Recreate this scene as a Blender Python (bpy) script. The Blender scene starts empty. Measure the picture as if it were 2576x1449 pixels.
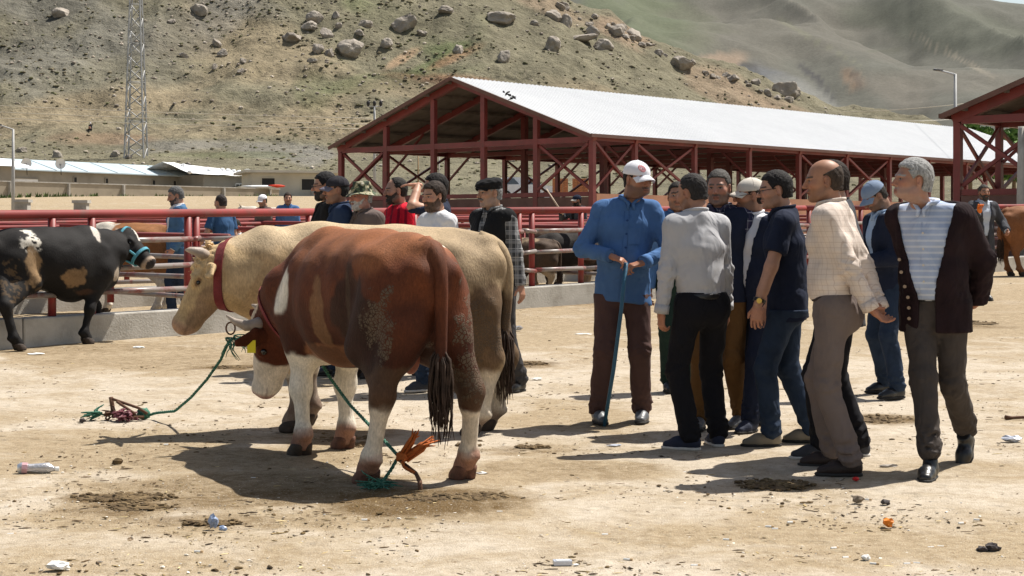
import bpy, math, random
import numpy as np
from mathutils import Vector, Matrix
random.seed(7); np.random.seed(7)
SC = bpy.context.scene
COL = SC.collection
R = math.radians
# ------------------------------------------------------------------ camera, sky, sun, exposure
FPX, CX, HY, CH, SL = 4300.0, 1288.0, 588.0, 1.55, 88.0/4300.0
cam = bpy.data.cameras.new('camera'); camo = bpy.data.objects.new('camera', cam); COL.objects.link(camo)
cam.sensor_width = 36; cam.lens = 36*FPX/2576; cam.shift_y = -(724.5-HY)/2576
cam.clip_start = .1; cam.clip_end = 6000
camo.location = (0, 0, CH); camo.rotation_euler = (R(90), 0, 0)
SC.camera = camo
SUN_EL = 60.0; SUN_H = Vector((.825, .565))
w = bpy.data.worlds.new('World'); SC.world = w; w.use_nodes = True
nt = w.node_tree; bg = nt.nodes['Background']
sky = nt.nodes.new('ShaderNodeTexSky'); sky.sky_type = 'NISHITA'; sky.sun_disc = False
sky.sun_elevation = R(SUN_EL); sky.sun_rotation = math.atan2(SUN_H.x, SUN_H.y)
sky.altitude = 1700; sky.dust_density = 4.0; sky.ozone_density = .6
sky_tint = nt.nodes.new('ShaderNodeMix'); sky_tint.data_type = 'RGBA'; sky_tint.blend_type = 'MULTIPLY'; sky_tint.inputs[0].default_value = 1; sky_tint.inputs[7].default_value = (1.17, 1.0, .80, 1)   # warm tint put on the sky light to warm the shade
nt.links.new(sky.outputs[0], sky_tint.inputs[6]); nt.links.new(sky_tint.outputs[2], bg.inputs[0]); bg.inputs[1].default_value = .09
sl = bpy.data.lights.new('sun', 'SUN'); slo = bpy.data.objects.new('sun', sl); COL.objects.link(slo)
sl.energy = 4.4; sl.angle = R(.53); sl.color = (1, .95, .87)
ce = math.cos(R(SUN_EL))
slo.rotation_euler = Vector((-SUN_H.x*ce, -SUN_H.y*ce, -math.sin(R(SUN_EL)))).to_track_quat('-Z', 'Y').to_euler()
slo.location = (20, 15, 40)
vs = SC.view_settings
vs.view_transform = 'Standard'; vs.look = 'None'; vs.gamma = 1; vs.use_curve_mapping = False; vs.exposure = .78
SC.cycles.max_bounces = 6

# ------------------------------------------------------------------ site geometry helpers
def gz(Y): return SL*Y
def gp(x, y):                      # place on the yard (sloping up 2 % away from the road)
    Y = FPX*CH/(y-500.0); return Vector(((x-CX)*Y/FPX, Y, SL*Y))
def at(x, y, Y): return Vector(((x-CX)*Y/FPX, Y, CH-(y-HY)*Y/FPX))
D1 = Vector((.662, .749, 0)); D2 = Vector((-.749, .662, 0))      # shed axes

# ------------------------------------------------------------------ object helpers
def tag(o, label=None, cat=None, group=None, kind=None):
    if label: o['label'] = label
    if cat: o['category'] = cat
    if group: o['group'] = group
    if kind: o['kind'] = kind
    return o
def thing(name, label, cat, loc=(0,0,0), rz=0, group=None):
    o = bpy.data.objects.new(name, None); COL.objects.link(o); o.empty_display_size = .1
    o.location = loc; o.rotation_euler = (0, 0, rz)
    return tag(o, label, cat, group)
def link(name, me, parent=None):
    o = bpy.data.objects.new(name, me); COL.objects.link(o)
    if parent: o.parent = parent
    return o
def copy_tree(o, parent=None):
    c = o.copy(); COL.objects.link(c)
    if parent: c.parent = parent
    for ch in list(o.children): copy_tree(ch, c)
    return c
def npmesh(name, V, F, mats, smooth=True, cols=None, mi=None, parent=None):
    """V (n,3), F (m,k) array or list of lists"""
    me = bpy.data.meshes.new(name)
    V = np.asarray(V, np.float32)
    if isinstance(F, np.ndarray):
        k = F.shape[1]; n = len(F)
        me.vertices.add(len(V)); me.vertices.foreach_set('co', V.ravel())
        me.loops.add(n*k); me.loops.foreach_set('vertex_index', F.astype(np.int32).ravel())
        me.polygons.add(n)
        me.polygons.foreach_set('loop_start', np.arange(0, n*k, k, dtype=np.int32))
        me.polygons.foreach_set('loop_total', np.full(n, k, np.int32))
        me.update(calc_edges=True)
    else:
        me.from_pydata([tuple(map(float, v)) for v in V], [], F); me.update()
    for m in (mats if isinstance(mats, (list, tuple)) else [mats]): me.materials.append(m)
    if mi is not None: me.polygons.foreach_set('material_index', np.asarray(mi, np.int32))
    me.polygons.foreach_set('use_smooth', np.full(len(me.polygons), smooth, bool))
    if cols is not None:
        ca = me.color_attributes.new('Col', 'FLOAT_COLOR', 'POINT')
        c = np.ones((len(V), 4), np.float32); cols = np.asarray(cols, np.float32); c[:, :cols.shape[1]] = cols
        ca.data.foreach_set('color', c.ravel())
    return link(name, me, parent)
def rotz(a):
    c, s = math.cos(a), math.sin(a); return np.array([[c, -s, 0], [s, c, 0], [0, 0, 1.]])
def rotx(a):
    c, s = math.cos(a), math.sin(a); return np.array([[1, 0, 0], [0, c, -s], [0, s, c]])
def roty(a):
    c, s = math.cos(a), math.sin(a); return np.array([[c, 0, s], [0, 1, 0], [-s, 0, c]])
class MB:                                            # collects simple solids into one mesh
    def __init__(s): s.v = []; s.f = []; s.m = []
    def add(s, V, F, m=0):
        b = len(s.v); s.v += [tuple(map(float, p)) for p in V]; s.f += [[i+b for i in f] for f in F]; s.m += [m]*len(F)
    def box(s, c, size, rz=0, m=0, Rm=None):
        Rm = rotz(rz) if Rm is None else Rm
        hx, hy, hz = [q/2 for q in size]
        P = np.array([(x, y, z) for z in (-hz, hz) for y in (-hy, hy) for x in (-hx, hx)]) @ Rm.T + np.array(c)
        s.add(P, [[0,2,3,1],[4,5,7,6],[0,1,5,4],[2,6,7,3],[0,4,6,2],[1,3,7,5]], m)
    def beam(s, a, b, w_, h_, m=0, up=(0,0,1)):
        a, b = np.array(a, float), np.array(b, float); d = b-a; L = np.linalg.norm(d); d /= L
        u = np.array(up, float)
        if abs(d@u) > .98: u = np.array([1., 0, 0])
        x = np.cross(d, u); x /= np.linalg.norm(x); z = np.cross(x, d)
        s.box((a+b)/2, (w_, L, h_), m=m, Rm=np.stack([x, d, z], 1))
    def tube(s, pts, r, n=8, m=0, flat=None, caps=True):
        pts = [np.array(p, float) for p in pts]; N = len(pts)
        rr = [r]*N if np.isscalar(r) else r
        V = []; F = []; pu = None
        for i, p in enumerate(pts):
            d = pts[min(i+1, N-1)]-pts[max(i-1, 0)]; d /= (np.linalg.norm(d)+1e-9)
            if pu is None:
                pu = np.array([0, 0, 1.]) if abs(d[2]) < .9 else np.array([1., 0, 0])
                if flat is not None: pu = np.array(flat[0], float)
            x = np.cross(d, pu); x /= (np.linalg.norm(x)+1e-9); pu = np.cross(x, d)
            fx, fz = (1, 1) if flat is None else flat[1:]
            for j in range(n):
                a = 2*math.pi*j/n; V.append(p+rr[i]*(x*math.cos(a)*fx+pu*math.sin(a)*fz))
        for i in range(N-1):
            for j in range(n):
                k = (j+1) % n; F.append([i*n+j, i*n+k, (i+1)*n+k, (i+1)*n+j])
        if caps: F.append(list(range(n))[::-1]); F.append([(N-1)*n+j for j in range(n)])
        s.add(V, F, m)
    def ball(s, c, r, Rm=None, nu=10, nv=7, m=0, jit=0):
        r = np.array([r]*3 if np.isscalar(r) else r, float); V = [(0, 0, -1.)]
        for i in range(1, nv):
            t = -math.pi/2+math.pi*i/nv
            V += [(math.cos(t)*math.cos(2*math.pi*j/nu), math.cos(t)*math.sin(2*math.pi*j/nu), math.sin(t)) for j in range(nu)]
        V.append((0, 0, 1.)); V = np.array(V)
        if jit: V *= (1+jit*(np.random.rand(len(V), 1)-.5))
        V = V*r
        if Rm is not None: V = V@np.asarray(Rm).T
        F = [[0, 1+(j+1) % nu, 1+j] for j in range(nu)]
        for i in range(nv-2):
            b = 1+i*nu
            F += [[b+j, b+(j+1) % nu, b+nu+(j+1) % nu, b+nu+j] for j in range(nu)]
        b = 1+(nv-2)*nu; F += [[b+j, b+(j+1) % nu, len(V)-1] for j in range(nu)]
        s.add(V+np.array(c), F, m)
    def build(s, name, mats, parent=None, smooth=False):
        return npmesh(name, np.array(s.v), s.f, mats, smooth, mi=s.m, parent=parent)
def beam(name, a, b, w_, h_, mat, parent, up=(0,0,1)):
    q = MB(); q.beam(a, b, w_, h_, up=up); return q.build(name, mat, parent)
def tube(name, pts, r, mat, parent, n=10):
    q = MB(); q.tube(pts, r, n); return q.build(name, mat, parent, True)

# ------------------------------------------------------------------ numpy noise
_perm = np.random.RandomState(3).rand(64, 64, 64).astype(np.float32)
def vnoise(P):
    P = np.asarray(P, np.float64); i = np.floor(P).astype(int); f = P-i; f = f*f*(3-2*f)
    def g(a, b, c): return _perm[(i[..., 0]+a) & 63, (i[..., 1]+b) & 63, (i[..., 2]+c) & 63]
    x, y, z = f[..., 0], f[..., 1], f[..., 2]
    c00 = g(0,0,0)*(1-x)+g(1,0,0)*x; c10 = g(0,1,0)*(1-x)+g(1,1,0)*x
    c01 = g(0,0,1)*(1-x)+g(1,0,1)*x; c11 = g(0,1,1)*(1-x)+g(1,1,1)*x
    return (c00*(1-y)+c10*y)*(1-z)+(c01*(1-y)+c11*y)*z
def fbm(P, o=4, g=.5):
    P = np.asarray(P, float); s = 0; a = 1; t = 0
    for k in range(o): s = s+a*vnoise(P*2**k+17.3*k); t += a; a *= g
    return s/t
def sst(a, b, x):
    t = np.clip((x-a)/(b-a), 0, 1); return t*t*(3-2*t)

# ------------------------------------------------------------------ implicit bodies -> surface nets
def _bb(pr):
    k = pr[0]
    if k == 'cap':
        a, b = np.array(pr[1], float), np.array(pr[2], float); r = max(pr[3], pr[4])
        return np.minimum(a, b)-r, np.maximum(a, b)+r
    if k == 'ecap':
        a, b = np.array(pr[1], float), np.array(pr[2], float); r = max(*pr[3], *pr[4])
        return np.minimum(a, b)-r, np.maximum(a, b)+r
    c = np.array(pr[1], float); r = max(pr[2]); return c-r, c+r
def _dist(pr, P):
    k = pr[0]
    if k == 'cap':
        a, b = np.array(pr[1], np.float32), np.array(pr[2], np.float32); d = b-a; L = d@d+1e-12
        t = np.clip(((P-a)@d)/L, 0, 1)
        return np.linalg.norm(P-a-t[..., None]*d, axis=-1)-(pr[3]+(pr[4]-pr[3])*t)
    if k == 'ecap':
        a, b = np.array(pr[1], np.float32), np.array(pr[2], np.float32); d = b-a; L = math.sqrt(d@d)+1e-9; d = d/L
        s = np.array(pr[5], np.float32); s = s-d*(s@d); s /= np.linalg.norm(s); o = np.cross(d, s)
        q = P-a; ax = q@d; t = np.clip(ax/L, 0, 1)
        rs = pr[3][0]+(pr[4][0]-pr[3][0])*t; ro = pr[3][1]+(pr[4][1]-pr[3][1])*t; rm = np.minimum(rs, ro)
        ps, po, pa = q@s, q@o, ax-t*L
        k0 = np.sqrt((ps/rs)**2+(po/ro)**2+(pa/rm)**2); k1 = np.sqrt((ps/rs**2)**2+(po/ro**2)**2+(pa/rm**2)**2)+1e-9
        return k0*(k0-1)/k1
    c = np.array(pr[1], np.float32); r = np.array(pr[2], np.float32); q = P-c
    if pr[3] is not None: q = q@np.asarray(pr[3], np.float32)
    k0 = np.linalg.norm(q/r, axis=-1); k1 = np.linalg.norm(q/(r*r), axis=-1)+1e-9
    return k0*(k0-1)/k1
def implicit(prims, h, inflate=0., clip=None, wr=None, sub=()):
    """smooth union of primitives; last tuple entry is the blend radius"""
    bbs = [_bb(p) for p in prims]
    lo = np.min([b[0] for b in bbs], 0)-inflate-3*h-.01; hi = np.max([b[1] for b in bbs], 0)+inflate+3*h+.01
    n = np.ceil((hi-lo)/h).astype(int)+1
    ax = [(lo[i]+h*np.arange(n[i])).astype(np.float32) for i in range(3)]
    BIG = .12; F = np.full(tuple(n), BIG, np.float32)
    def block(b, mg):
        i0 = np.clip(np.floor((b[0]-mg-lo)/h).astype(int), 0, n-1); i1 = np.clip(np.ceil((b[1]+mg-lo)/h).astype(int)+1, 1, n)
        sl_ = tuple(slice(int(i0[i]), int(i1[i])) for i in range(3))
        P = np.stack(np.meshgrid(*[ax[i][sl_[i]] for i in range(3)], indexing='ij'), -1)
        return sl_, P
    for p, b in zip(prims, bbs):
        k = p[-1]; s_, P = block(b, .02+k+inflate+2*h)
        d = _dist(p, P); f = F[s_]
        if k > 0:
            hh = np.maximum(k-np.abs(d-f), 0)/k; F[s_] = np.minimum(d, f)-hh*hh*k*.25
        else: F[s_] = np.minimum(d, f)
    for p in sub:
        k = p[-1]; s_, P = block(_bb(p), .02+k); d = -_dist(p, P); f = F[s_]
        hh = np.maximum(k-np.abs(d-f), 0)/max(k, 1e-6); F[s_] = np.maximum(d, f)+hh*hh*k*.25
    F -= inflate
    m = np.abs(F) < .05
    if wr is not None or clip is not None:
        idx = np.argwhere(m); P = (lo+idx*h).astype(np.float32)
        if wr is not None: F[m] += wr(P).astype(np.float32)
    if clip is not None:
        idx = np.argwhere(F < .05); P = (lo+idx*h).astype(np.float32); mm = F < .05
        F[mm] = np.maximum(F[mm], clip(P).astype(np.float32))
    S = F < 0
    o8 = [(a, b, c) for a in (0, 1) for b in (0, 1) for c in (0, 1)]
    cnt = np.zeros(tuple(n-1), np.int8)
    def sl8(A, o): return A[o[0]:n[0]-1+o[0], o[1]:n[1]-1+o[1], o[2]:n[2]-1+o[2]]
    for o in o8: cnt += sl8(S, o)
    act = (cnt > 0) & (cnt < 8); idx = np.argwhere(act)
    vid = np.full(tuple(n-1), -1, np.int32); vid[act] = np.arange(len(idx))
    fv = np.stack([sl8(F, o)[act] for o in o8], 1)
    acc = np.zeros((len(idx), 3)); c = np.zeros(len(idx))
    for i in range(8):
        for j in range(i+1, 8):
            if sum(abs(o8[i][q]-o8[j][q]) for q in range(3)) != 1: continue
            mk = (fv[:, i] < 0) != (fv[:, j] < 0)
            t = fv[mk, i]/(fv[mk, i]-fv[mk, j])
            acc[mk] += np.array(o8[i])+t[:, None]*(np.array(o8[j])-np.array(o8[i])); c[mk] += 1
    V = lo+h*(idx+acc/c[:, None])
    Q = []
    for a in range(3):
        b, d = (a+1) % 3, (a+2) % 3
        s0 = [slice(1, n[q]-1) for q in range(3)]; s1 = list(s0)
        s0[a] = slice(0, n[a]-1); s1[a] = slice(1, n[a])
        A, B = S[tuple(s0)], S[tuple(s1)]
        e = np.argwhere(A != B)
        if not len(e): continue
        fl = A[tuple(e.T)]
        g = e.copy(); g[:, b] += 1; g[:, d] += 1
        def cell(db, dd):
            q = g.copy(); q[:, b] -= db; q[:, d] -= dd; return vid[tuple(q.T)]
        q4 = np.stack([cell(1, 1), cell(0, 1), cell(0, 0), cell(1, 0)], 1)
        q4[~fl] = q4[~fl][:, ::-1]; Q.append(q4)
    return V, np.concatenate(Q)
class Waves:
    def __init__(s, amp, scale, n=7, seed=0, aniso=(1,1,1)):
        r = np.random.RandomState(seed); s.k = r.randn(n, 3)*np.array(aniso); s.k /= np.linalg.norm(s.k, axis=1)[:, None]
        s.k *= (2*math.pi/scale)*(.6+r.rand(n, 1)*1.1); s.p = r.rand(n)*6.28; s.a = amp/math.sqrt(n)*1.4
    def __call__(s, P):
        q = P+.03*np.sin(P[:, [1, 2, 0]]*23+1.3)
        return s.a*np.sin(q@s.k.T.astype(np.float32)+s.p).sum(1)

# ------------------------------------------------------------------ materials
def _new(name):
    m = bpy.data.materials.new(name); m.use_nodes = True; n = m.node_tree
    return m, n, n.nodes['Principled BSDF'], n.links
def N(n, t, **kw):
    q = n.nodes.new('ShaderNode'+t)
    for k, v in kw.items():
        if hasattr(q, k) and k not in ('inputs',): setattr(q, k, v)
    return q
def mixc(n, l, fac, a, b, mode='MIX'):
    q = n.nodes.new('ShaderNodeMix'); q.data_type = 'RGBA'; q.blend_type = mode
    for s_, v in ((0, fac), (6, a), (7, b)):
        if hasattr(v, 'is_linked') or hasattr(v, 'links'): l.new(v, q.inputs[s_])
        elif s_ == 0: q.inputs[0].default_value = v
        else: q.inputs[s_].default_value = (*v, 1) if len(v) == 3 else v
    return q.outputs[2]
def noise(n, l, scale, detail=3, rough=.55, co=None, dist=0):
    q = n.nodes.new('ShaderNodeTexNoise'); q.inputs['Scale'].default_value = scale
    q.inputs['Detail'].default_value = detail; q.inputs['Roughness'].default_value = rough; q.inputs['Distortion'].default_value = dist
    if co is None:
        t = n.nodes.new('ShaderNodeTexCoord'); co = t.outputs['Object']
    l.new(co, q.inputs['Vector']); return q.outputs['Fac']
def ramp(n, l, fac, stops):
    q = n.nodes.new('ShaderNodeValToRGB'); e = q.color_ramp.elements
    while len(e) < len(stops): e.new(.5)
    for i, (p, c) in enumerate(stops): e[i].position = p; e[i].color = (*c, 1) if not np.isscalar(c) else (c, c, c, 1)
    l.new(fac, q.inputs[0]); return q.outputs[0]
def bump(n, l, bs, hgt, st, dist=.01):
    q = n.nodes.new('ShaderNodeBump'); q.inputs['Strength'].default_value = st; q.inputs['Distance'].default_value = dist
    l.new(hgt, q.inputs['Height']); l.new(q.outputs[0], bs.inputs['Normal'])
def scaled(n, l, co, sc):
    q = n.nodes.new('ShaderNodeMapping'); q.inputs['Scale'].default_value = sc; l.new(co, q.inputs['Vector']); return q.outputs[0]
def mat(name, c, rough=.8, var=.25, sc=6, bsc=60, bst=.25, bd=.01, metal=0, spec=.3, c2=None, v2=None):
    m, n, b, l = _new(name)
    b.inputs['Roughness'].default_value = rough; b.inputs['Metallic'].default_value = metal
    b.inputs['Specular IOR Level'].default_value = spec
    c2 = c2 or tuple(x*(1-var) for x in c); c3 = v2 or tuple(min(1, x*(1+var*.6)) for x in c)
    f = noise(n, l, sc, 5, .6); col = ramp(n, l, f, [(.3, c2), (.5, c), (.72, c3)])
    l.new(col, b.inputs['Base Color'])
    if bst: bump(n, l, b, noise(n, l, bsc, 4), bst, bd)
    return m
def folds(m, amt=.75):
    n = m.node_tree; l = n.links; b = n.nodes['Principled BSDF']; t = n.nodes.new('ShaderNodeTexCoord')
    f = noise(n, l, 5.5, 2.2, .45, scaled(n, l, t.outputs['Object'], (1.5, 1.5, .75)), 1.1); q = n.nodes.new('ShaderNodeBump'); q.inputs['Strength'].default_value = amt; q.inputs['Distance'].default_value = .035
    l.new(f, q.inputs['Height']); old = b.inputs['Normal'].links[0].from_node; l.new(q.outputs[0], old.inputs['Normal'])
def cloth(name, c, var=.12, rough=.9, st=.35, sheen=.0):
    m = mat(name, c, rough, var, 9, 420, st, .0015, spec=.15); folds(m)
    if sheen: m.node_tree.nodes['Principled BSDF'].inputs['Sheen Weight'].default_value = sheen
    return m
def attr_mat(name, rough=.75, bsc=150, bst=.3, bd=.004, fine=.25, fsc=60, spec=.25, stretch=None):
    m, n, b, l = _new(name); b.inputs['Roughness'].default_value = rough; b.inputs['Specular IOR Level'].default_value = spec
    a = n.nodes.new('ShaderNodeAttribute'); a.attribute_name = 'Col'
    t = n.nodes.new('ShaderNodeTexCoord'); co = t.outputs['Object']
    if stretch: co = scaled(n, l, co, stretch)
    f = noise(n, l, fsc, 4, .6, co)
    v = ramp(n, l, f, [(.25, 1-fine), (.75, 1+fine)])
    col = mixc(n, l, 1.0, a.outputs['Color'], v, 'MULTIPLY')
    l.new(col, b.inputs['Base Color']); bump(n, l, b, noise(n, l, bsc, 3, .6, co), bst, bd)
    return m
# ================================================================== GROUND
def ground_material():
    m, n, b, l = _new('yard_dirt'); b.inputs['Roughness'].default_value = .95; b.inputs['Specular IOR Level'].default_value = .12
    a = n.nodes.new('ShaderNodeAttribute'); a.attribute_name = 'Col'
    sep = n.nodes.new('ShaderNodeSeparateColor'); l.new(a.outputs['Color'], sep.inputs[0])
    t = n.nodes.new('ShaderNodeTexCoord'); co = t.outputs['Object']
    n1 = noise(n, l, 1.3, 6, .65, co, .6); n2 = noise(n, l, 16, 5, .7, co); n3 = noise(n, l, 110, 3, .6, co)
    # bleached concrete grit
    base = ramp(n, l, n2, [(.25, (.36, .305, .235)), (.5, (.465, .40, .315)), (.75, (.54, .475, .385))])
    straw = ramp(n, l, n2, [(.2, (.20, .147, .087)), (.5, (.338, .265, .172)), (.8, (.42, .345, .24))])
    ad = n.nodes.new('ShaderNodeMath'); ad.operation = 'MULTIPLY_ADD'; l.new(n1, ad.inputs[0]); ad.inputs[1].default_value = 1.5; 
    sb = n.nodes.new('ShaderNodeMath'); sb.operation = 'SUBTRACT'; l.new(sep.outputs[0], sb.inputs[0]); sb.inputs[1].default_value = .75
    l.new(sb.outputs[0], ad.inputs[2])
    f1 = ramp(n, l, ad.outputs[0], [(.28, 0.0), (.62, 1.0)])
    c = mixc(n, l, f1, base, straw)
    # manure dust and chaff
    n4 = noise(n, l, 5.5, 6, .75, co, 1.2)
    ad2 = n.nodes.new('ShaderNodeMath'); ad2.operation = 'ADD'; l.new(n4, ad2.inputs[0])
    sb2 = n.nodes.new('ShaderNodeMath'); sb2.operation = 'MULTIPLY_ADD'; l.new(sep.outputs[1], sb2.inputs[0]); sb2.inputs[1].default_value = .75; sb2.inputs[2].default_value = -.25
    l.new(sb2.outputs[0], ad2.inputs[1])
    f2 = ramp(n, l, ad2.outputs[0], [(.42, 0.0), (.85, 1.0)])
    dung = ramp(n, l, n3, [(.3, (.075, .047, .02)), (.7, (.17, .11, .048))])
    c = mixc(n, l, f2, c, dung)
    # dark specks of chaff stretched a little, and pale grit
    co2 = scaled(n, l, co, (1, 1.0, 1)); sp = noise(n, l, 34, 4, .75, co2, .4)
    f3 = ramp(n, l, sp, [(.60, 0.0), (.70, .75)]); c = mixc(n, l, f3, c, (.15, .095, .045))
    gr = noise(n, l, 95, 2, .5, co); f4 = ramp(n, l, gr, [(.62, 0.0), (.72, .55)]); c = mixc(n, l, f4, c, (.66, .60, .51))
    fine = noise(n, l, 260, 2, .5, co); c = mixc(n, l, 1, c, ramp(n, l, fine, [(.3, .80), (.7, 1.16)]), 'MULTIPLY')
    sp2 = noise(n, l, 70, 4, .8, scaled(n, l, co, (.55, 1.3, 1)), .6); c = mixc(n, l, ramp(n, l, sp2, [(.60, 0.0), (.69, .6)]), c, (.17, .12, .075))
    l.new(c, b.inputs['Base Color'])
    hh = n.nodes.new('ShaderNodeMath'); hh.operation = 'ADD'; l.new(n2, hh.inputs[0]); l.new(n3, hh.inputs[1])
    vo = n.nodes.new('ShaderNodeTexVoronoi'); vo.feature = 'SMOOTH_F1'; vo.inputs['Scale'].default_value = 5.5; vo.inputs['Randomness'].default_value = 1; l.new(co, vo.inputs['Vector'])
    dent = ramp(n, l, vo.outputs['Distance'], [(.10, 0.0), (.26, 1.0)]); q1 = n.nodes.new('ShaderNodeBump'); q1.inputs['Strength'].default_value = .35; q1.inputs['Distance'].default_value = .03; l.new(dent, q1.inputs['Height'])   # trodden hoof dents
    bump(n, l, b, hh.outputs[0], .6, .02); l.new(q1.outputs[0], b.inputs['Normal'].links[0].from_node.inputs['Normal'])
    return m
M_ground = ground_material()
def ground_h(X, Y):
    u = X/np.maximum(Y, 1); left = 1-sst(-.06, .06, u)
    return SL*Y+left*1.75*sst(62, 128, Y)
# straw / manure layout: x, y in photo pixels, radii in metres, straw, dung
BLOBS = [(150,880,3.0,.8,.7,.35),(450,905,2.5,.7,.75,.3),(100,1150,1.3,.5,.5,.1),(330,1110,1.3,.45,.6,.15),(500,1150,1.4,.5,.6,.25),(620,1215,1.0,.35,.7,.5),(700,1250,1.1,.3,.8,.6),
 (1000,1262,.75,.3,.8,.85),(1130,1255,.5,.22,.6,.75),(1420,1185,.7,.3,.8,.3),(1500,1178,.5,.2,.7,.35),(300,1252,.45,.15,.3,.8),(330,1280,.5,.16,.4,.55),(540,1305,.5,.12,.5,.45),
 (250,1310,.7,.25,.5,.2),(940,1290,.9,.3,.7,.3),(1950,1222,.32,.12,.4,1.0),(2220,1055,.42,.2,.5,.75),(2440,820,.7,.4,.3,.7),(1890,1065,.2,.15,.2,.7),(1320,915,.35,.3,.3,.8),(1400,765,4,.8,.6,.35),(1330,765,2,.6,.4,.5),
 (1700,770,4,.7,.5,.25),(2300,740,4,1.2,.5,.15),(580,925,.5,.3,.2,.8),(820,1100,.6,.4,.5,.4),(200,1420,1.0,.3,.3,0),(2200,1340,1.5,.45,.45,.05),(2450,1380,1.2,.4,.5,.05),(2050,1400,1.0,.3,.4,.05),(1450,1050,.8,.5,.5,.1),(1340,1130,.4,.2,.4,.4),(950,1240,.5,.2,.6,.6)]
def make_ground():
    ys = np.concatenate([[-60, -20, 0, 3, 5.5], np.arange(6.6, 16, .06), np.arange(16, 36, .16), np.arange(36, 70, 1.0), np.arange(70, 200, 4), [230, 300, 500, 900, 2500]])
    xs = np.concatenate([[-1500, -600, -250, -120, -70], np.arange(-45, -7, 2.), np.arange(-7, -4, .2), np.arange(-4, 4.2, .06), np.arange(4.2, 14, .25), np.arange(14, 60, 3), [80, 140, 300, 700, 1500]])
    X, Y = np.meshgrid(xs, ys); Z = ground_h(X, Y)
    near = (Y > 6) & (Y < 40)
    P = np.stack([X*1.1, Y*1.1, Z*0], -1)
    Z = Z+np.where(near, (fbm(P*1.2, 3)-.5)*.03+(fbm(P*7, 2)-.5)*.012, 0)*(1-sst(20, 40, Y))
    r = np.full(X.shape, .38); g = np.full(X.shape, .12)
    r = r+.30*sst(15, 20, Y); g = g+.16*sst(16, 22, Y)*(1-sst(26, 34, Y))
    wob = (fbm(P*1.7, 4)-.5)
    for (px, py, rx, ry, a, bb) in BLOBS:
        c = gp(px, py); ry2 = ry*1.6
        q = np.sqrt(((X-c.x)/rx)**2+((Y-c.y)/ry2)**2)+wob*1.1
        k = 1-sst(.35, 1.15, q); r = np.maximum(r, .38+a*.62*k); g = np.maximum(g, .12+bb*.8*k)
    n0, n1 = X.shape; i = np.arange(n0*n1).reshape(n0, n1)
    F = np.stack([i[:-1, :-1], i[:-1, 1:], i[1:, 1:], i[1:, :-1]], -1).reshape(-1, 4)
    o = npmesh('ground', np.stack([X, Y, Z], -1).reshape(-1, 3), F, M_ground, True, np.stack([r, g, r*0], -1).reshape(-1, 3))
    tag(o, kind='structure')
make_ground()

# ================================================================== HILLS
def hill_material(name, haze):
    m, n, b, l = _new(name); b.inputs['Roughness'].default_value = .95; b.inputs['Specular IOR Level'].default_value = .1
    a = n.nodes.new('ShaderNodeAttribute'); a.attribute_name = 'Col'
    t = n.nodes.new('ShaderNodeTexCoord'); co = t.outputs['Object']
    n1 = noise(n, l, .10, 8, .65, co); n2 = noise(n, l, .8, 6, .7, co); n3 = noise(n, l, 2.6, 3, .6, co)
    v = ramp(n, l, n1, [(.3, .76), (.7, 1.22)] if not haze else [(.3, .9), (.7, 1.08)]); c = mixc(n, l, 1, a.outputs['Color'], v, 'MULTIPLY')
    v2 = ramp(n, l, n2, [(.3, .78), (.7, 1.2)] if not haze else [(.3, .86), (.7, 1.12)]); c = mixc(n, l, 1, c, v2, 'MULTIPLY')
    f = ramp(n, l, n3, [(.57, 0.0), (.68, .42 if not haze else .2)]); c = mixc(n, l, f, c, (.105, .098, .055))
    f = ramp(n, l, noise(n, l, 1.9, 3, .7, co, .5), [(.62, 0.0), (.72, .45 if not haze else .15)]); c = mixc(n, l, f, c, (.42, .36, .28))
    l.new(c, b.inputs['Base Color']); bump(n, l, b, n2, .8 if not haze else .12, 1.2)
    return m
M_hill = hill_material('dry_hill', False); M_hill2 = hill_material('far_hill', True)  # far hill: distance haze put into the colour as flatter contrast
TAN=(.25,.205,.135); OLV=(.178,.163,.112); GRN=(.122,.14,.068); GRY=(.18,.172,.145); ORG=(.29,.175,.105); DRK=(.10,.095,.078); SCR=(.20,.19,.165); PINK=(.30,.215,.15)
def paint(base, X, Y, feats, P, wa=1., e0=.4, e1=1.2):
    c = np.tile(np.array(base), X.shape+(1,)); wob = (fbm(P*.09, 4)-.5)*wa
    for (px, py, rx, ry, ang, col, s) in feats:
        ca, sa = math.cos(R(ang)), math.sin(R(ang)); dx, dy = X-px, Y-py
        q = np.sqrt(((dx*ca+dy*sa)/rx)**2+((-dx*sa+dy*ca)/ry)**2)+wob*1.6
        k = ((1-sst(e0, e1, q))*s)[..., None]; c = c*(1-k)+np.array(col)*k
    return c
H1Y = [150,165,185,200,215,240,262,285,310,340,400]; H1y = [530,470,415,385,335,200,60,-60,0,120,480]
SKX = [-2500,-600,600,1200,1420,1560,1700,1800,1900,1980,2060,2130,2200,2330,2500,2900]; SKy = [-330,-260,-170,-90,0,62,135,165,192,232,266,285,300,330,380,430]
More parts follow.
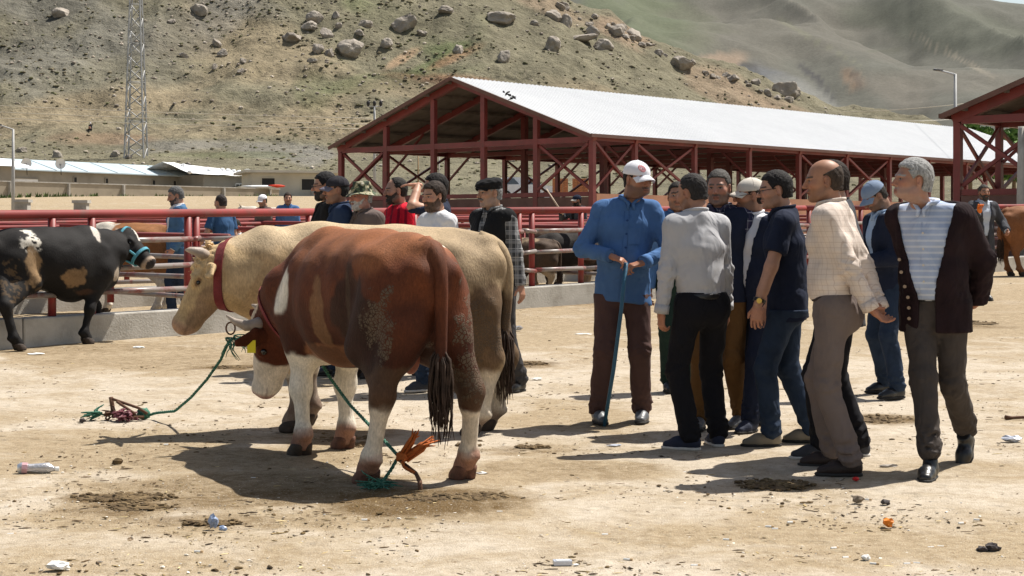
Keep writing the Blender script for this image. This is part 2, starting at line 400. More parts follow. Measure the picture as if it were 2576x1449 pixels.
def make_hill1():
    xs = np.concatenate([np.arange(-2200, -300, 60), np.arange(-300, 2800, 6.)]); ys = np.concatenate([np.arange(150, 290, .55), np.arange(290, 400, 4)])
    X, Y = np.meshgrid(xs, ys)
    k = (500-np.interp(X, SKX, SKy))/560.0
    yl = np.interp(Y, H1Y, H1y)
    yD = 500-(500-yl)*np.where(yl < 500, k, .3)
    lowk = 1-sst(185, 235, Y)                          # foot of the slope stays at the same height all along
    yD = yD*(1-lowk)+(500-(500-yl)*np.maximum(k, .75))*lowk
    Z = CH-(yD-HY)*Y/FPX; Xw = (X-CX)*Y/FPX
    P = np.stack([Xw, Y, Z*0], -1)
    rel = (fbm(P*.045, 4)-.5)*5.0+(fbm(P*.22, 4)-.5)*2.0+(fbm(P*.9, 2)-.5)*.5
    gul = np.abs(fbm(P*np.array([.09, .025, 1])+5, 3)-.5)*-5.0
    ter = (np.sin((Z+rel*1.5)*1.1)*.3)*sst(210, 225, Y)*(1-sst(235, 250, Y))*1.4
    sp = fbm(P*np.array([.035, .035, 1])+21, 4); ph = (Z+sp*9)*.55; saw = ph-np.floor(ph)                       # eroded ledges of the bedded bank
    bandk = sst(206, 216, Y)*(1-sst(236, 246, Y))*sst(.40, .56, fbm(P*.05+13, 3)); Z = Z+(saw**3)*1.1*bandk
    Z = Z+(rel+gul+1.0)*sst(175, 215, Y)+ter*sst(.25, .5, fbm(P*.06+9, 3))
    # the cut bank below the grass shelf
    px, py = X, HY-(Z-CH)*FPX/Y
    feats = [(200,150,330,190,20,GRY,.85),(60,60,160,120,0,DRK,.55),(330,215,260,80,0,OLV,.6),(260,275,380,55,-6,TAN,.9),(500,330,500,35,0,TAN,.6),(650,120,260,160,20,TAN,.8),(720,300,300,70,10,TAN,.8),
      (700,255,180,35,-20,OLV,.7),(780,225,60,60,0,GRN,.35),(1010,195,200,26,-8,GRN,.55),(1150,100,120,50,-25,GRN,.95),(1080,165,130,22,-28,GRN,.9),(930,25,120,40,20,GRN,.6),(1000,60,220,70,0,OLV,.7),(1330,110,280,60,15,OLV,.8),(1500,170,260,50,20,OLV,.85),
      (1180,215,170,26,12,ORG,.95),(1330,250,190,24,10,PINK,.95),(1500,265,170,20,8,ORG,.75),(1130,150,90,16,-25,ORG,.7),(1050,225,130,40,0,TAN,.7),(1010,150,60,14,-30,(.36,.25,.16),.8),(1090,200,150,12,8,(.20,.12,.075),.7),(1290,232,150,8,8,(.20,.12,.08),.7),(1700,300,300,40,15,TAN,.7),(1850,240,180,40,25,PINK,.55),(1560,80,110,40,28,PINK,.7),(1400,20,120,30,25,PINK,.5),(1980,270,140,30,25,PINK,.5),
      (480,365,260,22,0,SCR,.8),(700,375,160,30,0,SCR,.8),(780,395,60,50,0,SCR,.9),(560,390,180,12,0,GRN,.45),(250,350,200,25,0,(.23,.16,.105),.7),(150,395,200,20,0,OLV,.7),(640,20,200,40,10,GRY,.5),(570,25,120,60,-30,SCR,.6),(450,70,120,60,35,SCR,.4)]
    c = paint(OLV, px, py, feats, P*1.0, 1.1, .5, 1.12); stria = (saw > .80)*bandk*sst(.42, .55, fbm(P*np.array([.35, .12, 1])+3, 3)); c = c*(1-.5*stria[..., None]); mott = fbm(P*.5+40, 4)[..., None]; c = c*(.78+.44*mott)
    n0, n1 = X.shape; i = np.arange(n0*n1).reshape(n0, n1)
    F = np.stack([i[:-1, :-1], i[:-1, 1:], i[1:, 1:], i[1:, :-1]], -1).reshape(-1, 4)
    o = npmesh('rocky_hill', np.stack([Xw, Y, Z], -1).reshape(-1, 3), F, M_hill, True, c.reshape(-1, 3)); tag(o, kind='structure')
    return xs, np.stack([Xw, Y, Z], -1), py
H1X, H1P, H1PY = make_hill1()
def on_hill(x, y):
    j = int(np.argmin(np.abs(H1X-x))); col = H1PY[:260, j]
    k = np.argmax(col <= y); return Vector(H1P[k, j])
def make_hill2():
    xs = np.arange(900, 3300, 8.); ys = np.concatenate([np.arange(330, 1000, 5), [1050, 1200, 1500]])
    X, Y = np.meshgrid(xs, ys)
    sk = np.interp(X, [900,1400,1900,2200,2284,2330,2440,2480,2576,2700,3300], [-200,-130,-70,-22,2,-3,-2,4,24,60,220])
    yl = np.interp(Y, [330,420,520,650,800,930,1000,1200,1500], [440,345,255,160,70,0,-6,120,400])
    yD = 460-(460-yl)*((460-sk)/460.)
    Z = CH-(yD-HY)*Y/FPX; Xw = (X-CX)*Y/FPX; P = np.stack([Xw, Y, 0*Z], -1)
    fold = np.abs(fbm(P*np.array([.012, .004, 1])+3, 3)-.5)*-60+9
    Z = Z+((fbm(P*.012, 4)-.5)*22+(fbm(P*.07, 4)-.5)*5+fold)*sst(340, 480, Y)*(1-.75*sst(850, 940, Y))
    py = HY-(Z-CH)*FPX/Y
    G2=(.094,.101,.078); T2=(.122,.113,.096); S2=(.105,.109,.115)
    feats = [(1650,60,180,70,15,(.10,.118,.07),.7),(2000,80,350,100,0,T2,.5),(2350,60,250,80,10,G2,.6),(1850,205,70,38,0,S2,.95),(1960,220,110,40,20,S2,.9),(2050,265,120,50,30,(.18,.18,.165),.8),(1790,160,80,24,-10,(.25,.19,.14),.8),(2150,200,50,28,35,(.17,.125,.09),.95),(2040,186,60,9,35,(.06,.06,.06),1.),(1840,166,70,5,0,(.07,.07,.068),1.),(1902,186,6,24,0,(.08,.08,.08),.9),(1780,172,14,12,40,(.07,.065,.06),.9),(2150,190,34,10,30,(.09,.07,.055),1.),(2160,205,14,24,-30,(.10,.075,.06),.9),(2080,232,50,7,45,(.08,.08,.078),.8),(2270,125,120,4,-3,(.10,.10,.08),.8),(2050,100,200,6,30,(.13,.13,.095),.6),(2380,130,160,5,28,(.21,.19,.15),.7),(2250,230,140,50,20,T2,.8),(2380,210,180,30,0,T2,.6)]  # near-black strips paint cliff shadows over the quarry
    c = paint((.105,.105,.090), px := X, py, feats, P*.4, .8, .62, 1.08)
    n0, n1 = X.shape; i = np.arange(n0*n1).reshape(n0, n1)
    F = np.stack([i[:-1, :-1], i[:-1, 1:], i[1:, 1:], i[1:, :-1]], -1).reshape(-1, 4)
    o = npmesh('distant_hill', np.stack([Xw, Y, Z], -1).reshape(-1, 3), F, M_hill2, True, c.reshape(-1, 3)); tag(o, kind='structure')
make_hill2()

# boulders
M_rock = mat('boulder_stone', (.30, .265, .225), .9, .45, .9, 3.0, .8, .25, c2=(.20,.175,.148), v2=(.40,.36,.31))
ROCKS = []
def ico(sub):
    t = (1+5**.5)/2
    V = [(-1,t,0),(1,t,0),(-1,-t,0),(1,-t,0),(0,-1,t),(0,1,t),(0,-1,-t),(0,1,-t),(t,0,-1),(t,0,1),(-t,0,-1),(-t,0,1)]
    F = [(0,11,5),(0,5,1),(0,1,7),(0,7,10),(0,10,11),(1,5,9),(5,11,4),(11,10,2),(10,7,6),(7,1,8),(3,9,4),(3,4,2),(3,2,6),(3,6,8),(3,8,9),(4,9,5),(2,4,11),(6,2,10),(8,6,7),(9,8,1)]
    V = [np.array(v)/np.linalg.norm(v) for v in V]
    for _ in range(sub):
        c = {}; F2 = []
        def mid(a, b):
            k = (min(a, b), max(a, b))
            if k not in c: m = V[a]+V[b]; V.append(m/np.linalg.norm(m)); c[k] = len(V)-1
            return c[k]
        for a, b, d in F:
            x, y, z = mid(a, b), mid(b, d), mid(d, a); F2 += [(a,x,z),(b,y,x),(d,z,y),(x,y,z)]
        F = F2
    return np.array(V), np.array(F)
IV3, IF3 = ico(3); IV1, IF1 = ico(1); IV0, IF0 = ico(0)
RM = []
for s_ in range(8):
    r = np.random.RandomState(s_); V = IV3.copy()
    for _ in range(10):
        d = r.randn(3); d /= np.linalg.norm(d); c = .5+r.rand()*.35
        e = V@d; V -= np.outer(np.maximum(e-c, 0)*.92, d)
    V *= (1+.42*(fbm(V*2.1+s_*7.7, 4)-.5))[:, None]
    o = npmesh('boulder', V, IF3, M_rock, False); RM.append(o.data); bpy.data.objects.remove(o)
def boulder(x, y, w_, h_, label, i, hill=True):
    p = on_hill(x, y+h_*.4) if hill else None
    s = w_/2*p.y/FPX*.84; o = link('boulder', RM[i % 8]); tag(o, label, 'boulder', 'boulders scattered on the hillside')
    o.location = (p.x, p.y, p.z+.12*h_*p.y/FPX); o.scale = (s, s*.9, h_/2*p.y/FPX*1.0); o.rotation_euler = (.2*math.sin(i*3), .15*math.cos(i*2), i*1.7)
BL = [(155,22,70,40,'large dark boulder near the top left corner above the pylon'),(735,88,78,36,'broad flat boulder, left of the boulder cluster above the shed'),(793,43,60,40,'rounded boulder at the top of the cluster left of the green gully'),(777,62,62,30,'dark low boulder just under the topmost rock of the cluster'),(820,75,46,42,'pale rounded boulder on the right of the hillside cluster'),
 (800,118,48,34,'boulder right of a smaller pale one below the hillside cluster'),(828,128,36,26,'small pale boulder leaning on its neighbour below the cluster'),(880,112,95,58,'biggest pale boulder in the middle of the hillside'),(920,52,52,34,'squarish boulder below the left end of the upper grass strip'),(1013,47,90,60,'largest brown pointed boulder beside the bright green grass strip'),
 (970,103,54,34,'flat light boulder right of the biggest pale boulder'),(560,130,40,26,'lone dark boulder halfway between pylon and boulder cluster'),(548,103,32,30,'pale split stone above the lone dark boulder'),(500,22,60,40,'tilted long boulder right of the pylon top'),(1265,132,48,46,'cubic boulder standing alone on the olive slope over the shed ridge'),
 (1390,105,58,48,'upright boulder paired with a long pale slab on the slope'),(1460,92,110,22,'long pale slab lying flat on the slope beside an upright boulder'),(1555,62,70,50,'dark boulder on the ridge line at the head of the rocky edge'),(1515,108,80,40,'wide boulder just under the rocky ridge edge'),(1590,78,90,44,'tan outcrop on the ridge between two dark boulders'),
 (1710,152,85,42,'dark long boulder lying on the lower ridge line'),(1975,218,110,62,'craggy rock outcrop at the right end of the ridge'),(1150,118,40,34,'boulder on the tip of the bare earth cut'),(1255,40,110,40,'low pale outcrop in the upper slope grass'),(1120,22,60,26,'pale flat stones near the top edge of the green strip'),
 (1390,28,60,40,'block on the top skyline of the near hill'),(1420,45,46,44,'second rounded block under the top skyline'),(1495,70,50,36,'split boulder between the skyline blocks and the wide boulder'),(290,585*0+384,38,26,'pale boulder left of the pylon foot above the blue roof'),(322,392,30,18,'small white boulder nearest the pylon foot on the left'),
 (145,384,40,30,'tan boulder on the low slope near the left lamp post'),(57,375,42,20,'low tan boulder beside the left lamp post'),(1840,190,50,24,'low boulder on the right ridge left of the craggy outcrop'),(460,135,34,22,'grey boulder on the scree right beside the pylon'),(540,168,26,22,'small round grey boulder right of the pylon mast'),(615,155,26,18,'solitary pale stone on the bare tan slope'),
 (605,178,30,18,'low stone below the solitary pale stone'),(785,150,34,18,'flat stone under the lower cluster'),(845,35,30,24,'small stone between the top of the cluster and the squarish boulder'),(855,62,28,22,'round stone behind the pale rounded boulder'),(432,35*1+18,28,16,'flat white stone up the slope right of the pylon'),(1060,80,40,22,'stone at the right foot of the largest brown boulder'),(905,85,36,20,'low stone above the biggest pale boulder'),(1345,55,40,20,'pale stone in the grass under the skyline')]
for i, (x, y, w_, h_, lb) in enumerate(BL): boulder(x, y, w_, h_, lb, i)
rr_ = np.random.RandomState(4)
for k in range(34):
    x = 1395+k*18+rr_.uniform(-14, 14); ys_ = float(np.interp(x, SKX, SKy)); y = max(4, ys_+rr_.uniform(4, 30)); w_ = rr_.uniform(14, 38)
    boulder(x, y, w_, w_*rr_.uniform(.45, .75), 'one of the pale rocks lining the ridge of the near hill', 60+k)
V = IV3.copy(); V = V*(1+.5*(fbm(V*1.6+31, 3)-.5)+.55*(np.abs(fbm(V*3.4+11, 3)-.5)))[:, None]; V[:, 2] = np.maximum(V[:, 2], -.4)
# small stones and dry tufts on the slope (uncountable)
def scatter_hill(name, n, matl, smin, smax, flat, seed, cols, xr=(-150, 2250), yr=(0, 470)):
    r = np.random.RandomState(seed); V = []; F = []; C = []
    B, Bf = (IV1, IF1) if name == 'hill_stones' else (IV1, IF1)
    b = 0; k = 0
    while k < n:
        x = r.uniform(*xr); y = r.uniform(-20, yr[1]); p = on_hill(x, y)
        d = fbm(np.array([[p.x*.05, p.y*.09, 3.3+seed]]), 3)[0]
        if r.rand() > (d-.32)*3.2: continue
        s = smin+(smax-smin)*r.rand()**2.5
        q = B*(1+.5*(r.rand(len(B), 1)-.5)); q = q*np.array([s, s, s*flat])@rotz(r.rand()*6).T
        V.append(q+np.array(p)+np.array([0, 0, s*flat*.3])); F.append(Bf+b); b += len(B); C.append(np.tile(np.array(cols[r.randint(len(cols))])*(.7+.6*r.rand()), (len(B), 1))); k += 1
    o = npmesh(name, np.concatenate(V), np.concatenate(F), matl, False, np.concatenate(C)); tag(o, kind='stuff'); return o
M_tuft = attr_mat('dry_tuft', .95, 3, .8, .1, .3, 4); 
scatter_hill('hill_shrubs', 4000, M_tuft, .07, .30, .55, 1, [(.135,.125,.07),(.15,.13,.08),(.12,.12,.06),(.17,.145,.095)])
scatter_hill('hill_stones', 2200, M_tuft, .05, .30, .65, 2, [(.36,.31,.25),(.27,.23,.19),(.42,.37,.31),(.22,.19,.16)])
# ================================================================== SHEDS
def paint_mat(name, c, worn, amt=.5, rough=.45):
    m, n, b, l = _new(name); b.inputs['Roughness'].default_value = rough; b.inputs['Specular IOR Level'].default_value = .4
    t = n.nodes.new('ShaderNodeTexCoord'); co = t.outputs['Object']
    f = noise(n, l, 3.5, 6, .7, co, .5); k = ramp(n, l, f, [(amt, 0.0), (amt+.16, 1.0)])
    c1 = ramp(n, l, noise(n, l, 1.2, 4, .6, co), [(.3, tuple(x*.75 for x in c)), (.7, tuple(min(1, x*1.2) for x in c))])
    l.new(mixc(n, l, k, c1, worn), b.inputs['Base Color']); bump(n, l, b, f, .2, .004)
    return m
M_red = paint_mat('red_oxide_paint', (.185, .036, .034), (.13, .04, .033), .55)
M_rail = paint_mat('worn_rail', (.20, .045, .04), (.25, .22, .205), .36, .35)
M_toprail = paint_mat('red_rail', (.22, .03, .028), (.15, .045, .038), .5, .68)
M_post = paint_mat('red_post', (.24, .03, .026), (.15, .06, .045), .5, .5)
def roof_mat():
    m, n, b, l = _new('white_roof_sheet'); b.inputs['Roughness'].default_value = .45
    f = noise(n, l, .35, 6, .65); f2 = noise(n, l, 4, 3, .6)
    c = ramp(n, l, f, [(.3, (.69, .70, .71)), (.7, (.77, .78, .785))]); c = mixc(n, l, .18, c, ramp(n, l, f2, [(.3, .7), (.7, .92)]))
    l.new(c, b.inputs['Base Color']); return m
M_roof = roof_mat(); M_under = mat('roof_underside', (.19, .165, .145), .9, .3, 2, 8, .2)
M_wallpink = mat('plastered_wall', (.42, .22, .145), .9, .2, 1.2, 20, .3); M_walldark = mat('dark_plaster', (.15, .085, .07), .9, .3, 1.5, 20, .3)
M_conc = mat('concrete', (.42, .40, .36), .9, .28, 2.2, 40, .5, .012, c2=(.28,.26,.225), v2=(.50,.48,.44))
def shed(o, a, b, fl, W, Ls, label, xb, ridge_h=2.3, chord_h=3.64):
    root = thing('market_shed', label, 'shed', (o.x, o.y, fl)); a = np.array(a); b = np.array(b); Z = np.array([0, 0, 1.])
    L = Ls[-1]; eh = chord_h+.21; P = lambda s, t, z: a*s+b*t+Z*z
    nc = 6; sp = W/(nc-1)
    rh = lambda s: eh+ridge_h*(1-abs(s-W/2)/(W/2))
    def bm(n_, p, q, w_, h_, m=M_red, up=(0,0,1)): return beam(n_, p, q, w_, h_, m, root, up)
    for gi, t in enumerate((0, L)):
        for i in range(nc):
            top = rh(i*sp)-.28; bm('column', P(i*sp, t, 0), P(i*sp, t, top), .2, .18, up=b)
        bm('tie_beam', P(.13, t-.003, chord_h), P(W-.13, t-.003, chord_h), .16, .2)
        bm('low_beam', P(.13, t-.003, 1.72), P(W-.13, t-.003, 1.72), .12, .16)
        bm('rafter', P(-.12, t, rh(-.12)-.15), P(W/2, t, rh(W/2)-.15), .2, .26); bm('rafter', P(W+.12, t, rh(W+.12)-.15), P(W/2, t, rh(W/2)-.15), .2, .26)
        if gi == 0:
            for s0 in (0, W-sp):
                bm('cross_brace', P(s0+.12, t+.03, 1.9), P(s0+sp-.12, t+.03, chord_h-.15), .08, .1); bm('cross_brace', P(s0+.12, t-.07, chord_h-.15), P(s0+sp-.12, t-.07, 1.9), .08, .1)
    for j, t in enumerate(Ls):
        for s in (0, W):
            if 0 < j < len(Ls)-1: bm('column', P(s, t, 0), P(s, t, eh-.02), .17, .17, up=b)
        if 0 < j < len(Ls)-1:
            bm('rafter', P(-.12, t, rh(-.12)-.16), P(W/2, t, rh(W/2)-.16), .15, .24); bm('rafter', P(W+.12, t, rh(W+.12)-.16), P(W/2, t, rh(W/2)-.16), .15, .24)
            bm('tie_beam', P(.1, t, chord_h), P(W-.1, t, chord_h), .12, .16)
            if j % 2 == 0:
                for s in (W*.34, W*.66): bm('column', P(s, t, 0), P(s, t, rh(s)-.3), .22, .22, up=b)
            bm('knee_brace', P(.1, t+.02, 2.6), P(2.2, t+.02, rh(2.2)-.3), .07, .08); bm('knee_brace', P(W-.1, t+.02, 2.6), P(W-2.2, t+.02, rh(2.2)-.3), .07, .08)
    for s in (0, W):
        bm('eave_beam', P(s, .11, chord_h+.06), P(s, L-.11, chord_h+.06), .14, .2)
        for j in range(len(Ls)-1):
            if j in xb or s == W and j % 3 == 0:
                p, q = Ls[j]+.1, Ls[j+1]-.1
                bm('cross_brace', P(s+.03, p, 1.85), P(s+.03, q, chord_h-.1), .07, .09); bm('cross_brace', P(s-.06, p, chord_h-.1), P(s-.06, q, 1.85), .07, .09)
    bm('eave_beam', P(W, .11, 1.72), P(W, L-.11, 1.72), .1, .14)
    for s in list(np.linspace(.3, W/2-.3, 6))+list(np.linspace(W/2+.3, W-.3, 6)):
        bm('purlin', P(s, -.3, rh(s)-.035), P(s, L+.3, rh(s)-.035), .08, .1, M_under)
    bm('low_wall', P(0, .12, .86), P(0, L-.12, .86), .2, 1.74, M_wallpink); bm('low_wall', P(.12, .02, .82), P(W-.12, .02, .82), .18, 1.6, M_walldark)
    # ribbed roof sheets
    for sgn in (0, 1):
        V = []; F = []; n = int((L+.9)/.25)
        prof = []
        for k in range(n+1):
            t = -.45+k*(L+.9)/n; d = (L+.9)/n
            prof += [(t, 0), (t+d*.62, 0), (t+d*.72, .034), (t+d*.9, .034)]
        prof.append((-.45+(n+1)*(L+.9)/n, 0))
        for (t, z) in prof:
            for s in ((-.28, W/2) if sgn == 0 else (W/2, W+.28)): V.append(P(s, t, rh(s)+.03+z))
        for k in range(len(prof)-1): F.append([2*k, 2*k+2, 2*k+3, 2*k+1])
        m = len(V)
        for (t, z) in (prof[0], prof[-1]):
            for s in ((-.28, W/2) if sgn == 0 else (W/2, W+.28)): V.append(P(s, t, rh(s)+.018))
        F2 = [[m, m+1, m+3, m+2]]
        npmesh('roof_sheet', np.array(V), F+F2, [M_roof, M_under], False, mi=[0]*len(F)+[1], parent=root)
    for s0, s1 in ((-.28, W/2), (W+.28, W/2)):
        bm('barge_board', P(s0, -.46, rh(s0)-.02), P(s1, -.46, rh(s1)-.02), .03, .14, M_walldark)
    bm('gutter', P(-.31, -.45, rh(-.28)), P(-.31, L+.45, rh(-.28)), .06, .12, M_walldark)
    return root
LS = [0, 2.45, 6.15, 9.85, 13.5, 17.26, 20.98, 24.6, 28.3, 32, 35.7, 39.4, 40.9]
shed(Vector((2.82, 60, 0)), D2, D1, 1.23, 12.9, LS, 'long open red steel cattle shed with white ribbed roof below the hill', (0, 1, 4, 5, 8))
shed(Vector((11.9, 45.6, 0)), -D2, D1, .93, 12.9, [0, 2.45, 6.15, 9.85, 13.5], 'second red steel shed cut off by the right edge of the photo', (0, 1, 2))

# ================================================================== PENS
E1 = np.array([.641, .767, 0]); EN = np.array([-.767, .641, 0])
F0 = np.array([-4.75, 18.4, 0])
def fp(t, off=0): p = F0+E1*t+EN*off; return np.array([p[0], p[1], SL*p[1]])
def fence(p0, p1, nposts, label, group, base=.28, toprail=.047, mids=(.53, .79, 1.09), posts=None, top=1.385):
    p0 = np.array(p0); p1 = np.array(p1)
    root = thing('pen_fence', label, 'fence', p0, group=group); d = p1-p0; L = np.linalg.norm(d)
    tt = posts if posts is not None else [L*i/(nposts-1) for i in range(nposts)]
    for t in tt: tube('post', [d/L*t+np.array([0, 0, base-.05]), d/L*t+np.array([0, 0, top-.045])], .045, M_post, root, 10)
    tube('top_rail', [[0, 0, top], d+np.array([0, 0, top])], toprail, M_toprail, root, 12)
    for k, z in enumerate(mids):
        side = EN*(.045+.03)*(-1); side = side if abs(d/L@E1) > .7 else np.array([.06, 0, 0])
        ts = [0]+[t for t in tt if 0 < t < L]+[L]
        for i in range(len(ts)-1):
            if ts[i+1]-ts[i] < .1: continue
            j = .012*math.sin(i*5+k*3+L)
            tube('rail', [d/L*(ts[i]+.002)+side+np.array([0, 0, z+j]), d/L*(ts[i+1]-.002)+side+np.array([0, 0, z-j])], .03, M_rail, root, 8)
    return root
def curb(p0, p1, h_, label, w_=.24):
    p0 = np.array(p0); p1 = np.array(p1); root = thing('concrete_curb', label, 'kerb', p0); d = p1-p0; L = np.linalg.norm(d); n = max(1, int(L/3.4))
    for i in range(n):
        a = d*(i/n); b = d*((i+1)/n)-d/L*.012
        o = beam('curb_block', a+np.array([0, 0, h_/2-.1]), b+np.array([0, 0, h_/2-.1+.01*math.sin(i*2.3)]), w_*(1+.04*math.sin(i)), h_+.2, M_conc, root)
        bv = o.modifiers.new('edge', 'BEVEL'); bv.width = .018; bv.segments = 2
fence(fp(-7), fp(4.9), 0, 'front red pen fence behind the black cow, left half', 'pen fences', posts=[2.9, 4.85, 6.76, 7.27, 8.6, 8.72, 10.5])
fence(fp(4.95), fp(15.5), 0, 'front red pen fence with worn grey rails behind the man in the flat cap', 'pen fences', posts=[.45, 2.61, 2.9, 4.05, 5.9, 7.8, 9.7])
fence(fp(15.55), fp(34), 0, 'front red pen fence running away behind the group of men on the right', 'pen fences', posts=[.1, 2, 3.9, 5.8, 7.7, 9.6, 11.5, 13.4, 15.3, 17.2])
curb(fp(-8), fp(36), .30, 'long concrete kerb under the front pen fence')
curb(fp(-9, 4.4), fp(30, 4.4), .28, 'second concrete kerb inside the pens behind the black cow')
for i, off in enumerate((4.4, 8.8, 13.2, 18, 23)):
    fence(fp(-9-off*.4, off), fp(30, off), 18, ['red fence of the second pen row behind the brown and white cow', 'red fence of the third pen row back', 'red fence of the fourth pen row back', 'red fence of the fifth pen row back', 'last red pen fence before the dirt bank'][i], 'pen fences', toprail=.036, top=1.08, mids=(.36, .60, .84))
for i, t in enumerate((-3.5, 2.35, 6.1, 10.6, 16, 22, 28)):
    fence(fp(t, .15), fp(t, 23), 11, ['cross fence between pens at the far left', 'cross fence between pens beside the man in the denim shirt', 'cross fence between pens behind the cream bull', 'cross fence between pens behind the flat capped man', 'cross fence behind the blue shirted stick holder', 'cross fence behind the crowd on the right', 'cross fence nearest the second shed'][i], 'pen fences', toprail=.034, top=1.10, mids=(.36, .60, .84))
def stub(x, y, lb):
    p = at(x, y, 46); q = MB(); q.box((0, 0, .35), (.34, .34, .8)); q.box((0, 0, .78), (.42, .42, .08)); o = q.build('concrete_post', M_conc); o.location = (p.x, p.y, p.z-.55); tag(o, lb, 'post')
    # stands on a plinth reaching the yard
    h_ = p.z-.8-gz(p.y)
stub(57, 527, 'square concrete gatepost with cap near the left lamp post'); stub(205, 529, 'square concrete gatepost with cap right of its twin beyond the pens')

# ================================================================== FAR LEFT BUILDINGS
M_block = mat('grey_render', (.30, .275, .235), .95, .2, .5, 5, .3); M_blue = mat('pale_blue_roof', (.42, .50, .545), .5, .12, .4, 3, .1)
M_cream = mat('cream_concrete', (.50, .48, .415), .95, .15, .5, 6, .3); M_dark = mat('dark_opening', (.02, .02, .022), .6, .2); M_white = mat('white_sheet', (.78, .79, .80), .6, .1, 2, 6, .4, .05)
M_wall = mat('garden_wall_block', (.33, .285, .22), .95, .2, .7, 5, .4); M_glass = mat('window_glass', (.05, .06, .07), .1, .1, spec=.6); M_wframe = mat('white_frame', (.75, .75, .73), .5, .05)
def facade(name, label, cat, p0, p1, z0, h_, depth, mw, group=None):
    p0 = np.array([p0[0], p0[1], 0]); p1 = np.array([p1[0], p1[1], 0]); d = p1-p0; L = np.linalg.norm(d); d /= L; nrm = np.array([-d[1], d[0], 0])
    root = thing(name, label, cat, (p0[0], p0[1], z0), group=group)
    q = MB(); q.beam(nrm*depth/2+[0, 0, h_/2-1], d*L+nrm*depth/2+[0, 0, h_/2-1], depth, h_+2); q.build('wall', mw, root)
    def win(t, z, w_, hh, pane=M_glass, frame=M_block, bars=0):
        c = d*t-nrm*.03+np.array([0, 0, z]); rz = math.atan2(d[1], d[0]); f = MB()
        for s_, sz in (((0, hh/2), (w_, .08)), ((0, -hh/2), (w_, .08)), ((w_/2, 0), (.08, hh)), ((-w_/2, 0), (.08, hh))):
            f.box(c+d*s_[0]+np.array([0, 0, s_[1]]), (sz[0], .1, sz[1]), rz)
        if bars: f.box(c, (.07, .09, hh-.08), rz)
        fo = f.build('window', frame, root); g = MB(); g.box(c+nrm*.015, (w_-.06, .05, hh-.06), rz); g.build('pane', pane, fo)
    return root, d, L, nrm, win
PA = at(-150, 500, 138); PB = at(622, 500, 170)
root, d, L, nrm, win = facade('long_barn', 'long low grey barn with pale blue roof at the foot of the hill', 'barn', PA, PB, 4.3, 2.75, 5.5, M_block)
for t, z, w_, hh in ((9.0, 1.5, 2.7, .9),): win(t, z, w_, hh, M_white)
for t in (14.6, 18.4, 24.4, 27.2): win(t, 2.0, .4, .5, M_dark)
win(29.6, 1.5, 1.1, 1.0, M_dark); 
q = MB(); a0, b0 = np.array([0, 0, 0.]), d*(L*.875)
V = [a0-nrm*.5+[0,0,2.72], b0-nrm*.5+[0,0,2.72], b0+nrm*3+[0,0,3.75], a0+nrm*3+[0,0,3.75], b0+nrm*6+[0,0,2.85], a0+nrm*6+[0,0,2.85]]
q.add(V, [[0,1,2,3],[3,2,4,5]]); q.add([v-np.array([0,0,.1]) for v in V], [[3,2,1,0],[5,4,2,3]]); q.add([V[0], V[1], V[1]-np.array([0,0,.1]), V[0]-np.array([0,0,.1])], [[0,3,2,1]])
q.build('roof', M_blue, root)
for tt in (.02, L*.873): q = MB(); q.add([d*tt+nrm*-.4+[0,0,2.6], d*tt+nrm*5.6+[0,0,2.6], d*tt+nrm*3+[0,0,3.66]], [[0,1,2]]); q.build('gable', M_block, root)
for k in range(9): beam('roof_seam', d*(1+k*L*.875/9)-nrm*.5+[0,0,2.75], d*(1+k*L*.875/9)+nrm*3+[0,0,3.77], .05, .04, M_blue, root)
root2, d2, L2, nrm2, win2 = facade('tarp_roofed_house', 'low house with a lumpy white tarpaulin roof at the end of the blue barn', 'house', at(512, 500, 160), at(648, 500, 167), 4.3, 2.75, 5, M_block)
win2(5.2, 1.5, 1.1, 1.1, M_glass, M_wframe, 1)
n_ = 14; VV = []; 
for i in range(n_+1):
    for j in range(7):
        t = -2.6+i*(L2+3.4)/n_; s_ = -.55+j*1.1; rz_ = 1.15-.55*i/n_; VV.append(d2*t+nrm2*s_+np.array([0, 0, 2.80-.06*i/n_+rz_*(1-abs(s_-2.75)/3.3)+.10*random.random()]))
FF = [[i*7+j, (i+1)*7+j, (i+1)*7+j+1, i*7+j+1] for i in range(n_) for j in range(6)]
npmesh('tarpaulin', np.array(VV), FF, M_white, True, parent=root2)
for k in range(16):
    v = VV[random.randrange(len(VV))]; q = MB(); q.ball(v+np.array([0, 0, .1]), (.25, .22, .16), nu=7, nv=5, jit=.4); q.build('roof_stone', M_white, root2)
tp = facade('tarp_hut', 'hut roofed with a white tarpaulin at the left edge beside the lamp post', 'hut', at(-140, 500, 128), at(38, 500, 133), 4.2, 2.6, 5, M_block)
n_ = 10; VV = []
for i in range(n_+1):
    for j in range(6):
        t = -.5+i*(tp[2]+2.0)/n_; s_ = -.6+j; VV.append(tp[1]*t+tp[3]*s_+np.array([0, 0, 2.62+.9*(1-abs(s_-2.3)/3.2)-.04*i+.2*random.random()]))
npmesh('tarpaulin', np.array(VV), [[i*6+j, (i+1)*6+j, (i+1)*6+j+1, i*6+j+1] for i in range(n_) for j in range(5)], M_white, True, parent=tp[0])
r3, d3, L3, n3, win3 = facade('concrete_house', 'flat roofed cream concrete house with dark window holes left of the shed', 'house', at(634, 500, 143), at(850, 500, 145), 4.4, 2.25, 7, M_cream)
win3(1.35, 1.37, 1.15, .95, M_dark, M_cream); win3(4.7, 1.3, 1.15, 1.0, M_dark, M_cream); win3(6.1, .95, .95, 1.75, M_dark, M_cream)
beam('roof_slab', d3*-.7-n3*.4+n3*3.6+[0,0,2.36], d3*(L3+.4)-n3*.4+n3*3.6+[0,0,2.36], 8.2, .2, M_cream, r3)
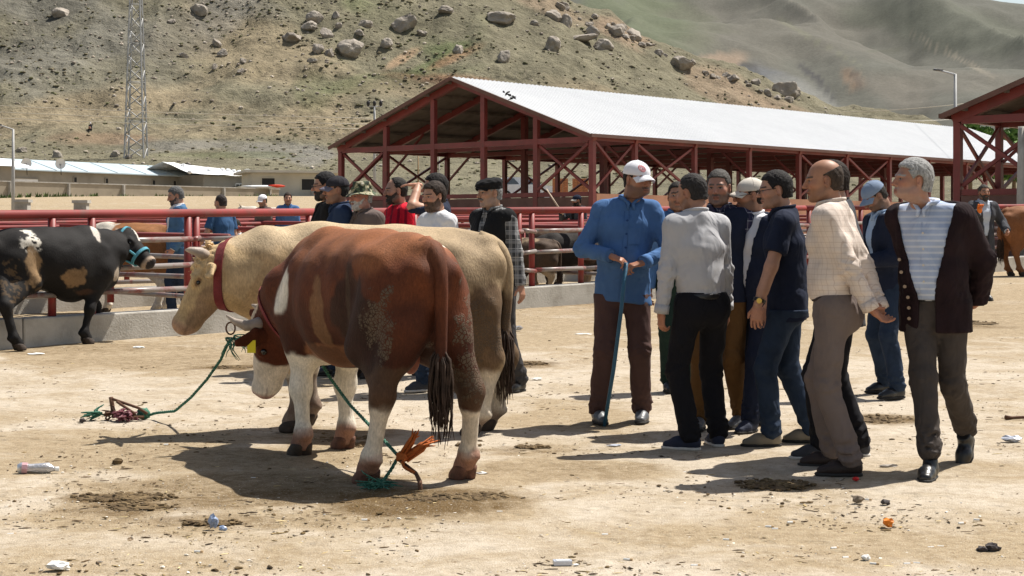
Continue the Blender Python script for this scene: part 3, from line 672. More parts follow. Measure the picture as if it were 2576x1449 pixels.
def dish(x, y, Y, s, lb):
    p = at(x, y, Y); root = thing('satellite_dish', lb, 'satellite dish', p)
    V = [(0, .12, 0)]; F = []
    for i in (1, 2, 3):
        for j in range(14): a = 6.283*j/14; V.append((s*i/3*math.cos(a), .12-.12*(i/3)**2, s*i/3*math.sin(a)))
    F += [[0, 1+(j+1) % 14, 1+j] for j in range(14)]
    for i in (0, 1): F += [[1+i*14+j, 1+i*14+(j+1) % 14, 15+i*14+(j+1) % 14, 15+i*14+j] for j in range(14)]
    npmesh('reflector', np.array(V), F, M_white, True, parent=root); tube('stand', [(0, .1, 0), (0, .25, -s-.5)], .03, M_dark, root, 6); tube('feed_arm', [(0, .1, -s*.8), (0, -s*.9, 0)], .015, M_dark, root, 5)
dish(66, 411, 142, .45, 'satellite dish on the barn roof nearest the left lamp post'); dish(152, 412, 145, .45, 'second satellite dish standing up from the blue barn roof'); dish(622, 437, 150, .45, 'satellite dish between tarp roofed house and concrete house')
# garden wall
WA, WB = at(-200, 497, 115), at(702, 500, 141)
ra, dw, Lw, nw, _ = facade('garden_wall', 'long low blockwork garden wall with pilasters below the barn', 'wall', WA, WB, 4.15, 1.05, .25, M_wall)
bm_ = beam('coping', nw*.12-dw*.1+[0, 0, 1.09], dw*(Lw+.1)+nw*.12+[0, 0, 1.09], .34, .08, M_conc, ra)
for k in range(8): beam('pilaster', dw*(2+k*5)-nw*.05, dw*(2+k*5)-nw*.05+[0, 0, 1.04], .4, .14, M_conc, ra, up=dw)
beam_k = thing('edge_kerb', 'thin white kerb line at the foot of the garden wall', 'kerb', at(-180, 506, 112)); beam('kerb_stone', (0, 0, -.3), at(800, 507, 138)-at(-180, 506, 112)+Vector((0, 0, -.3)), .3, .75, M_conc, beam_k)
Tt = MB()
for k in range(420):
    f_ = random.random(); p = np.array(at(-60+f_*760, 498+random.random()*8, 114+f_*24)); r0 = .10+.22*random.random()
    if fbm(np.array([[f_*14, 3.1, 7.7]]), 3)[0] > .47:
        for _ in range(4): a_ = random.random()*6.28; Tt.add([p+[r0*.4*math.cos(a_), r0*.4*math.sin(a_), 0], p+[-r0*.4*math.cos(a_), -r0*.4*math.sin(a_), 0], p+[r0*.8*math.sin(a_), .1, r0*(.7+random.random())]], [[0, 1, 2]])
o = Tt.build('wall_foot_grass', mat('tuft_green', (.10, .14, .04), .9)); tag(o, kind='stuff')
rt = thing('collapsed_tarp', 'white and red tarpaulin lying over the garden wall in front of the cream house', 'tarpaulin', at(655, 470, 139.5))
q = MB(); q.ball((0, 0, 0), (1.7, .6, .13), jit=.25); q.build('white_tarp', M_white, rt, True); q = MB(); q.ball((1.35, -.1, .06), (.75, .5, .12), jit=.3); q.build('red_tarp', mat('red_tarp', (.6, .05, .02), .6), rt, True)
# ================================================================== MASTS, POLES, WIRES
M_galv = mat('galvanised', (.36, .36, .355), .6, .15, 3, metal=.1)
pb = on_hill(343, 396); py_ = thing('lattice_mast', 'tall grey steel lattice power mast standing on the slope', 'pylon', (pb.x, pb.y, pb.z-.4))
Ht = 27; n_ = 19
def lw(z): return 1.05-.55*min(1, z/19)
for sx in (-1, 1):
    for sy in (-1, 1):
        q = MB(); zz = [0, 9.5, 19, Ht]; q.tube([(sx*lw(z), sy*lw(z), z) for z in zz], .095, 4); q.build('leg', M_galv, py_)
for i in range(n_):
    z0, z1 = Ht*i/n_, Ht*(i+1)/n_
    for sd in range(4):
        ca = [(-1,-1),(1,-1),(1,1),(-1,1)]; a, b = ca[sd], ca[(sd+1) % 4]
        if i % 2: a, b = b, a
        tube('cross_brace', [(a[0]*lw(z0), a[1]*lw(z0), z0), (b[0]*lw(z1), b[1]*lw(z1), z1)], .06, M_galv, py_, 4)
        if i % 3 == 0: tube('ring_bar', [(a[0]*lw(z0), a[1]*lw(z0), z0), (b[0]*lw(z0), b[1]*lw(z0), z0)], .035, M_galv, py_, 4)
for z in (22, 25): beam('cross_arm', (-3, 0, z), (3, 0, z), .15, .15, M_galv, py_)
def wire(x0, y0, Y0, x1, y1, Y1, sag, r, lb, m=None, n=14):
    a, b = at(x0, y0, Y0), at(x1, y1, Y1); pts = [a.lerp(b, i/n)-Vector((0, 0, sag*4*(i/n)*(1-i/n))) for i in range(n+1)]
    o = tube('power_line', [p-a for p in pts], r, m or M_galv, None, 5); o.location = a; tag(o, lb, 'cable', 'overhead wires')
M_wire = mat('pale_wire', (.5, .46, .38), .5)
for k, (y0, y1) in enumerate(((262, 298), (279, 313), (297, 325))): wire(-700, y0-38, 110, 935, y1, 98, .25, .022, ['uppermost of the overhead wires crossing the slope by the mast', 'middle overhead wire crossing the slope by the mast', 'lowest overhead wire crossing the slope by the mast'][k], M_wire)
wire(2130, 300, 110, 2800, 262, 60, .3, .016, 'pale wire passing behind the right street lamp towards the second shed', M_wire); wire(2050, 282, 120, 2800, 205, 80, .4, .018, 'upper pale wire over the far quarry slope', M_wire)
def pole(x, ytop, Y, r, lb, m, cat='pole', zb=None, lamp=None, name='pole'):
    t = at(x, ytop, Y); zb = ground_h(np.array(t.x), np.array(t.y)).item() if zb is None else zb
    root = thing(name, lb, cat, (t.x, t.y, zb)); Hh = t.z-zb
    tube('shaft', [(0, 0, -.2), (0, 0, Hh*.5), (0, 0, Hh)], [r, r*.85, r*.6], m, root, 10)
    if lamp:
        e = at(lamp[0], lamp[1], Y)-t
        tube('arm', [(0, 0, Hh-.02), (e.x, e.y, Hh+e.z)], r*.45, m, root, 8); q = MB(); q.ball((e.x-.12*np.sign(-e.x+1e-6)*-1, e.y, Hh+e.z-.02), (.17, .06, .03)); q.build('lamp_head', M_dark, root, True)
    return root, Hh
pole(2403, 186, 52, .075, 'grey street lamp with a single arm in front of the long shed roof', M_galv, 'street lamp', lamp=(2350, 174), name='street_lamp')
pole(33, 325, 80, .09, 'thin street lamp at the left edge with its arm out of frame', M_galv, 'street lamp', lamp=(-10, 312), name='street_lamp')
pole(2570, 318, 43, .14, 'thick pale concrete pole at the right edge', M_conc, 'pole', name='concrete_pole')
rp, Hh = pole(942, 268, 98, .1, 'power pole with three black insulators left of the shed roof', M_galv, 'power pole', zb=3.0, name='power_pole')
tube('cross_arm', [(-.42, 0, Hh), (.42, 0, Hh)], .04, M_galv, rp, 6)
for dx in (-.36, 0, .36): q = MB(); q.ball((dx, 0, Hh+.18), (.1, .1, .17)); q.build('insulator', M_dark, rp, True)
for k, (x, yt) in enumerate(((1052, 382), (1105, 392), (1345, 400), (1830, 408))): pole(x, yt, 116+k, .07, ['rusty post seen through the left bays of the long shed', 'thin post right of the rusty one behind the shed', 'grey post seen through the middle of the shed', 'post seen between the men through the shed'][k], mat('rusty_post%d' % k, (.25, .17, .09) if k == 0 else (.3, .28, .25), .8), zb=3.0, name='utility_post')
M_bird = mat('crow', (.012, .012, .014), .6)
for k, (x, y, fl) in enumerate(((1281, 239, 0), (1293, 245, 0), (1274, 236, 1), (1288, 247, 0))):
    p = Vector((2.82, 60, 0))+D2*4.2; Y = 61.9-k*.1; p = at(x, y, Y); b_ = thing('crow', ['black crow on the verge of the white roof', 'second crow perched right along the roof edge', 'crow landing with wings raised over the roof edge', 'small crow lowest on the roof edge'][k], 'bird', p, rz=k); b_.scale = (.5, .5, .5)
    q = MB(); q.ball((0, 0, 0), (.17, .075, .08), roty(.5)); q.ball((-.15, 0, .1), .05); q.tube([(.1, 0, -.05), (.28, 0, -.12)], [.04, .02], 6); q.build('body', M_bird, b_, True)
    for s_ in (-1, 1):
        q = MB(); q.ball((.03, s_*(.09 if not fl else .2), .03 if not fl else .14), (.12, .1 if fl else .03, .06), rotx(s_*.7)); q.build('wing', M_bird, b_, True)
# ================================================================== CAR, BRICKS, TREES
def car(x, y, Y, rz, lb):
    p = at(x, y, Y); g = p.z; root = thing('parked_car', lb, 'car', (p.x, p.y, g), rz)
    Mb = mat('silver_paint', (.55, .57, .6), .3, .05, metal=.2)
    q = MB(); prof = [(-2.05,.35),(-2.1,.75),(-1.7,.92),(-.9,.98),(.9,.98),(1.75,.9),(2.1,.65),(2.05,.32)]
    def loft(prof, w0, w1, zt): return [(x_, s*(w0+(w1-w0)*max(0, (z-.3)/(zt-.3))), z) for s in (-1, 1) for (x_, z) in prof]
    n = len(prof); V = loft(prof, .82, .8, 1); q.add(V, [list(range(n))[::-1], [n+i for i in range(n)]]+[[i, (i+1) % n, n+(i+1) % n, n+i] for i in range(n)]); q.build('body', Mb, root)
    pr = [(-1.75,.95),(-1.1,1.42),(.3,1.45),(1.05,.97)]; n = 4; q = MB(); V = loft(pr, .78, .62, 1.45); q.add(V, [[3,2,1,0],[4,5,6,7]]+[[i, (i+1) % n, n+(i+1) % n, n+i] for i in range(n)]); q.build('cabin', Mb, root)
    for s in (-1, 1):
        for xs in ((-1.45, -.45), (-.38, .72)):
            q = MB(); q.add([(xs[0]+.05, s*.79, 1.0), (xs[1], s*.79, 1.0), (xs[1]-.32, s*.67, 1.36), (xs[0]+.4, s*.67, 1.36)], [[0,1,2,3]]); q.build('side_window', M_glass, root)
        for xx in (-1.3, 1.3):
            q = MB(); q.tube([(xx, s*.62, .31), (xx, s*.84, .31)], .31, 16); w_ = q.build('wheel', M_dark, root); q = MB(); q.tube([(xx, s*.8, .31), (xx, s*.855, .31)], .18, 12); q.build('rim', Mb, w_)
        q = MB(); q.ball((2.0, s*.6, .7), (.1, .16, .08)); q.build('headlight', M_white, root, True)
    q = MB(); q.add([(1.12, -.66, .985), (1.12, .66, .985), (.4, .58, 1.4), (.4, -.58, 1.4)], [[0,1,2,3]]); q.build('windscreen', M_glass, root)
car(1313, 506, 104, .35, 'silver hatchback car seen through the bays of the long shed')
bk = thing('brick_stack', 'two small stacks of orange bricks beyond the shed', 'bricks', at(1440, 486, 98)); Mbk = mat('orange_brick', (.42, .17, .08), .9); bme = None
for ix in range(6):
    for iz in range(6):
        if bme is None: q = MB(); q.box((0, 0, 0), (.28, .5, .13)); b_ = q.build('brick', Mbk, bk); bme = b_.data
        else: b_ = link('brick', bme, bk)
        b_.location = (-1.0+ix*.3+(.25 if ix > 2 else 0), .03*math.sin(ix+iz), .07+iz*.14)
M_leaf = attr_mat('poplar_leaf', .7, 5, .2, .05, .3, 3); M_bark = mat('bark', (.16, .12, .08), .9)
_leafme = []
def tree(x, y, Y, h_, w_, lb, i):
    p = at(x, y, Y); root = thing('poplar_tree', lb, 'tree', p, group='poplars behind the second shed')
    if len(_leafme) < 3:
        r = np.random.RandomState(40+i); n = 1600; z = r.rand(n)**.8; ang = r.rand(n)*6.28; rad = np.sqrt(r.rand(n))*np.sin(np.clip(z*.92+.08, 0, 1)*math.pi)**.6
        c = np.stack([rad*np.cos(ang), rad*np.sin(ang), z], 1); keep = fbm(c*np.array([3, 3, 9.])+i*5, 3) > .44; c = c[keep]; n = len(c)
        u = r.randn(n, 3); u /= np.linalg.norm(u, axis=1)[:, None]; v = np.cross(u, r.randn(n, 3)); v /= np.linalg.norm(v, axis=1)[:, None]
        S = np.array([w_/2, w_/2, h_]); B = c*S; s = .32
        V = np.stack([B-u*s, B+v*s*.6, B+u*s, B-v*s*.6], 1).reshape(-1, 3); F = np.arange(n*4).reshape(-1, 4)
        cc = np.repeat(np.array([.10, .17, .045])*(.6+.9*r.rand(n, 1)), 4, 0); o = npmesh('crown', V, F, M_leaf, False, cc, parent=root); _leafme.append(o.data)
    else: o = link('crown', _leafme[i % 3], root)
    o.location = (0, 0, 1.0); tube('trunk', [(0, 0, -.5), (.05, 0, h_*.5), (0, 0, h_*.9)], [.2, .12, .04], M_bark, root, 7)
for i, (x, yt, h_) in enumerate(((2440, 462, 8.5), (2478, 466, 8), (2520, 472, 8), (2550, 472, 8), (2582, 474, 8.5), (2615, 474, 8))): tree(x, yt+10, 138+i*2, h_*.5, 4.2, ['leftmost green poplar seen through the left bay of the second shed', 'second poplar from the left behind the second shed', 'third poplar from the left in the row behind the second shed', 'fourth poplar, just left of the concrete pole at the right edge', 'fifth poplar, hidden behind the concrete pole at the right edge', 'last poplar of the row, outside the right edge'][i], i)
# ================================================================== CATTLE
def hide_mat(name, fine=.28):
    m, n, b, l = _new(name); b.inputs['Roughness'].default_value = .72; b.inputs['Specular IOR Level'].default_value = .16
    b.inputs['Sheen Weight'].default_value = .02; b.inputs['Sheen Roughness'].default_value = .4
    a = n.nodes.new('ShaderNodeAttribute'); a.attribute_name = 'Col'
    t = n.nodes.new('ShaderNodeTexCoord'); co = t.outputs['Object']
    hair = noise(n, l, 95, 3, .7, scaled(n, l, co, (1, 1, .35))); big = noise(n, l, 5, 6, .7, co, .4)
    c = mixc(n, l, 1, a.outputs['Color'], ramp(n, l, hair, [(.25, 1-fine), (.75, 1+fine)]), 'MULTIPLY')
    c = mixc(n, l, 1, c, ramp(n, l, big, [(.28, .68), (.72, 1.24)]), 'MULTIPLY')
    # dried cracked mud plates where the attribute's alpha says the animal lay down
    vo = n.nodes.new('ShaderNodeTexVoronoi'); vo.feature = 'DISTANCE_TO_EDGE'; vo.inputs['Scale'].default_value = 46; l.new(co, vo.inputs['Vector'])
    plate = ramp(n, l, vo.outputs['Distance'], [(.05, 0.0), (.12, 1.0)])
    mk = n.nodes.new('ShaderNodeMath'); mk.operation = 'MULTIPLY_ADD'; l.new(noise(n, l, 13, 4, .7, co), mk.inputs[0]); mk.inputs[1].default_value = 1.3
    sb = n.nodes.new('ShaderNodeMath'); sb.operation = 'SUBTRACT'; l.new(a.outputs['Alpha'], sb.inputs[0]); sb.inputs[1].default_value = .70; l.new(sb.outputs[0], mk.inputs[2])
    msk = ramp(n, l, mk.outputs[0], [(.26, 0.0), (.36, 1.0)])
    mm = n.nodes.new('ShaderNodeMath'); mm.operation = 'MULTIPLY'; l.new(msk, mm.inputs[0]); l.new(plate, mm.inputs[1])
    c = mixc(n, l, mm.outputs[0], c, (.105, .076, .052))
    l.new(c, b.inputs['Base Color'])
    h1 = n.nodes.new('ShaderNodeMath'); h1.operation = 'MULTIPLY_ADD'; l.new(mm.outputs[0], h1.inputs[0]); h1.inputs[1].default_value = 1.6; l.new(hair, h1.inputs[2])
    bump(n, l, b, h1.outputs[0], .5, .008)
    return m
M_hide = hide_mat('hide'); M_hoof = mat('hoof_horn', (.045, .032, .024), .7, .4, 30, 60, .4); M_hoofp = mat('hoof_pale', (.13, .06, .04), .75, .5, 22, 60, .4, c2=(.05,.028,.018))
M_horn = mat('horn', (.36, .30, .25), .5, .3, 12, 80, .2); M_eye = mat('wet_eye', (.008, .006, .005), .12, .1, spec=.7)
M_tail = mat('tail_hair', (.045, .028, .02), .9, .5, 20, 200, .4); M_tag = mat('yellow_tag', (.75, .62, .02), .5, .05)
M_collar = mat('red_collar', (.18, .028, .03), .75, .25, 20, 200, .5); M_halter = mat('blue_halter', (.10, .34, .44), .8, .15, 30, 300, .5)
M_skinp = mat('pink_skin', (.32, .12, .085), .6, .3, 14, 90, .3)
def soft(P, c, r, amp=.5, sc=6, seed=0, e=.12):
    q = np.sqrt(sum(((P[:, i]-c[i])/r[i])**2 for i in range(3)))+(fbm(P*sc+seed, 4)-.5)*amp*2
    return 1-sst(1-e, 1+e, q)
def mixv(c, col, k): return c*(1-k[:, None])+np.array(col)*k[:, None]
def bovine(label, org, rz, feet, poll, nose, fnorm, coat, S=1., girth=1., horn=None, ear=(1, 1), hoofm=None, h=.013, tail=True, lift=None, hump=0, curl=None, cat='bull', group=None, name='bull', tag_ear=(), tail_mat=None, tail_pts=None, belly=0., scrot=False, hk=1., neckr=(.125, .165, .165, .25), earn=0., ears=1., flare=.4, earlat=1., nbn=-.12, eyes=True, bshift=0.):
    """feet: HL, HR, FL, FR local (x, y); poll/nose local points"""
    root = thing(name, label, cat, org, rz, group)
    hx = (feet[0][0]+feet[1][0])/2; fx = (feet[2][0]+feet[3][0])/2; G = girth
    def q(x, y, z): return (x*S, y*S, z*S)
    hx = hx/S+bshift; fx /= S
    y = (0, 1, 0)
    pr = []
    E = lambda a, b, ra, rb, k: pr.append(('ecap', q(*a), q(*b), (ra[0]*S*G, ra[1]*S), (rb[0]*S*G, rb[1]*S), y, k*S))
    # trunk: croup, loin, barrel, chest
    E((hx-.20, 0, 1.10), (hx+.04, 0, 1.085), (.17, .20), (.27, .27), 0); E((hx+.04, 0, 1.085), (hx+.42, 0, 1.05), (.27, .275), (.325, .325), .14)
    E((hx+.42, 0, 1.05), (hx+.80, 0, .985-belly), (.325, .325), (.355, .365+belly), .16); E((hx+.80, 0, .985-belly), (fx-.10, 0, .985), (.355, .365+belly), (.30, .385), .16)
    E((fx-.10, 0, .985), (fx+.10, 0, 1.0), (.30, .385), (.225, .345), .08)
    pr.append(('ecap', q(fx+.02, 0, .74), q(fx+.20, 0, .80), (.14*S, .13*S), (.09*S, .12*S), y, .1*S))       # brisket
    pr.append(('cap', q(hx-.22, 0, 1.30), q(fx-.1, 0, 1.325+hump*.3), .045*S, .06*S, .14*S))                     # spine line
    pr.append(('cap', q(fx-.16, 0, 1.30+hump*.5), q(fx+.05, 0, 1.285+hump), .085*S, .075*S, .14*S))                # withers
    for s in (1, -1):
        pr.append(('ell', q(hx+.10, s*.235*G, 1.235), (.15*S, .075*S, .07*S), None, .14*S))                       # hook bone
        pr.append(('ell', q(hx-.26, s*.12*G, 1.17), (.08*S, .06*S, .07*S), None, .08*S))                          # pin bone
        pr.append(('ell', q(fx-.06, s*.215*G, .98), (.17*S, .085*S, .27*S), roty(-.25), .09*S))                   # shoulder
        pr.append(('ell', q(hx-.09, s*.17*G, .93), (.21*S, .125*S, .30*S), None, .1*S))                           # round
    P = lambda v: np.array(v, float)
    for i, (s, f) in enumerate(((1, feet[0]), (-1, feet[1]))):
        f = P([f[0]/S, f[1]/S, f[2]/S if len(f) > 2 else 0]); z0 = f[2]
        fet = f+P([-.055, 0, .15]); hock = P([f[0]-.135, f[1]*.9+s*.0, .50+z0*.7]); sti = P([hx+.17, s*.235*G, .76]); hip = P([hx-.02, s*.17*G, 1.02])
        pr.append(('cap', q(*hip), q(*sti), .18*S, .135*S, .08*S)); pr.append(('ecap', q(*(sti+P([-.06, -s*.01, .02]))), q(*hock), (.105*S, .15*S), (.05*S, .075*S), y, .06*S))
        pr.append(('cap', q(hx-.20, s*.15*G, .86), q(*(hock+P([-.015, 0, .05]))), .12*S, .045*S, .09*S))
        pr.append(('cap', q(*hock), q(*(hock+P([.02, 0, -.06]))), .066*S, .06*S, .05*S)); pr.append(('ecap', q(*hock), q(*fet), (.047*S, .062*S), (.043*S, .05*S), y, .04*S))
        pr.append(('cap', q(*fet), q(*(f+P([.0, 0, .075]))), .062*S, .052*S, .04*S)); pr.append(('cap', q(*(f+P([0, 0, .085]))), q(*(f+P([.01, 0, .06]))), .056*S, .06*S, .03*S))
        pr.append(('cap', q(*(fet+P([-.055, .025, -.01]))), q(*(fet+P([-.055, -.025, -.01]))), .02*S, .02*S, .02*S))
    for i, (s, f) in enumerate(((1, feet[2]), (-1, feet[3]))):
        f = P([f[0]/S, f[1]/S, f[2]/S if len(f) > 2 else 0]); z0 = f[2]
        fet = f+P([-.035, 0, .145]); kn = P([f[0]*.75+fx*.25-.01, f[1]*.97, .425+z0*.6]); el = P([fx-.08, s*.19*G, .70])
        if lift == i: kn = P([fx+.10, f[1], .47]); fet = f+P([.03, 0, .12])
        pr.append(('cap', q(fx+.02, s*.18*G, .88), q(*el), .15*S, .115*S, .09*S)); pr.append(('ecap', q(*(el+P([.02, 0, .03]))), q(*kn), (.09*S, .12*S), (.056*S, .062*S), y, .06*S))
        pr.append(('ell', q(*kn), (.066*S, .064*S, .075*S), None, .05*S)); pr.append(('cap', q(*kn), q(*fet), .05*S, .044*S, .04*S))
        pr.append(('cap', q(*fet), q(*(f+P([.0, 0, .075]))), .06*S, .052*S, .04*S)); pr.append(('cap', q(*(f+P([0, 0, .085]))), q(*(f+P([.01, 0, .06]))), .056*S, .06*S, .03*S))
        pr.append(('cap', q(*(fet+P([-.05, .025, -.01]))), q(*(fet+P([-.05, -.025, -.01]))), .018*S, .018*S, .02*S))
    # head frame
    poll = P(poll); nose = P(nose); a = nose-poll; Lh = np.linalg.norm(a); a /= Lh; n = P(fnorm); n = n-a*(a@n); n /= np.linalg.norm(n); lft = np.cross(n, a); M = np.stack([a, lft, n], 1); k = Lh/.52*hk
    hp = lambda x, y_, z: tuple(poll+k*(M@P([x, y_, z])))
    nb = P(hp(.03, 0, nbn)); sh = P(q(fx+.06, 0, 1.02)); mid = (nb+sh)/2+P([0, 0, .04*S])
    pr.append(('ecap', tuple(sh), tuple(mid), (.215*S*G, .33*S), (neckr[2]*S, neckr[3]*S), y, .12*S)); pr.append(('ecap', tuple(mid), tuple(nb), (neckr[2]*S, neckr[3]*S), (neckr[0]*k, neckr[1]*k), tuple(lft) if abs(lft[1]) > .5 else y, .10*S))
    el = lambda c, r, kk: pr.append(('ell', hp(*c), tuple(x*k for x in r), M, kk*k))
    ec = lambda c1, c2, r1, r2, kk: pr.append(('ecap', hp(*c1), hp(*c2), tuple(x*k for x in r1), tuple(x*k for x in r2), tuple(lft), kk*k))
    el((.05, 0, -.04), (.12, .118, .095), .05); ec((.05, 0, -.07), (.30, 0, -.095), (.115, .12), (.082, .098), .04); ec((.28, 0, -.092), (.44, 0, -.085), (.082, .092), (.072, .075), .03)
    el((.465, 0, -.085), (.06, .085, .075), .03); ec((.13, 0, -.19), (.40, 0, -.14), (.06, .055), (.045, .04), .06); el((.42, 0, -.15), (.05, .05, .03), .03)
    for s in (1, -1): el((.15, s*.07, -.14), (.10, .048, .10), .04); el((.165, s*.095, -.03), (.05, .032, .035), .03)
    sub = [('ell', hp(.515, s*.042, -.055), (.022*k, .016*k, .018*k), M, .015*k) for s in (1, -1)]
    sub += [('ell', hp(.175, s*.128, -.05), (.028*k, .022*k, .02*k), M, .015*k) for s in (1, -1)]
    wr = Waves(.0017*S, .25, 8, 3); wr2 = None
    if curl is not None:
        w3 = Waves(.016*k, .055, 9, 5)
        def wr2(Pt): kk = np.exp(-np.sum(((Pt-np.array(hp(.04, 0, .02)))/(k*.14))**2, 1)); return wr(Pt)+w3(Pt)*kk
    V, F = implicit(pr, h, 0, lambda Pt: .045*S-Pt[:, 2], wr2 or wr, sub)
    hv = ((V-poll)@M)/k
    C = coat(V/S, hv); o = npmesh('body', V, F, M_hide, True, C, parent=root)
    # parts
    hm = hoofm or [M_hoof]*4
    for i, f in enumerate(feet):
        z = f[2] if len(f) > 2 else 0
        hpr = [('ecap', (-.02, s*.03, .075), (.03, s*.034, .01), (.036, .046), (.045, .062), y, .0) for s in (1, -1)]
        Vh, Fh = implicit(hpr, .011, 0, lambda Pt: np.maximum(-Pt[:, 2], Pt[:, 2]-.085), None)
        Rt = roty(-.9) if lift == i-2 else np.eye(3)
        npmesh('hoof', (Vh*S)@Rt.T+P([f[0], f[1], z]), Fh, hm[i], True, parent=root)
    for s in (1, -1):
        mb = MB(); mb.ball(hp(.175, s*.106, -.05), (.022 if eyes else .015)*k, nu=12, nv=8); mb.build('eye', M_eye, root, True)
        er = [('ecap', hp(.045, s*.10, -.07), hp(.075, s*.20*ears**.5*earlat, -.10+earn), (.030*k, .035*k), (.052*k*ears, .022*k), tuple(a), .0), ('ecap', hp(.075, s*.20*ears**.5*earlat, -.10+earn), hp(.10, s*(.20+.085*ears)*ears**.4*earlat, -.135+earn*2.2), (.052*k*ears, .02*k), (.02*k*ears, .010*k), tuple(a), .02)]
        Ve, Fe = implicit(er, .008, 0, None, None, [('ecap', hp(.07, s*.17, -.068), hp(.085, s*.24, -.09), (.034*k, .02*k), (.025*k, .012*k), tuple(a), .006)])
        ce = coat(Ve/S, ((Ve-poll)@M)/k); eo = npmesh('ear', Ve, Fe, M_hide, True, ce, parent=root)
        if s in tag_ear:
            mb = MB(); c = P(hp(.085, s*(.20*ears**.5*earlat+.028), -.11+earn*1.25)); mb.beam(c, c-P([0, 0, .075*k]), .05*k, .008, up=tuple(M[:, 1]*s)); mb.build('ear_tag', M_tag, eo)
        if horn:
            pts = [hp(*[p[0], s*p[1], p[2]]) for p in horn['pts']]; hs_ = horn.get('right', 1.) if s < 0 else 1.; pts = [tuple(P(pts[0])+(P(p_)-P(pts[0]))*hs_) for p_ in pts]; tube('horn', pts, [r*k for r in horn['r']], M_horn, root, 12)
    if tail:
        tp = tail_pts or [(hx-.16, 0, 1.33), (hx-.29, 0, 1.29), (hx-.345, 0, 1.16), (hx-.35, 0, .95), (hx-.345, 0, .75), (hx-.34, 0, .62)]
        pts = [np.array(q(*p)) for p in tp]; T = MB(); 
        fine = [pts[0]]
        for i in range(len(pts)-1):
            for j in (1, 2, 3): fine.append(pts[i]+(pts[i+1]-pts[i])*j/3)
        for _ in range(2): fine = [fine[0]]+[(fine[i-1]+2*fine[i]+fine[i+1])/4 for i in range(1, len(fine)-1)]+[fine[-1]]
        rr = np.interp(np.linspace(0, 1, len(fine)), [0, .2, .6, 1], [.06*S, .05*S, .036*S, .032*S]); T.tube(fine, list(rr), 10); Vt = np.array(T.v)
        npmesh('tail', Vt, T.f, M_hide, True, coat(Vt/S, ((Vt-poll)@M)/k), parent=root)
        r = np.random.RandomState(5); T = MB(); e0 = fine[-3]
        for i in range(84):
            an = r.rand()*6.28; rd = .036*S*math.sqrt(r.rand()); L = (.26+.26*r.rand())*S; b0 = e0+np.array([math.cos(an)*rd*.5, math.sin(an)*rd*.5, .06*S*r.rand()]); ps = [b0]
            for j in range(1, 7):
                t = j/6; ps.append(b0+np.array([math.cos(an)*rd*(1+flare*math.sin(t*2.6))+.012*math.sin(j*1.1+i)*t, math.sin(an)*rd*(1+flare*math.sin(t*2.6))+.012*math.cos(j*1.3+i*2)*t, -L*t]))
            T.tube(ps, [.006*S, .0068*S, .0065*S, .006*S, .005*S, .004*S, .0015*S], 4)
        T.build('tail_switch', tail_mat or M_tail, root, True)
    if scrot:
        sp = [('ell', q(hx+.09, .035, .70), (.06*S, .055*S, .10*S), None, .02), ('ell', q(hx+.09, -.035, .69), (.06*S, .055*S, .105*S), None, .03), ('cap', q(hx+.09, 0, .86), q(hx+.09, 0, .74), .05*S, .06*S, .04)]
        Vs, Fs = implicit(sp, .012, 0); npmesh('scrotum', Vs, Fs, M_skinp, True, parent=root)
    return root, dict(V=V, F=F, hp=hp, M=M, k=k, S=S, n=n, a=a, l=lft, nb=nb)
def frame_from_feet(px):
    """pixel hooves -> world origin, heading and local positions (HL, HR, FL, FR)"""
    w_ = [gp(*p) for p in px]; hm = (w_[0]+w_[1])/2; fm = (w_[2]+w_[3])/2; c = (hm+fm)/2; d = fm-hm; rz = math.atan2(d.y, d.x)
    ca, sa = math.cos(-rz), math.sin(-rz); loc = lambda p: (ca*(p.x-c.x)-sa*(p.y-c.y), sa*(p.x-c.x)+ca*(p.y-c.y), p.z-c.z)
    return c, rz, [loc(p) for p in w_], loc
def band(name, ctr, ax, up, rx, ry, w_, th, matl, root, seg=32, wob=0):
    """closed strap round a neck: ring in the plane across ax"""
    ax = np.array(ax, float); ax /= np.linalg.norm(ax); up = np.array(up, float); up -= ax*(ax@up); up /= np.linalg.norm(up); sd = np.cross(ax, up); V = []; F = []
    for i in range(seg):
        t = 2*math.pi*i/seg
        for (dr, dw) in ((0, -1), (th, -1), (th, 1), (0, 1)): V.append(np.array(ctr)+sd*(rx+dr)*math.cos(t)+up*(ry+dr)*math.sin(t)+ax*dw*w_/2)
    for i in range(seg):
        j = (i+1) % seg
        for c in range(4): e = (c+1) % 4; F.append([i*4+c, j*4+c, j*4+e, i*4+e])
    return npmesh(name, np.array(V), F, matl, False, parent=root)

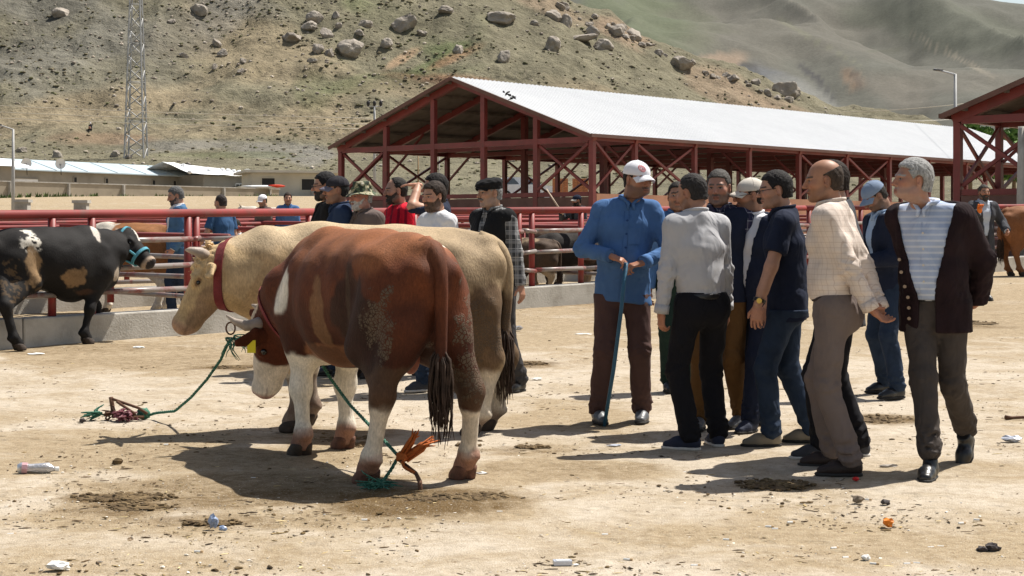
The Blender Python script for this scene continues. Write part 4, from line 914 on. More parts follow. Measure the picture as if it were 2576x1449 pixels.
from mathutils.bvhtree import BVHTree
def strap(name, info, ctr, ax, w_, th, matl, root, seg=44):
    bv = BVHTree.FromPolygons([tuple(v) for v in info['V']], [tuple(map(int, f)) for f in info['F']]); ax = np.array(ax, float); ax /= np.linalg.norm(ax); up = np.array([0, 0, 1.]); up -= ax*(ax@up); up /= np.linalg.norm(up); sd = np.cross(ax, up); rows = []
    for e in (-1, 1):
        rr = []
        for i in range(seg):
            d = sd*math.cos(6.2832*i/seg)+up*math.sin(6.2832*i/seg); h_ = bv.ray_cast(Vector(tuple(np.array(ctr)+ax*e*w_/2)), Vector(tuple(d)), .6); rr.append(h_[3] if h_[0] is not None else .2)
        rr = np.array(rr); rr = np.minimum(rr, np.median(np.stack([np.roll(rr, q) for q in range(-5, 6)]), 0)*1.06); rr = (np.roll(rr, 1)+2*rr+np.roll(rr, -1))/4; rows.append(rr)
    V = []; F = []
    for i in range(seg):
        d = sd*math.cos(6.2832*i/seg)+up*math.sin(6.2832*i/seg)
        for (e, o) in ((0, -.004), (0, th), (1, th), (1, -.004)): V.append(np.array(ctr)+ax*(e-.5)*w_+d*(rows[e][i]+o))
    for i in range(seg):
        j = (i+1) % seg
        for c in range(4): F.append([i*4+c, j*4+c, j*4+(c+1) % 4, i*4+(c+1) % 4])
    return npmesh(name, np.array(V), F, matl, False, parent=root)
# ---- brown and white bull in front
c1, rz1, f1, loc1 = frame_from_feet([(925, 1218), (1168, 1206), (757, 1148), (866, 1130)])
def coat1(V, h):
    c = np.tile(np.array([.115, .033, .013]), (len(V), 1)); x, y, z = V.T; nz = fbm(V*5, 4)-.5
    c = mixv(c, (.05, .015, .008), 1-sst(.75, 1.15, z+nz*.4))  # darker lower body: shade of the flank put into the coat colour
    c = mixv(c, (.29, .115, .05), sst(1.15, 1.36, z+nz*.3)*.8)  # lighter chestnut back: sunlight put into the coat colour
    W = (.70, .64, .54)
    hx, fx = -.64, .64
    c = mixv(c, W, (1-sst(.66, .70, z+nz*.28))*(x > .3))                                    # white fore legs
    c = mixv(c, W, soft(V, (.60, .28, 1.03), (.12, .17, .16), .35, 7, 1))                    # shoulder patch
    c = mixv(c, W, soft(V, (-.52, -.02, 1.37), (.30, .05, .10), .3, 8, 2)*.0+soft(V, (-.42, -.20, 1.345), (.20, .03, .06), .3, 8, 2))
    c = mixv(c, (.20, .105, .05), soft(V, (.02, .36, .84), (.075, .2, .22), .8, 7, 4)*.75)      # tan flank streak
    c = mixv(c, (.26, .18, .11), soft(V, (-.34, .33, 1.02), (.022, .3, .19), .5, 9, 8)*.8)   # dried runnel on the thigh
    c = mixv(c, (.28, .12, .055), soft(V, (.12, .2, .66), (.30, .2, .09), .5, 6, 5)*.8)
    hind = (x < -.2)
    low = (1-sst(.41, .46, z+nz*.22))*hind; c = mixv(c, (.60, .52, .42), low)
    c = mixv(c, (.17, .085, .055), (1-sst(.12, .19, z+nz*.2))*.9)                            # soiled feet
    c = mixv(c, (.36, .16, .11), soft(V*1.0, (x, y, .1), (1, 1, .07), .8, 14, 3)*.35*(z < .2))
    mud = soft(V, (-.62, y, .52), (.5, 9, .13), .5, 7, 6)*hind; c = mixv(c, (.085, .05, .03), mud*.75)
    c = mixv(c, (.030, .014, .010), soft(V, (-.45, .3, .86), (.30, .3, .30), .6, 6, 7)*.85)    # wet dirt on the thigh, with flank shade painted in
    c = mixv(c, (.05, .025, .015), soft(V, (.05, .3, .66), (.25, .25, .09), .9, 8, 12)*.6)
    c = mixv(c, (.07, .022, .012), soft(V, (-.90, 0, 1.22), (.12, .10, .2), .4, 6, 9)*.6)
    hd = (h[:, 0] > -.12) & (h[:, 0] < .7) & (np.abs(h[:, 1]) < .35) & (h[:, 2] > -.36) & (h[:, 2] < .2)
    c[hd] = mixv(c[hd], (.085, .022, .010), np.ones(hd.sum()))
    m = sst(.235, .265, h[:, 0]+nz*.16+np.maximum(-h[:, 2]-.15, 0)*.0)*hd; c = mixv(c, (.68, .60, .50), m)
    c = mixv(c, (.62, .50, .36), ((np.abs(h[:, 1]) < .06) & (h[:, 0] < .06) & hd & (h[:, 2] > -.05))*.9)
    c = mixv(c, (.42, .23, .20), sst(.46, .49, h[:, 0])*hd*.9)
    c = mixv(c, (.12, .06, .06), (((np.abs(h[:, 0]-.47) < .05) & (np.abs(h[:, 2]+.115) < .006) & hd)*.5))
    a = np.maximum(soft(V, (-.72, .27, .88), (.17, .22, .20), .9, 9, 5, .6)*.55, soft(V, (-.80, -.28, .86), (.24, .16, .30), .9, 9, 3, .6)*.72)
    a = np.maximum(a, soft(V, (-.76, .2, .80), (.07, .2, .06), .6, 12, 5, .5)*.8)
    return np.concatenate([c, a[:, None]], 1)
def Lp(loc, x, y, Y): return loc(at(x, y, Y))
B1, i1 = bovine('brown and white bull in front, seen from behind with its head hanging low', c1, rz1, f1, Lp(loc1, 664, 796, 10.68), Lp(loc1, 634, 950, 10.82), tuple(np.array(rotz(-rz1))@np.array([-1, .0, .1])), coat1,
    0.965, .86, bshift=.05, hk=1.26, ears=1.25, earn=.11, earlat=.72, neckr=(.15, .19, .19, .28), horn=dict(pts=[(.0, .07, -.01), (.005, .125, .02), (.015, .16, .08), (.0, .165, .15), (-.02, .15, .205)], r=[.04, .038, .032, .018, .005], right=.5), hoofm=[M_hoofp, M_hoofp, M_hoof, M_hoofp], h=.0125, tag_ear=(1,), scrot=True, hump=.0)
ax = np.array(i1['nb'])-np.array([.7, 0, 1.02]); ax /= np.linalg.norm(ax)
strap('neck_strap', i1, np.array(i1['nb'])-ax*.10, ax, .035, .010, M_collar, B1)

# ---- cream bull behind it
c2, rz2, f2, loc2 = frame_from_feet([(1190, 1096), (1228, 1083), (735, 1086), (775, 1070)])
def coat2(V, h):
    x, y, z = V.T; nz = fbm(V*5, 4)-.5
    c = np.tile(np.array([.46, .315, .165]), (len(V), 1))
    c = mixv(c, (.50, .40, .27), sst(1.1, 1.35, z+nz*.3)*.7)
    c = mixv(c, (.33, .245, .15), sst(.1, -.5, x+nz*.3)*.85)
    c = mixv(c, (.30, .17, .08), soft(V, (.1, y, .72), (.7, 9, .16), .5, 5, 2)*.7)
    hind = x < -.25
    c = mixv(c, (.115, .07, .04), soft(V, (-.75, y, .70), (.30, 9, .30), .5, 6, 3)*.9*hind)
    low = 1-sst(.40, .47, z+nz*.2); c = mixv(c, (.60, .53, .43), low*.95)
    c = mixv(c, (.10, .06, .045), soft(V, (.6, y, .26), (.6, 9, .13), .5, 7, 3)*(x > .2)*.7)
    c = mixv(c, (.14, .085, .06), (1-sst(.10, .2, z+nz*.2))*.85)
    hd = (h[:, 0] > -.14) & (h[:, 0] < .7) & (np.abs(h[:, 1]) < .35) & (h[:, 2] > -.36) & (h[:, 2] < .2)
    c = mixv(c, (.46, .32, .165), hd*1.); c = mixv(c, (.50, .36, .20), (hd & (h[:, 0] < .14))*.9)
    c = mixv(c, (.27, .17, .10), hd*soft(h, (.30, 0, -.16), (.16, .4, .08), .5, 9, 3)*.8); c = mixv(c, (.36, .22, .16), hd*sst(.43, .48, h[:, 0])*.8)
    c = mixv(c, (.08, .05, .03), (((np.abs(h[:, 0]-.45) < .07) & (np.abs(h[:, 2]+.125) < .006) & hd)*.4))
    c = mixv(c, (.22, .13, .07), (hd & (np.abs(h[:, 0]-.175) < .028) & (np.abs(h[:, 2]+.05) < .014))*.9)
    a = soft(V, (-.62, y, .70), (.22, 9, .20), .9, 9, 5, .6)*.62
    return np.concatenate([c, a[:, None]], 1)
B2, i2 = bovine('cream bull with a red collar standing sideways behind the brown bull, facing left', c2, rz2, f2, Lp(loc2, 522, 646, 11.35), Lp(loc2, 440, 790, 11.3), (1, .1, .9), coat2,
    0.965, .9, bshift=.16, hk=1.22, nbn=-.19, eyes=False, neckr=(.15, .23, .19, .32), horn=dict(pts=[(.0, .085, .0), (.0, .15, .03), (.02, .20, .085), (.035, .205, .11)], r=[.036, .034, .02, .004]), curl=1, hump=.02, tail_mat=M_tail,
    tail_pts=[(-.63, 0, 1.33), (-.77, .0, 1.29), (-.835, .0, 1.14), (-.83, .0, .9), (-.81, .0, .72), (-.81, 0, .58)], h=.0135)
M_curl = attr_mat('curly_hair', .9, 120, .5, .004, .3, 50)
r_ = np.random.RandomState(6); T = MB()
for i in range(46):
    u, v = r_.uniform(-.07, .07), r_.uniform(-.09, .05); b0 = np.array(i1['hp'](v, u, .035-abs(u)*.35)); ph = r_.rand()*6.28; ps = [b0+np.array([.014*math.cos(ph+t*1.1), .014*math.sin(ph+t*1.1), .011*t-.01]) for t in range(5)]
    T.tube(ps, [.008, .009, .008, .006, .002], 5)
npmesh('poll_tuft', np.array(T.v), T.f, M_curl, True, np.tile([.58, .46, .30], (len(T.v), 1)), parent=B1)
r_ = np.random.RandomState(2); T = MB()
for i in range(70):
    u, v = r_.uniform(-.10, .10), r_.uniform(-.09, .16); b0 = np.array(i2['hp'](v, u, .045-abs(u)*.35-max(0, v-.05)*.25)); ph = r_.rand()*6.28; ps = [b0+np.array([.016*math.cos(ph+t*1.5), .016*math.sin(ph+t*1.5), .006*t-.01]) for t in range(5)]
    T.tube(ps, [.008, .009, .009, .008, .004], 5)
npmesh('poll_curls', np.array(T.v), T.f, M_curl, True, np.tile([.50, .35, .19], (len(T.v), 1)), parent=B2)
strap('collar', i2, np.array(Lp(loc2, 566, 728, 11.33)), (.98, 0, .0), .055, .012, M_collar, B2)

# ---- black cow at the fence
org3, dr3, f3, loc3 = frame_from_feet([(4, 866), (46, 882), (252, 855), (218, 866)])
S3 = .88
def coat3(V, h):
    x, y, z = V.T; nz = fbm(V*5, 4)-.5
    c = np.tile(np.array([.012, .011, .011]), (len(V), 1))
    c = mixv(c, (.55, .52, .46), soft(V, (-.44, -.12, 1.22), (.14, .35, .14), .8, 9, 1)*(fbm(V*30, 2) > .40)); c = mixv(c, (.26, .17, .09), soft(V, (-.40, -.3, .95), (.10, .3, .22), .7, 9, 2)*.85)
    c = mixv(c, (.20, .125, .065), soft(V, (.12, -.36, .80), (.14, .2, .12), 1.0, 9, 3)); c = mixv(c, (.55, .5, .44), soft(V, (.50, -.1, 1.33), (.05, .2, .13), .4, 8, 4))
    c = mixv(c, (.10, .065, .035), (fbm(V*22, 3) > .56)*soft(V, (-.6, -.3, .66), (.3, .3, .42), .4, 6, 3)*.7)
    c = mixv(c, (.10, .05, .03), soft(V, (.33, -.1, .64), (.18, .3, .05), .6, 6, 3)*.5); c = mixv(c, (.45, .38, .3), soft(V, (.72, -.05, .86), (.12, .2, .10), .4, 8, 6)*.8)
    hd = (h[:, 0] > -.12) & (h[:, 0] < .7) & (np.abs(h[:, 1]) < .2) & (h[:, 2] > -.36) & (h[:, 2] < .2)
    c = mixv(c, (.6, .56, .5), (hd & (np.abs(h[:, 1]) < .022) & (h[:, 0] > .02) & (h[:, 0] < .2) & (h[:, 2] > -.06))*.9); c = mixv(c, (.42, .32, .24), hd*sst(.42, .46, h[:, 0])*.9*(h[:, 0] < .485)); c = mixv(c, (.03, .025, .025), hd*(h[:, 0] > .485)*1.)
    return np.concatenate([c, np.zeros((len(V), 1))], 1)
B3, i3 = bovine('black cow with white and tan patches and a blue halter standing at the fence', org3, dr3, f3, Lp(loc3, 320, 583, 18.9), Lp(loc3, 386, 645, 18.75), (.3, -.1, .9), coat3, S3, .86, hk=1.15, ear=(1, 1), tag_ear=(-1,), cat='cow', name='cow', belly=.04, h=.015)
for u in (.40,): band('noseband', i3['hp'](.33, 0, -.10), i3['a'], i3['n'], .092*i3['k'], .115*i3['k'], .035, .012, M_halter, B3)
band('head_strap', i3['hp'](.06, 0, -.10), i3['a']+.55*i3['n'], i3['n'], .135*i3['k'], .165*i3['k'], .03, .012, M_halter, B3)
for s in (1, -1): tube('cheek_strap', [i3['hp'](.10, s*.137, -.10), i3['hp'](.22, s*.122, -.12), i3['hp'](.33, s*.10, -.11)], .013, M_halter, B3, 6)
tube('chin_strap', [i3['hp'](.33, -.03, -.215), i3['hp'](.2, -.06, -.25), i3['hp'](.12, -.08, -.28)], .012, M_halter, B3, 6)

# ---- cows in the pens
def simple_coat(base, white, spots, leg=None, face=None):
    def f(V, h):
        x, y, z = V.T; nz = fbm(V*5, 4)-.5; c = np.tile(np.array(base, float), (len(V), 1))
        for (cc, rr, col) in spots: c = mixv(c, col, soft(V, cc, rr, .6, 6, cc[0]))
        if leg is not None: c = mixv(c, leg, 1-sst(.55, .65, z+nz*.2))
        hd = (h[:, 0] > -.12) & (np.abs(h[:, 1]) < .3) & (h[:, 2] > -.36) & (h[:, 2] < .2) & (h[:, 0] < .7)
        if face is not None: c = mixv(c, face, hd*1.)
        return np.concatenate([c, np.zeros((len(V), 1))], 1)
    return f
FT = [(-.60, .16), (-.52, -.17), (.60, .15), (.55, -.14)]
WH = (.58, .53, .45); BR = (.26, .115, .045)
def cow(label, x, y, rzd, S, coat, poll, nose, **k):
    g = gp(x, y); return bovine(label, g, R(rzd), [(a*S, b*S) for a, b in FT], poll, nose, (.4, 0, .9), coat, S, .9, cat='cow', name='cow', h=.018, group='cattle in the pens', **k)
cow('brown and white cow turned away inside the pen, beside the denim shirted man', 325, 790, 155, .86, simple_coat(BR, 0, [((.45, 0, 1.1), (.5, .5, .4), WH), ((-.3, .3, .8), (.3, .3, .3), BR)], WH), (1.0, .1, .95), (1.32, .12, .66))
cow('fawn backed dark cow standing broadside behind the rails right of the flat capped man', 1405, 728, 178, .76, simple_coat((.10, .065, .045), 0, [((0, 0, 1.33), (.9, .25, .2), (.34, .25, .16)), ((-.5, .3, .7), (.3, .3, .3), (.07, .05, .04))], (.22, .16, .10)), (.85, .1, .62), (1.0, .15, .3))
cow('dark cow with head down in the pen, partly behind the fawn backed one', 1340, 716, 200, .72, simple_coat((.05, .035, .028), 0, [((.3, 0, 1.0), (.3, .4, .3), (.16, .11, .075))], (.28, .21, .13)), (.82, .1, .55), (.95, .1, .25))
cow('dark brown cow further right in the pen behind the blue shirted man', 1530, 706, 170, .78, simple_coat((.12, .06, .035), 0, [((-.4, 0, 1.0), (.3, .4, .3), (.36, .25, .15))], (.30, .19, .11)), (.92, .1, .9), (1.18, .12, .65))
cow('near black cow with lowered head between the fawn backed one and the kerb', 1440, 742, 186, .70, simple_coat((.022, .018, .016), 0, [((-.3, .3, .9), (.2, .4, .2), (.08, .05, .035))], (.05, .038, .03)), (.80, .1, .5), (.92, .1, .22))
cow('dark calf with pale legs at the left of the penned group by the checked sleeve', 1316, 748, 165, .66, simple_coat((.07, .045, .03), 0, [((0, 0, 1.3), (.6, .25, .12), (.25, .18, .11))], (.33, .25, .16)), (.76, .1, .6), (.95, .1, .36))
cow('white cow far back in the pens above the cream bull head', 700, 640, 175, .92, simple_coat(WH, 0, [((.3, 0, 1.2), (.25, .4, .2), (.35, .2, .12))]), (1.02, .1, 1.32), (1.32, .16, 1.1), horn=dict(pts=[(0, .08, .0), (0, .16, .05), (.0, .19, .14)], r=[.03, .025, .004]))
cow('white cow with brown ears peeping over the rail left of the bulls', 640, 648, 20, .9, simple_coat(WH, 0, [((.9, 0, 1.2), (.3, .4, .3), BR)]), (1.0, .1, 1.3), (1.3, .16, 1.05), horn=dict(pts=[(0, .08, .0), (0, .16, .05), (.0, .19, .14)], r=[.03, .025, .004]))
cow('brown cow with white flank in the pen behind the capped man looking down', 2185, 690, 175, .93, simple_coat(BR, 0, [((0, 0, 1.0), (.35, .5, .3), WH)], WH), (1.0, .1, 1.0), (1.3, .12, .75))
cow('reddish brown cow at the right edge seen from its rear', 2620, 694, 12, 1.0, simple_coat((.21, .085, .035), 0, [((.2, 0, .6), (.6, .4, .14), (.3, .16, .08))]), (1.05, .1, 1.0), (1.35, .12, .7))
# ================================================================== PEOPLE
def A3(*v): return np.array(v, float)
def unit(v): v = np.array(v, float); return v/(np.linalg.norm(v)+1e-9)
def ik(a, c, l1, l2, pole):
    d = c-a; L = np.linalg.norm(d); L2 = min(L, (l1+l2)*.999); d = d/L; c = a+d*L2
    x = (l1*l1-l2*l2+L2*L2)/(2*L2); hh = math.sqrt(max(0, l1*l1-x*x)); p = np.array(pole, float); p = p-d*(p@d); p /= np.linalg.norm(p)+1e-9
    return a+d*x+p*hh, c
M_skin = attr_mat('skin', .52, 220, .12, .002, .10, 40, .35); M_hairm = attr_mat('hair', .75, 150, 1.0, .006, .5, 110, .2, stretch=(1, 1, .45))
M_lens = mat('dark_frame', (.02, .02, .02), .3, .1); M_gold = mat('gold', (.5, .35, .1), .3, .1, metal=.9); M_btn = mat('pale_button', (.6, .55, .48), .5, .1)
def plaid(name, base, c1, c2, sc, w1=.32, w2=.1, diag=0):
    m, n, b, l = _new(name); b.inputs['Roughness'].default_value = .9; b.inputs['Specular IOR Level'].default_value = .15; m['f'] = 1
    t = n.nodes.new('ShaderNodeTexCoord'); sx = n.nodes.new('ShaderNodeSeparateXYZ'); l.new(t.outputs['Object'], sx.inputs[0])
    def band_(src, w_, ph):
        a = n.nodes.new('ShaderNodeMath'); a.operation = 'MULTIPLY_ADD'; l.new(src, a.inputs[0]); a.inputs[1].default_value = 1/sc; a.inputs[2].default_value = ph
        f = n.nodes.new('ShaderNodeMath'); f.operation = 'FRACT'; l.new(a.outputs[0], f.inputs[0]); g = n.nodes.new('ShaderNodeMath'); g.operation = 'LESS_THAN'; l.new(f.outputs[0], g.inputs[0]); g.inputs[1].default_value = w_; return g.outputs[0]
    ad = n.nodes.new('ShaderNodeMath'); ad.operation = 'ADD'; l.new(sx.outputs[0], ad.inputs[0]); l.new(sx.outputs[1], ad.inputs[1]); hs = ad.outputs[0]; c = base
    if c1 is not None:
        for src in (hs, sx.outputs[2]):
            k = n.nodes.new('ShaderNodeMath'); k.operation = 'MULTIPLY'; l.new(band_(src, w1, 0), k.inputs[0]); k.inputs[1].default_value = .5; c = mixc(n, l, k.outputs[0], c, c1)
    for src in ((hs, sx.outputs[2]) if diag == 0 else (sx.outputs[2],) if diag == 1 else (hs,)):
        k = n.nodes.new('ShaderNodeMath'); k.operation = 'MULTIPLY'; l.new(band_(src, w2, .6), k.inputs[0]); k.inputs[1].default_value = .6; c = mixc(n, l, k.outputs[0], c, c2)
    c = mixc(n, l, 1, c, ramp(n, l, noise(n, l, 7, 4), [(.3, .85), (.7, 1.12)]), 'MULTIPLY')
    l.new(c, b.inputs['Base Color']); bump(n, l, b, noise(n, l, 420, 3), .3, .0015); folds(m); return m
def head_prims():
    p = [('ell', (0, -.014, .032), (.073, .097, .090), None, .0), ('ell', (0, .030, -.025), (.060, .062, .082), None, .03), ('ecap', (0, .02, -.075), (0, .066, -.092), (.050, .035), (.026, .022), (1, 0, 0), .03),
         ('cap', (0, .090, .018), (0, .112, -.020), .0085, .0125, .012), ('cap', (-.034, .076, .027), (.034, .076, .027), .014, .014, .015), ('ell', (0, .090, -.052), (.022, .012, .009), None, .008), ('ell', (0, .084, -.064), (.018, .012, .008), None, .006), ('ell', (0, .080, -.096), (.018, .016, .016), None, .015)]
    for s in (1, -1):
        p += [('ell', (s*.011, .101, -.025), (.008, .010, .007), None, .006), ('ell', (s*.042, .058, -.014), (.024, .026, .022), None, .02), ('ell', (s*.075, -.008, -.002), (.009, .021, .032), rotz(s*-.45), .006), ('cap', (s*.05, .0, -.06), (s*.045, .03, -.082), .018, .016, .03)]
    sub = [('ell', (s*.031, .096, .010), (.017, .014, .010), None, .008) for s in (1, -1)]+[('ell', (s*.083, -.002, -.0), (.005, .010, .018), None, .004) for s in (1, -1)]+[('cap', (-.017, .103, -.0585), (.017, .103, -.0585), .002, .002, .004)]
    return p, sub
_HEAD = {}
def head_mesh(h, fat=0):
    if (h, fat) not in _HEAD:
        p, sub = head_prims(); p = p+[('cap', (0, -.022, -.05), (0, -.045, -.165), .054+fat*.008, .060+fat*.008, .03)]
        if fat: p += [('ell', (0, .035, -.07), (.062+fat*.008, .06, .05), None, .03)]
        _HEAD[(h, fat)] = implicit(p, h, 0, lambda P: -.17-P[:, 2], None, sub)
    V, F = _HEAD[(h, fat)]; return V.copy(), F
def head_cols(V, skin, stub, hairc, brow=None, bald=0):
    x, y, z = V.T; c = np.tile(np.array(skin, float), (len(V), 1)); ax = np.abs(x); nz = fbm(V*40, 3)-.5
    red = np.array([skin[0]*1.08, skin[1]*.82, skin[2]*.78])
    c = mixv(c, red, np.clip(np.exp(-((ax-.042)**2+(y-.075)**2+(z+.015)**2)/.0009)+np.exp(-(x**2+(y-.115)**2+(z+.02)**2)/.0004)+(ax > .072)*.6, 0, 1)*.7)
    k = (1-sst(-.045, -.025, z-.25*np.maximum(.04-y, 0)+nz*.012))*sst(-.03, .0, y)*(1-((ax < .02) & (z > -.072) & (z < -.05) & (y > .07)))*(z > -.125); c = mixv(c, hairc, k*stub)
    c = mixv(c, hairc, stub*((z < -.034) & (z > -.05) & (ax < .03) & (y > .07)))
    c = mixv(c, (skin[0]*.75, skin[1]*.5, skin[2]*.5), (((z < -.046) & (z > -.071) & (ax < .021) & (y > .082))*.7)); c = mixv(c, (.05, .02, .015), ((np.abs(z+.0585) < .0028) & (ax < .02) & (y > .08))*.8)
    b = brow if brow is not None else hairc
    c = mixv(c, b, ((ax > .010) & (ax < .052) & (np.abs(z-.031+.12*np.maximum(ax-.035, 0)) < .0055) & (y > .055))*.9)
    e = ((ax-.031)/.0135)**2+((z-.009)/.0055)**2; c = mixv(c, (.35, .32, .29), ((e < 1) & (y > .06))*.85); c = mixv(c, (.02, .012, .01), ((((ax-.031)/.006)**2+((z-.009)/.006)**2 < 1) & (y > .06))*1.); c = mixv(c, (.03, .02, .016), ((e > .7) & (e < 1.35) & (z > .009) & (y > .06))*.8)
    c = mixv(c, np.array(skin)*.62, ((e >= 1.2) & (e < 3.2) & (y > .06) & (z < .02))*.45)
    c = mixv(c, (skin[0]*.4, skin[1]*.3, skin[2]*.3), (((ax-.009)**2+(z+.031)**2 < .00002) & (y > .09))*.8)
    if bald: c = mixv(c, hairc, (1-sst(.02, .06, z))*sst(.02, -.02, y)*(z > -.05)*.4)
    return c
def hair_mesh(style, h, seed=0, thick=.010, hat=False):
    pr = [('ell', (0, -.014, .034), (.074, .098, .091), None, 0), ('cap', (0, -.04, -.01), (0, -.05, -.05), .058, .05, .03)]
    back = {'full': 0, 'recede': -.022, 'bald': -.03, 'short': -.004, 'tuft': .01}[style]; w_ = Waves(.0011, .03, 12, seed)
    def clip(P):
        x, y, z = P.T; f = y-.052-back-np.where(z > .062, 1.6*(z-.062), .5*(z-.062))+.25*np.abs(x)*(z > .062); f = np.maximum(f, -.058-z+.0*y)
        ear = .030-np.sqrt((y+.006)**2+((z+.006)*.8)**2)*1.0; f = np.maximum(f, np.where(np.abs(x) > .055, ear, -1))
        if hat: f = np.maximum(f, z-.036)
        if style == 'bald': f = np.maximum(f, z-(.040-.42*y))
        if style == 'recede': f = np.maximum(f, .7*(y-.028)+.0*z-.0)
        return f
    if style == 'tuft': pr.append(('ell', (0, .055, .105), (.06, .045, .025), None, .03))
    return implicit(pr, h, thick, clip, w_)
def beard_mesh(h, full=1, seed=0):
    p, _ = head_prims(); pr = [q for q in p if q[0] != 'cap'][:3]+[('ecap', (0, .02, -.075), (0, .066, -.092), (.050, .035), (.026, .022), (1, 0, 0), .03), ('ell', (0, .088, -.048), (.024, .012, .008), None, .01)]
    def clip(P):
        x, y, z = P.T; f = z+.030-.55*np.maximum(.05-y, 0); f = np.maximum(f, -.012-y); m = .008-np.sqrt((x*.4)**2+(z+.058)**2); f = np.maximum(f, np.where(y > .07, m, -1))
        if not full: f = np.maximum(f, -.05-z)
        f = np.maximum(f, -.128-z); return f
    return implicit(pr, h, .0032 if full < 2 else .011, clip, Waves(.0012, .025, 8, seed))
def stache_mesh(h): return implicit([('cap', (-.028, .086, -.050), (0, .101, -.041), .006, .009, .004), ('cap', (.028, .086, -.050), (0, .101, -.041), .006, .009, .004)], h, 0, None, Waves(.0015, .02, 6, 1))
def visor(y0=.085, ln=.07, wd=.072, z0=.048, drop=.02, th=.005):
    V = []; F = []; nu, nv = 14, 5
    for k in (0, 1):
        for i in range(nu+1):
            u = -1+2*i/nu
            for j in range(nv+1):
                v = j/nv; V.append((wd*u*(1+.05*v), y0*math.sqrt(max(0, 1-(u*.86)**2))-.008+v*ln*(1-.4*u*u), z0-.028*u*u-drop*v-.006*v*v-k*th))
    n1 = nv+1; o = (nu+1)*n1
    for i in range(nu):
        for j in range(nv):
            a = i*n1+j; F += [[a, a+n1, a+n1+1, a+1], [o+a, o+a+1, o+a+n1+1, o+a+n1]]
    for i in range(nu): a = i*n1+nv; F.append([a, a+n1, o+a+n1, o+a])
    for j in range(nv): F.append([j, j+1, o+j+1, o+j]); a = nu*n1+j; F.append([a+1, a, o+a, o+a+1])
    return np.array(V), F
def hand_prims(w_, d, n, side, curl=.35, grip=0, spread=.006):
    d = unit(d); n = np.array(n, float); n = unit(n-d*(d@n)); t = np.cross(d, n)*(1 if side == 'R' else -1)
    pr = [('ecap', tuple(w_-d*.015), tuple(w_+d*.03), (.027, .021), (.034, .017), tuple(t), .0), ('ecap', tuple(w_+d*.03), tuple(w_+d*.082), (.034, .017), (.040, .013), tuple(t), .012)]
    for i, (off, L, r) in enumerate(((.030, .070, .0085), (.010, .079, .009), (-.011, .073, .0087), (-.031, .057, .0075))):
        p = w_+d*(.088-.004*abs(i-1.2))+t*off; c = curl*(1+.12*i); an = 0
        for k, sg in enumerate((.46, .31, .23)):
            an += c*(.8 if k == 0 else 1.1); dd = d*math.cos(an)+n*math.sin(an)+t*(off*.9*(1 if k == 0 else .3)); dd = unit(dd); q = p+dd*L*sg; pr.append(('cap', tuple(p), tuple(q), r*(1-.08*k), r*(1-.08*(k+1)), .002 if k else .006)); p = q
    p = w_+d*.028+t*.026+n*.004; dd = unit(d*.62+t*.62+n*(.35+grip)); q = p+dd*.042; pr.append(('cap', tuple(p), tuple(q), .0135, .0105, .01)); q2 = q+unit(dd+d*.5+n*(.25+grip)-t*.35)*.032; pr.append(('cap', tuple(q), tuple(q2), .0105, .008, .003))
    return pr
def segd(P, a, b): d = b-a; t = np.clip(((P-a)@d)/(d@d), 0, 1); return np.linalg.norm(P-a-t[:, None]*d, axis=1)
